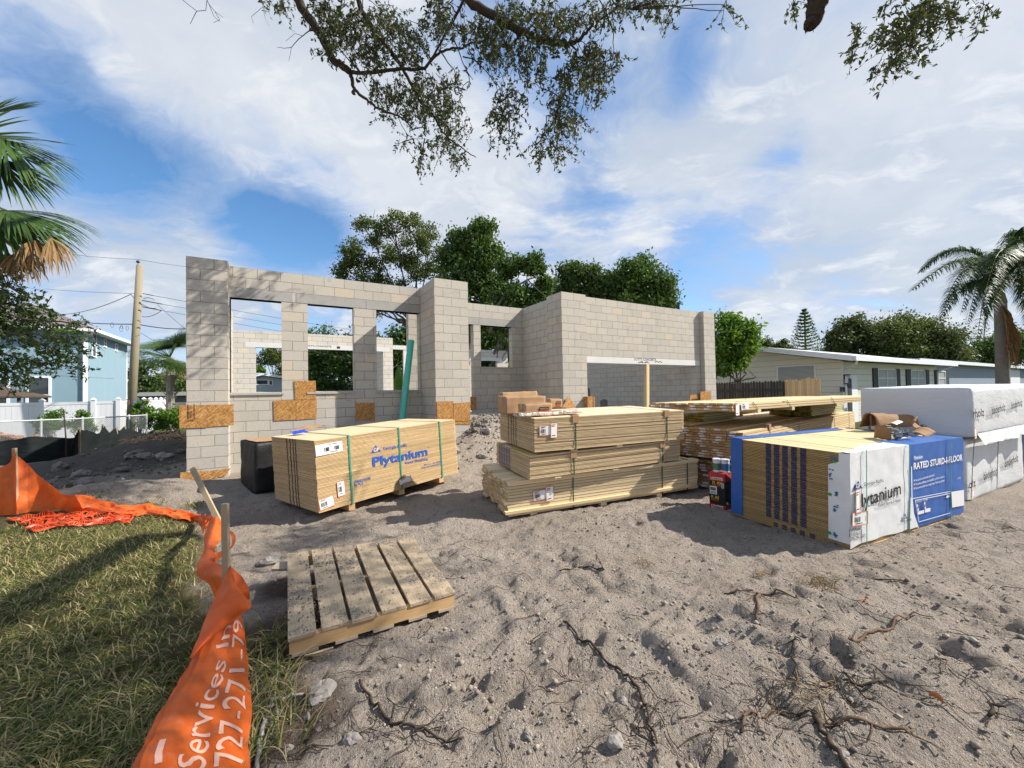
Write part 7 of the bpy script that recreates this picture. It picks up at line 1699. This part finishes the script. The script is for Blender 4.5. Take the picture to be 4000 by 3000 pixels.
for a, b, c, d in ((1275, 1304, 1417, 1441), (1480, 1507, 1596, 1620), (1657, 1678, 1722, 1742)):
    window(ch, 'y', 0, fx(b)+.06, fx(c)-.06, zb_-.1, zt_-.08, BLND, .05, -1, (2 if a < 1600 else 1, 2))
    MB().box(fx(a), -.05, zb_-.15, fx(b), -.002, zt_).build('shutter', SHUT, ch); MB().box(fx(c), -.05, zb_-.15, fx(d), -.002, zt_).build('shutter', SHUT, ch)
dr = MB().box(fx(1118), -.03, -.1, fx(1176), -.002, PY(zR(1140, 500), Yf).z).build('door', WHT, ch); MB().box(fx(1112), -.06, -.1, fx(1136), -.032, PY(zR(1120, 505), Yf).z-.1).build('door_leaf', SHUT, dr)
lx, lz_ = fx(1096), PY(zR(1096, 530), Yf).z
lp = MB().box(lx-.02, -.06, lz_+.05, lx+.02, -.002, lz_+.24).box(lx-.10, -.22, lz_+.20, lx+.10, -.03, lz_+.24).box(lx-.09, -.21, lz_-.16, lx+.09, -.04, lz_-.13)
for sx in (-.085, .07):
    for sy in (-.205, -.055): lp.box(lx+sx, sy, lz_-.13, lx+sx+.015, sy+.015, lz_+.2)
lp = lp.build('porch_lamp', SHUT, ch); MB().box(lx-.05, -.17, lz_-.12, lx+.05, -.08, lz_+.14).build('lamp_glass', PAPER, lp)
mb = MB(); z_ = PY(zR(1090, 586), Yf).z; mb.box(fx(1072), -.03, z_-.12, fx(1110), -.002, z_+.1, 0); mb.build('number_plaque', [SHUT, PAPER], ch)
# big shuttered window on the left end
ya, yb_ = PX(zR(920, 500), Xw).y-o.y, PX(zR(697, 500), Xw).y-o.y; za, zb2 = PX(zR(800, 445), Xw).z, PX(zR(800, 540), Xw).z
w = window(ch, 'x', 0, ya, yb_, min(zb2, za)-.2, max(za, zb2), BLND, .06, -1, (1, 1))
# blue grey house at the far right
g0 = PD((1990, 775), 25); Yg = g0.y; gh = T('grey_house', 'blue grey sided house with a white eave behind the queen palm', 'house', (g0.x, Yg, 0)); L_ = PY((2400, 790), Yg).x-g0.x
MB().box(.2, .5, -.2, L_, 8, g0.z-.1).build('wall', GREYS, gh); MB().hexa([(-.4, 0, g0.z-.12), (L_, 0, g0.z-.12), (L_, 5, g0.z+.5), (-.4, 5, g0.z+.5), (-.4, 0, g0.z), (L_, 0, g0.z), (L_, 5, g0.z+.62), (-.4, 5, g0.z+.62)]).build('roof', ROOFW, gh); MB().box(-.42, -.06, g0.z-.22, L_, -.002, g0.z+.02).build('fascia', WHT, gh)
a, b = PY(zR(2160, 520), Yg).x-g0.x, PY(zR(2230, 520), Yg).x-g0.x; MB().box(a, .44, -.2, b, .498, g0.z-.3).build('garage_door', WHT, gh)
# picket fence between garage and cream house
pa, pb_ = PD((1546, 827), 15.2), PD((1772, 819.5), 13.0); nP = 36; pf = T('picket_fence', 'dog eared wooden picket fence, mostly blackened with a newer pale stretch at its right', 'fence', (pa.x, pa.y, 0)); o = Vector((pa.x, pa.y, 0)); e = (pb_-pa); e.z = 0; Lp = e.length; e.normalize(); nrm = Vector((e.y, -e.x, 0))
mo, mn = MB(), MB()
for i in range(nP):
    c = e*Lp*((i+.5)/nP); top = lerp(pa.z, pb_.z, i/nP)+rnd.gauss(0, .015); new = (i/nP > .69); mb = mn if new else mo; w = Lp/nP*.46; off = nrm*(.0 if i % 2 else .008)
    if new: top += .06 if i/nP > .84 else .03
    P2 = [c-e*w+off, c+e*w+off]; B = [P2[0]-nrm*.01, P2[1]-nrm*.01, P2[1]+nrm*.01, P2[0]+nrm*.01]
    mb.hexa([q+Vector((0, 0, -.1)) for q in B]+[q+Vector((0, 0, top-.05)) for q in B])
    B2 = [c-e*w*.5+off-nrm*.01, c+e*w*.5+off-nrm*.01, c+e*w*.5+off+nrm*.01, c-e*w*.5+off+nrm*.01]; mb.hexa([q+Vector((0, 0, top-.0499)) for q in B]+[q+Vector((0, 0, top)) for q in B2])
for z in (.5, 1.5): mo.obox(e*Lp*.345-nrm*.04*-1+Vector((0, 0, z)), e*Lp*.345, nrm*.015, Vector((0, 0, .04)))
tag(mo.build('picket_panel', OLDFENCE, pf), 'blackened weathered pickets'); tag(mn.build('picket_panel', NEWFENCE, pf), 'new pale pickets')
# blue two storey house on the left
c0_ = PD((187, 712), 25); bh = T('blue_house', 'two storey pale blue stucco house with white trim at the left', 'house', (c0_.x, c0_.y, 0)); ze = c0_.z; yl = PX((274, 746), c0_.x).y-c0_.y
MB().box(-14, 0, -.5, 0, yl, ze-.05).build('wall', STUC, bh)
rfm = MB(); rfm.face([(-14.5, -.5, ze), (.5, -.5, ze), (-3.6, yl/2, ze+2.0), (-10, yl/2, ze+2.0)]); rfm.face([(.5, -.5, ze), (.5, yl+.5, ze), (-3.6, yl/2, ze+2.0)]); rfm.face([(.5, yl+.5, ze), (-14.5, yl+.5, ze), (-10, yl/2, ze+2.0), (-3.6, yl/2, ze+2.0)]); rfm.build('roof', ROOFG, bh)
MB().box(-14.5, -.60, ze-.17, .60, -.50, ze+.02).box(.50, -.498, ze-.17, .60, yl+.5, ze+.02).box(-14.4, -.498, ze-.16, .498, -.001, ze-.13).box(.001, -.0, ze-.16, .498, yl+.5, ze-.13).build('gutter', WHT, bh)
mb = MB(); mb.box(-.12, -.03, -.5, .0, -.001, ze-.18); mb.box(.001, -.03, -.5, .03, .12, ze-.18); mb.tube([(.50, -.52, ze-.17), (.3, -.35, ze-.35), (-.1, -.1, ze-.5), (-.1, -.1, -.3)], .06, 6); mb.box(.001, yl-.12, -.5, .03, yl, ze-.18); mb.build('downspout', WHT, bh)
fy = lambda x, y: PX(zA(x, y), c0_.x)
for x0_, x1_, y0_, y1_ in ((793, 828, 892, 1095), (895, 915, 938, 1010), (992, 1010, 980, 1045)):
    a, b = fy(x0_, y0_), fy(x1_, y0_); zt_ = fy((x0_+x1_)/2, y0_).z; zb_ = fy((x0_+x1_)/2, y1_).z; window(bh, 'x', 0, a.y-c0_.y+.06, b.y-c0_.y-.06, zb_+.06, zt_-.06, GLS, .07, 1, (1, 2))
a, b = PY(zA(250, 1275), c0_.y), PY(zA(420, 1480), c0_.y); window(bh, 'y', 0, a.x-c0_.x, b.x-c0_.x, b.z-.6, a.z, GLS, .12, -1, (1, 2))
a, b = PY(zA(-40, 1290), c0_.y), PY(zA(60, 1290), c0_.y); window(bh, 'y', 0, a.x-c0_.x, b.x-c0_.x, -.3, a.z, GLS, .12, -1, (1, 1))
# gazebo roof at the left edge
g0 = PD(zA(190, 1432), 20); gz = T('gazebo', 'brown hip roofed garden gazebo at the left edge behind the white fence', 'gazebo', (g0.x-2, g0.y+1.5, 0)); z_ = g0.z
mb = MB(); ap = (0, 0, z_+.75)
for P2 in (((-2, -1.5), (2, -1.5)), ((2, -1.5), (2, 1.5)), ((2, 1.5), (-2, 1.5)), ((-2, 1.5), (-2, -1.5))): mb.face([(*P2[0], z_), (*P2[1], z_), ap]); mb.face([(*P2[1], z_-.08), (*P2[0], z_-.08), (*P2[0], z_), (*P2[1], z_)])
mb.build('roof', plain('brown_canopy', (.085, .06, .045), .8), gz)
for sx in (-1.8, 1.75):
    for sy in (-1.3, 1.3): MB().box(sx, sy, -.3, sx+.1, sy+.1, z_-.081).build('post', plain('gazebo_post', (.12, .07, .045), .7), gz)
# grey house behind, seen through the openings
g0 = PD(zI(455, 576), 38); gr = T('rear_house', 'grey sided house with a low white edged gable roof, seen through the front windows', 'house', (g0.x, g0.y, 0)); zp = g0.z
a = PY(zI(385, 600), g0.y); b = PY(zI(1440, 722), g0.y); sl = (zp-b.z)/(b.x-g0.x)
xl, xr = a.x-g0.x-2.5, b.x-g0.x+3; f_ = lambda x: zp-sl*abs(x)*(1.0 if x > 0 else 1.6)
mb = MB(); mb.face([(xl+.5, 0, -.5), (xr-.5, 0, -.5), (xr-.5, 0, f_(xr-.5)-.25), (0, 0, zp-.25), (xl+.5, 0, f_(xl+.5)-.25)]); mb.box(xl+.5, .01, -.5, xr-.5, 8, f_(xl+.5)-.4); mb.build('wall', GREYR, gr)
mb = MB()
for x0_, x1_ in ((xl, 0), (0, xr)): mb.hexa([(x0_, -.5, f_(x0_)-.2), (x1_, -.5, f_(x1_)-.2), (x1_, 8.5, f_(x1_)-.2), (x0_, 8.5, f_(x0_)-.2), (x0_, -.5, f_(x0_)), (x1_, -.5, f_(x1_)), (x1_, 8.5, f_(x1_)), (x0_, 8.5, f_(x0_))])
mb.build('roof', WHT, gr)
a, b = PY(zI(398, 652), g0.y), PY(zI(512, 692), g0.y); window(gr, 'y', 0, a.x-g0.x, b.x-g0.x, b.z, a.z, GLS, .08, -1, (1, 1)); a, b = PY(zI(534, 655), g0.y), PY(zI(560, 698), g0.y); window(gr, 'y', 0, a.x-g0.x, b.x-g0.x, b.z, a.z, GLS, .08, -1, (1, 1))
# dark roof slab far behind the white fence
g0 = PD(zF(1500, 100), 40); MBq = MB().box(0, 0, -.5, 7, 4, g0.z-.3).hexa([(-.4, -.4, g0.z-.3), (7.4, -.4, g0.z-.3), (7.4, 4.4, g0.z-.3), (-.4, 4.4, g0.z-.3), (-.2, 1, g0.z+.1), (7.2, 1, g0.z+.1), (7.2, 3, g0.z+.1), (-.2, 3, g0.z+.1)]); q = MBq.build('garden_shed', plain('dim_shed_paint', (.16, .16, .15), .8)); q.location = (g0.x, g0.y, 0); tag(q, 'low grey shed in the shade beyond the white fence posts', 'shed')

# ------------------------------------------------------------------ utility pole with its lines
pz = PD((302, 573), 17); pb0 = PD((283, 905), 17.2); up_ = T('utility_pole', 'leaning wooden utility pole with wires rising behind the white fence', 'pole', (pb0.x, pb0.y, 0)); o = up_.location
POLE = N('treated_pole_wood'); pw = POLE.pos(); nn = POLE.noise(POLE.map(pw, (14, 14, .6)), 1.0, 5, .6); POLE.P(col=POLE.mix(nn, (.20, .17, .115), (.33, .285, .195)), rough=.85, spec=.2, normal=POLE.bump(nn, .4, .01)); POLE = POLE.m
b_ = Vector((0, 0, pb0.z)); t_ = pz-o; dn = (b_-t_).normalized()
MB().tube([b_+dn*1.0, b_.lerp(t_, .5), t_], [.158, .142, .115], 16).build('shaft', POLE, up_, smooth=True)
pt = lambda f: t_.lerp(b_, f)
mb = MB(); mb.tube([pt(0)+Vector((-.06, 0, -.1)), pt(0)+Vector((-.06, 0, .14))], .015, 6); mb.tube([pt(0)+Vector((-.06, 0, .10)), pt(0)+Vector((-.06, 0, .14)), pt(0)+Vector((-.06, 0, .20))], [.05, .07, .03], 10); mb.build('insulator', SHUT, up_)
mb = MB(); mb.tube([pt(.885), pt(.895)], .158, 16, caps=False); mb.build('blue_tape', BLUE, up_); mb = MB(); q = pt(.89); mb.obox(q-Vector(fw)*.16, ri*.03, fw*.005, Vector((0, 0, .10))); mb.build('orange_marker', plain('orange_marker_paint', (.6, .2, .02), .6), up_)
WIRE = plain('black_cable', (.015, .016, .018), .5, .4)
def wire(a, b, sag, r, n=16):
    P = [a.lerp(b, i/n)+Vector((0, 0, -sag*4*(i/n)*(1-i/n))) for i in range(n+1)]; return MB().tube(P, r, 5).build('wire', WIRE, up_, smooth=True)
def A_(x, y, d): return PD(zA(x, y), d)-o
wire(A_(500, 190, 22), A_(1187, 250, 17), .06, .008); wire(A_(1187, 250, 17), A_(1600, 312, 21), .02, .008); wire(A_(1600, 312, 21), PD((1050, 690), 60)-o, .2, .010)
wire(A_(380, 505, 22), A_(1180, 545, 17), .04, .008); wire(A_(1235, 545, 17), A_(1320, 562, 17.4), 0, .018); wire(A_(1320, 562, 17.4), PD((1000, 735), 60)-o, .5, .010)
wire(A_(1130, 552, 17), A_(390, 718, 25), .35, .014); wire(A_(1230, 605, 17), A_(1400, 637, 17.6), 0, .022); wire(A_(1400, 637, 17.6), PD((1000, 755), 60)-o, .3, .009); wire(A_(1230, 660, 17), A_(1395, 692, 17.6), 0, .022); wire(A_(1395, 692, 17.6), PD((1000, 770), 60)-o, .3, .009)
wire(A_(700, 795, 22), A_(1170, 810, 17), .03, .022); wire(A_(1215, 815, 17), A_(1600, 850, 19), .06, .020); wire(A_(1600, 850, 19), PD((1000, 800), 60)-o, .4, .016)
wire(A_(1360, 640, 17.2), A_(1600, 850, 18), .02, .008); wire(A_(1130, 552, 17), A_(1350, 672, 17.3), .18, .012); wire(A_(1225, 745, 17), A_(1395, 692, 17.5), .10, .012); wire(A_(1240, 590, 17), A_(1335, 600, 17.2), -.06, .012)
wire(A_(1215, 885, 17), A_(1330, 955, 19), .0, .008)
wire(A_(0, 1212, 20), A_(985, 1280, 24.4), .05, .008)
mb = MB()
for x, y, r in ((968, 818, 14), (1048, 850, 16), (1050, 835, 10), (1100, 845, 12), (1150, 820, 10)):
    c = A_(x, y, 17.6); mb.tube([c+ri*(math.cos(t)*r*17.6/855/4)+up*(math.sin(t)*r*1.5*17.6/855/4) for t in np.linspace(0, 6.28, 14)], .007, 4, caps=False)
mb.build('slack_coil', WIRE, up_)
# vent pipe stack standing behind the garage wall
q = PD(zC(1752, 290), 22); vp = MB().tube([(0, 0, -q.z), (0, 0, .15), (0, 0, .30)], [.07, .07, .07], 8).tube([(0, 0, .32), (0, 0, .4)], [.12, .05], 8).build('vent_pipe', SHUT); vp.location = (q.x, q.y, q.z); tag(vp, 'small dark vent pipe rising beyond the garage wall top', 'vent')
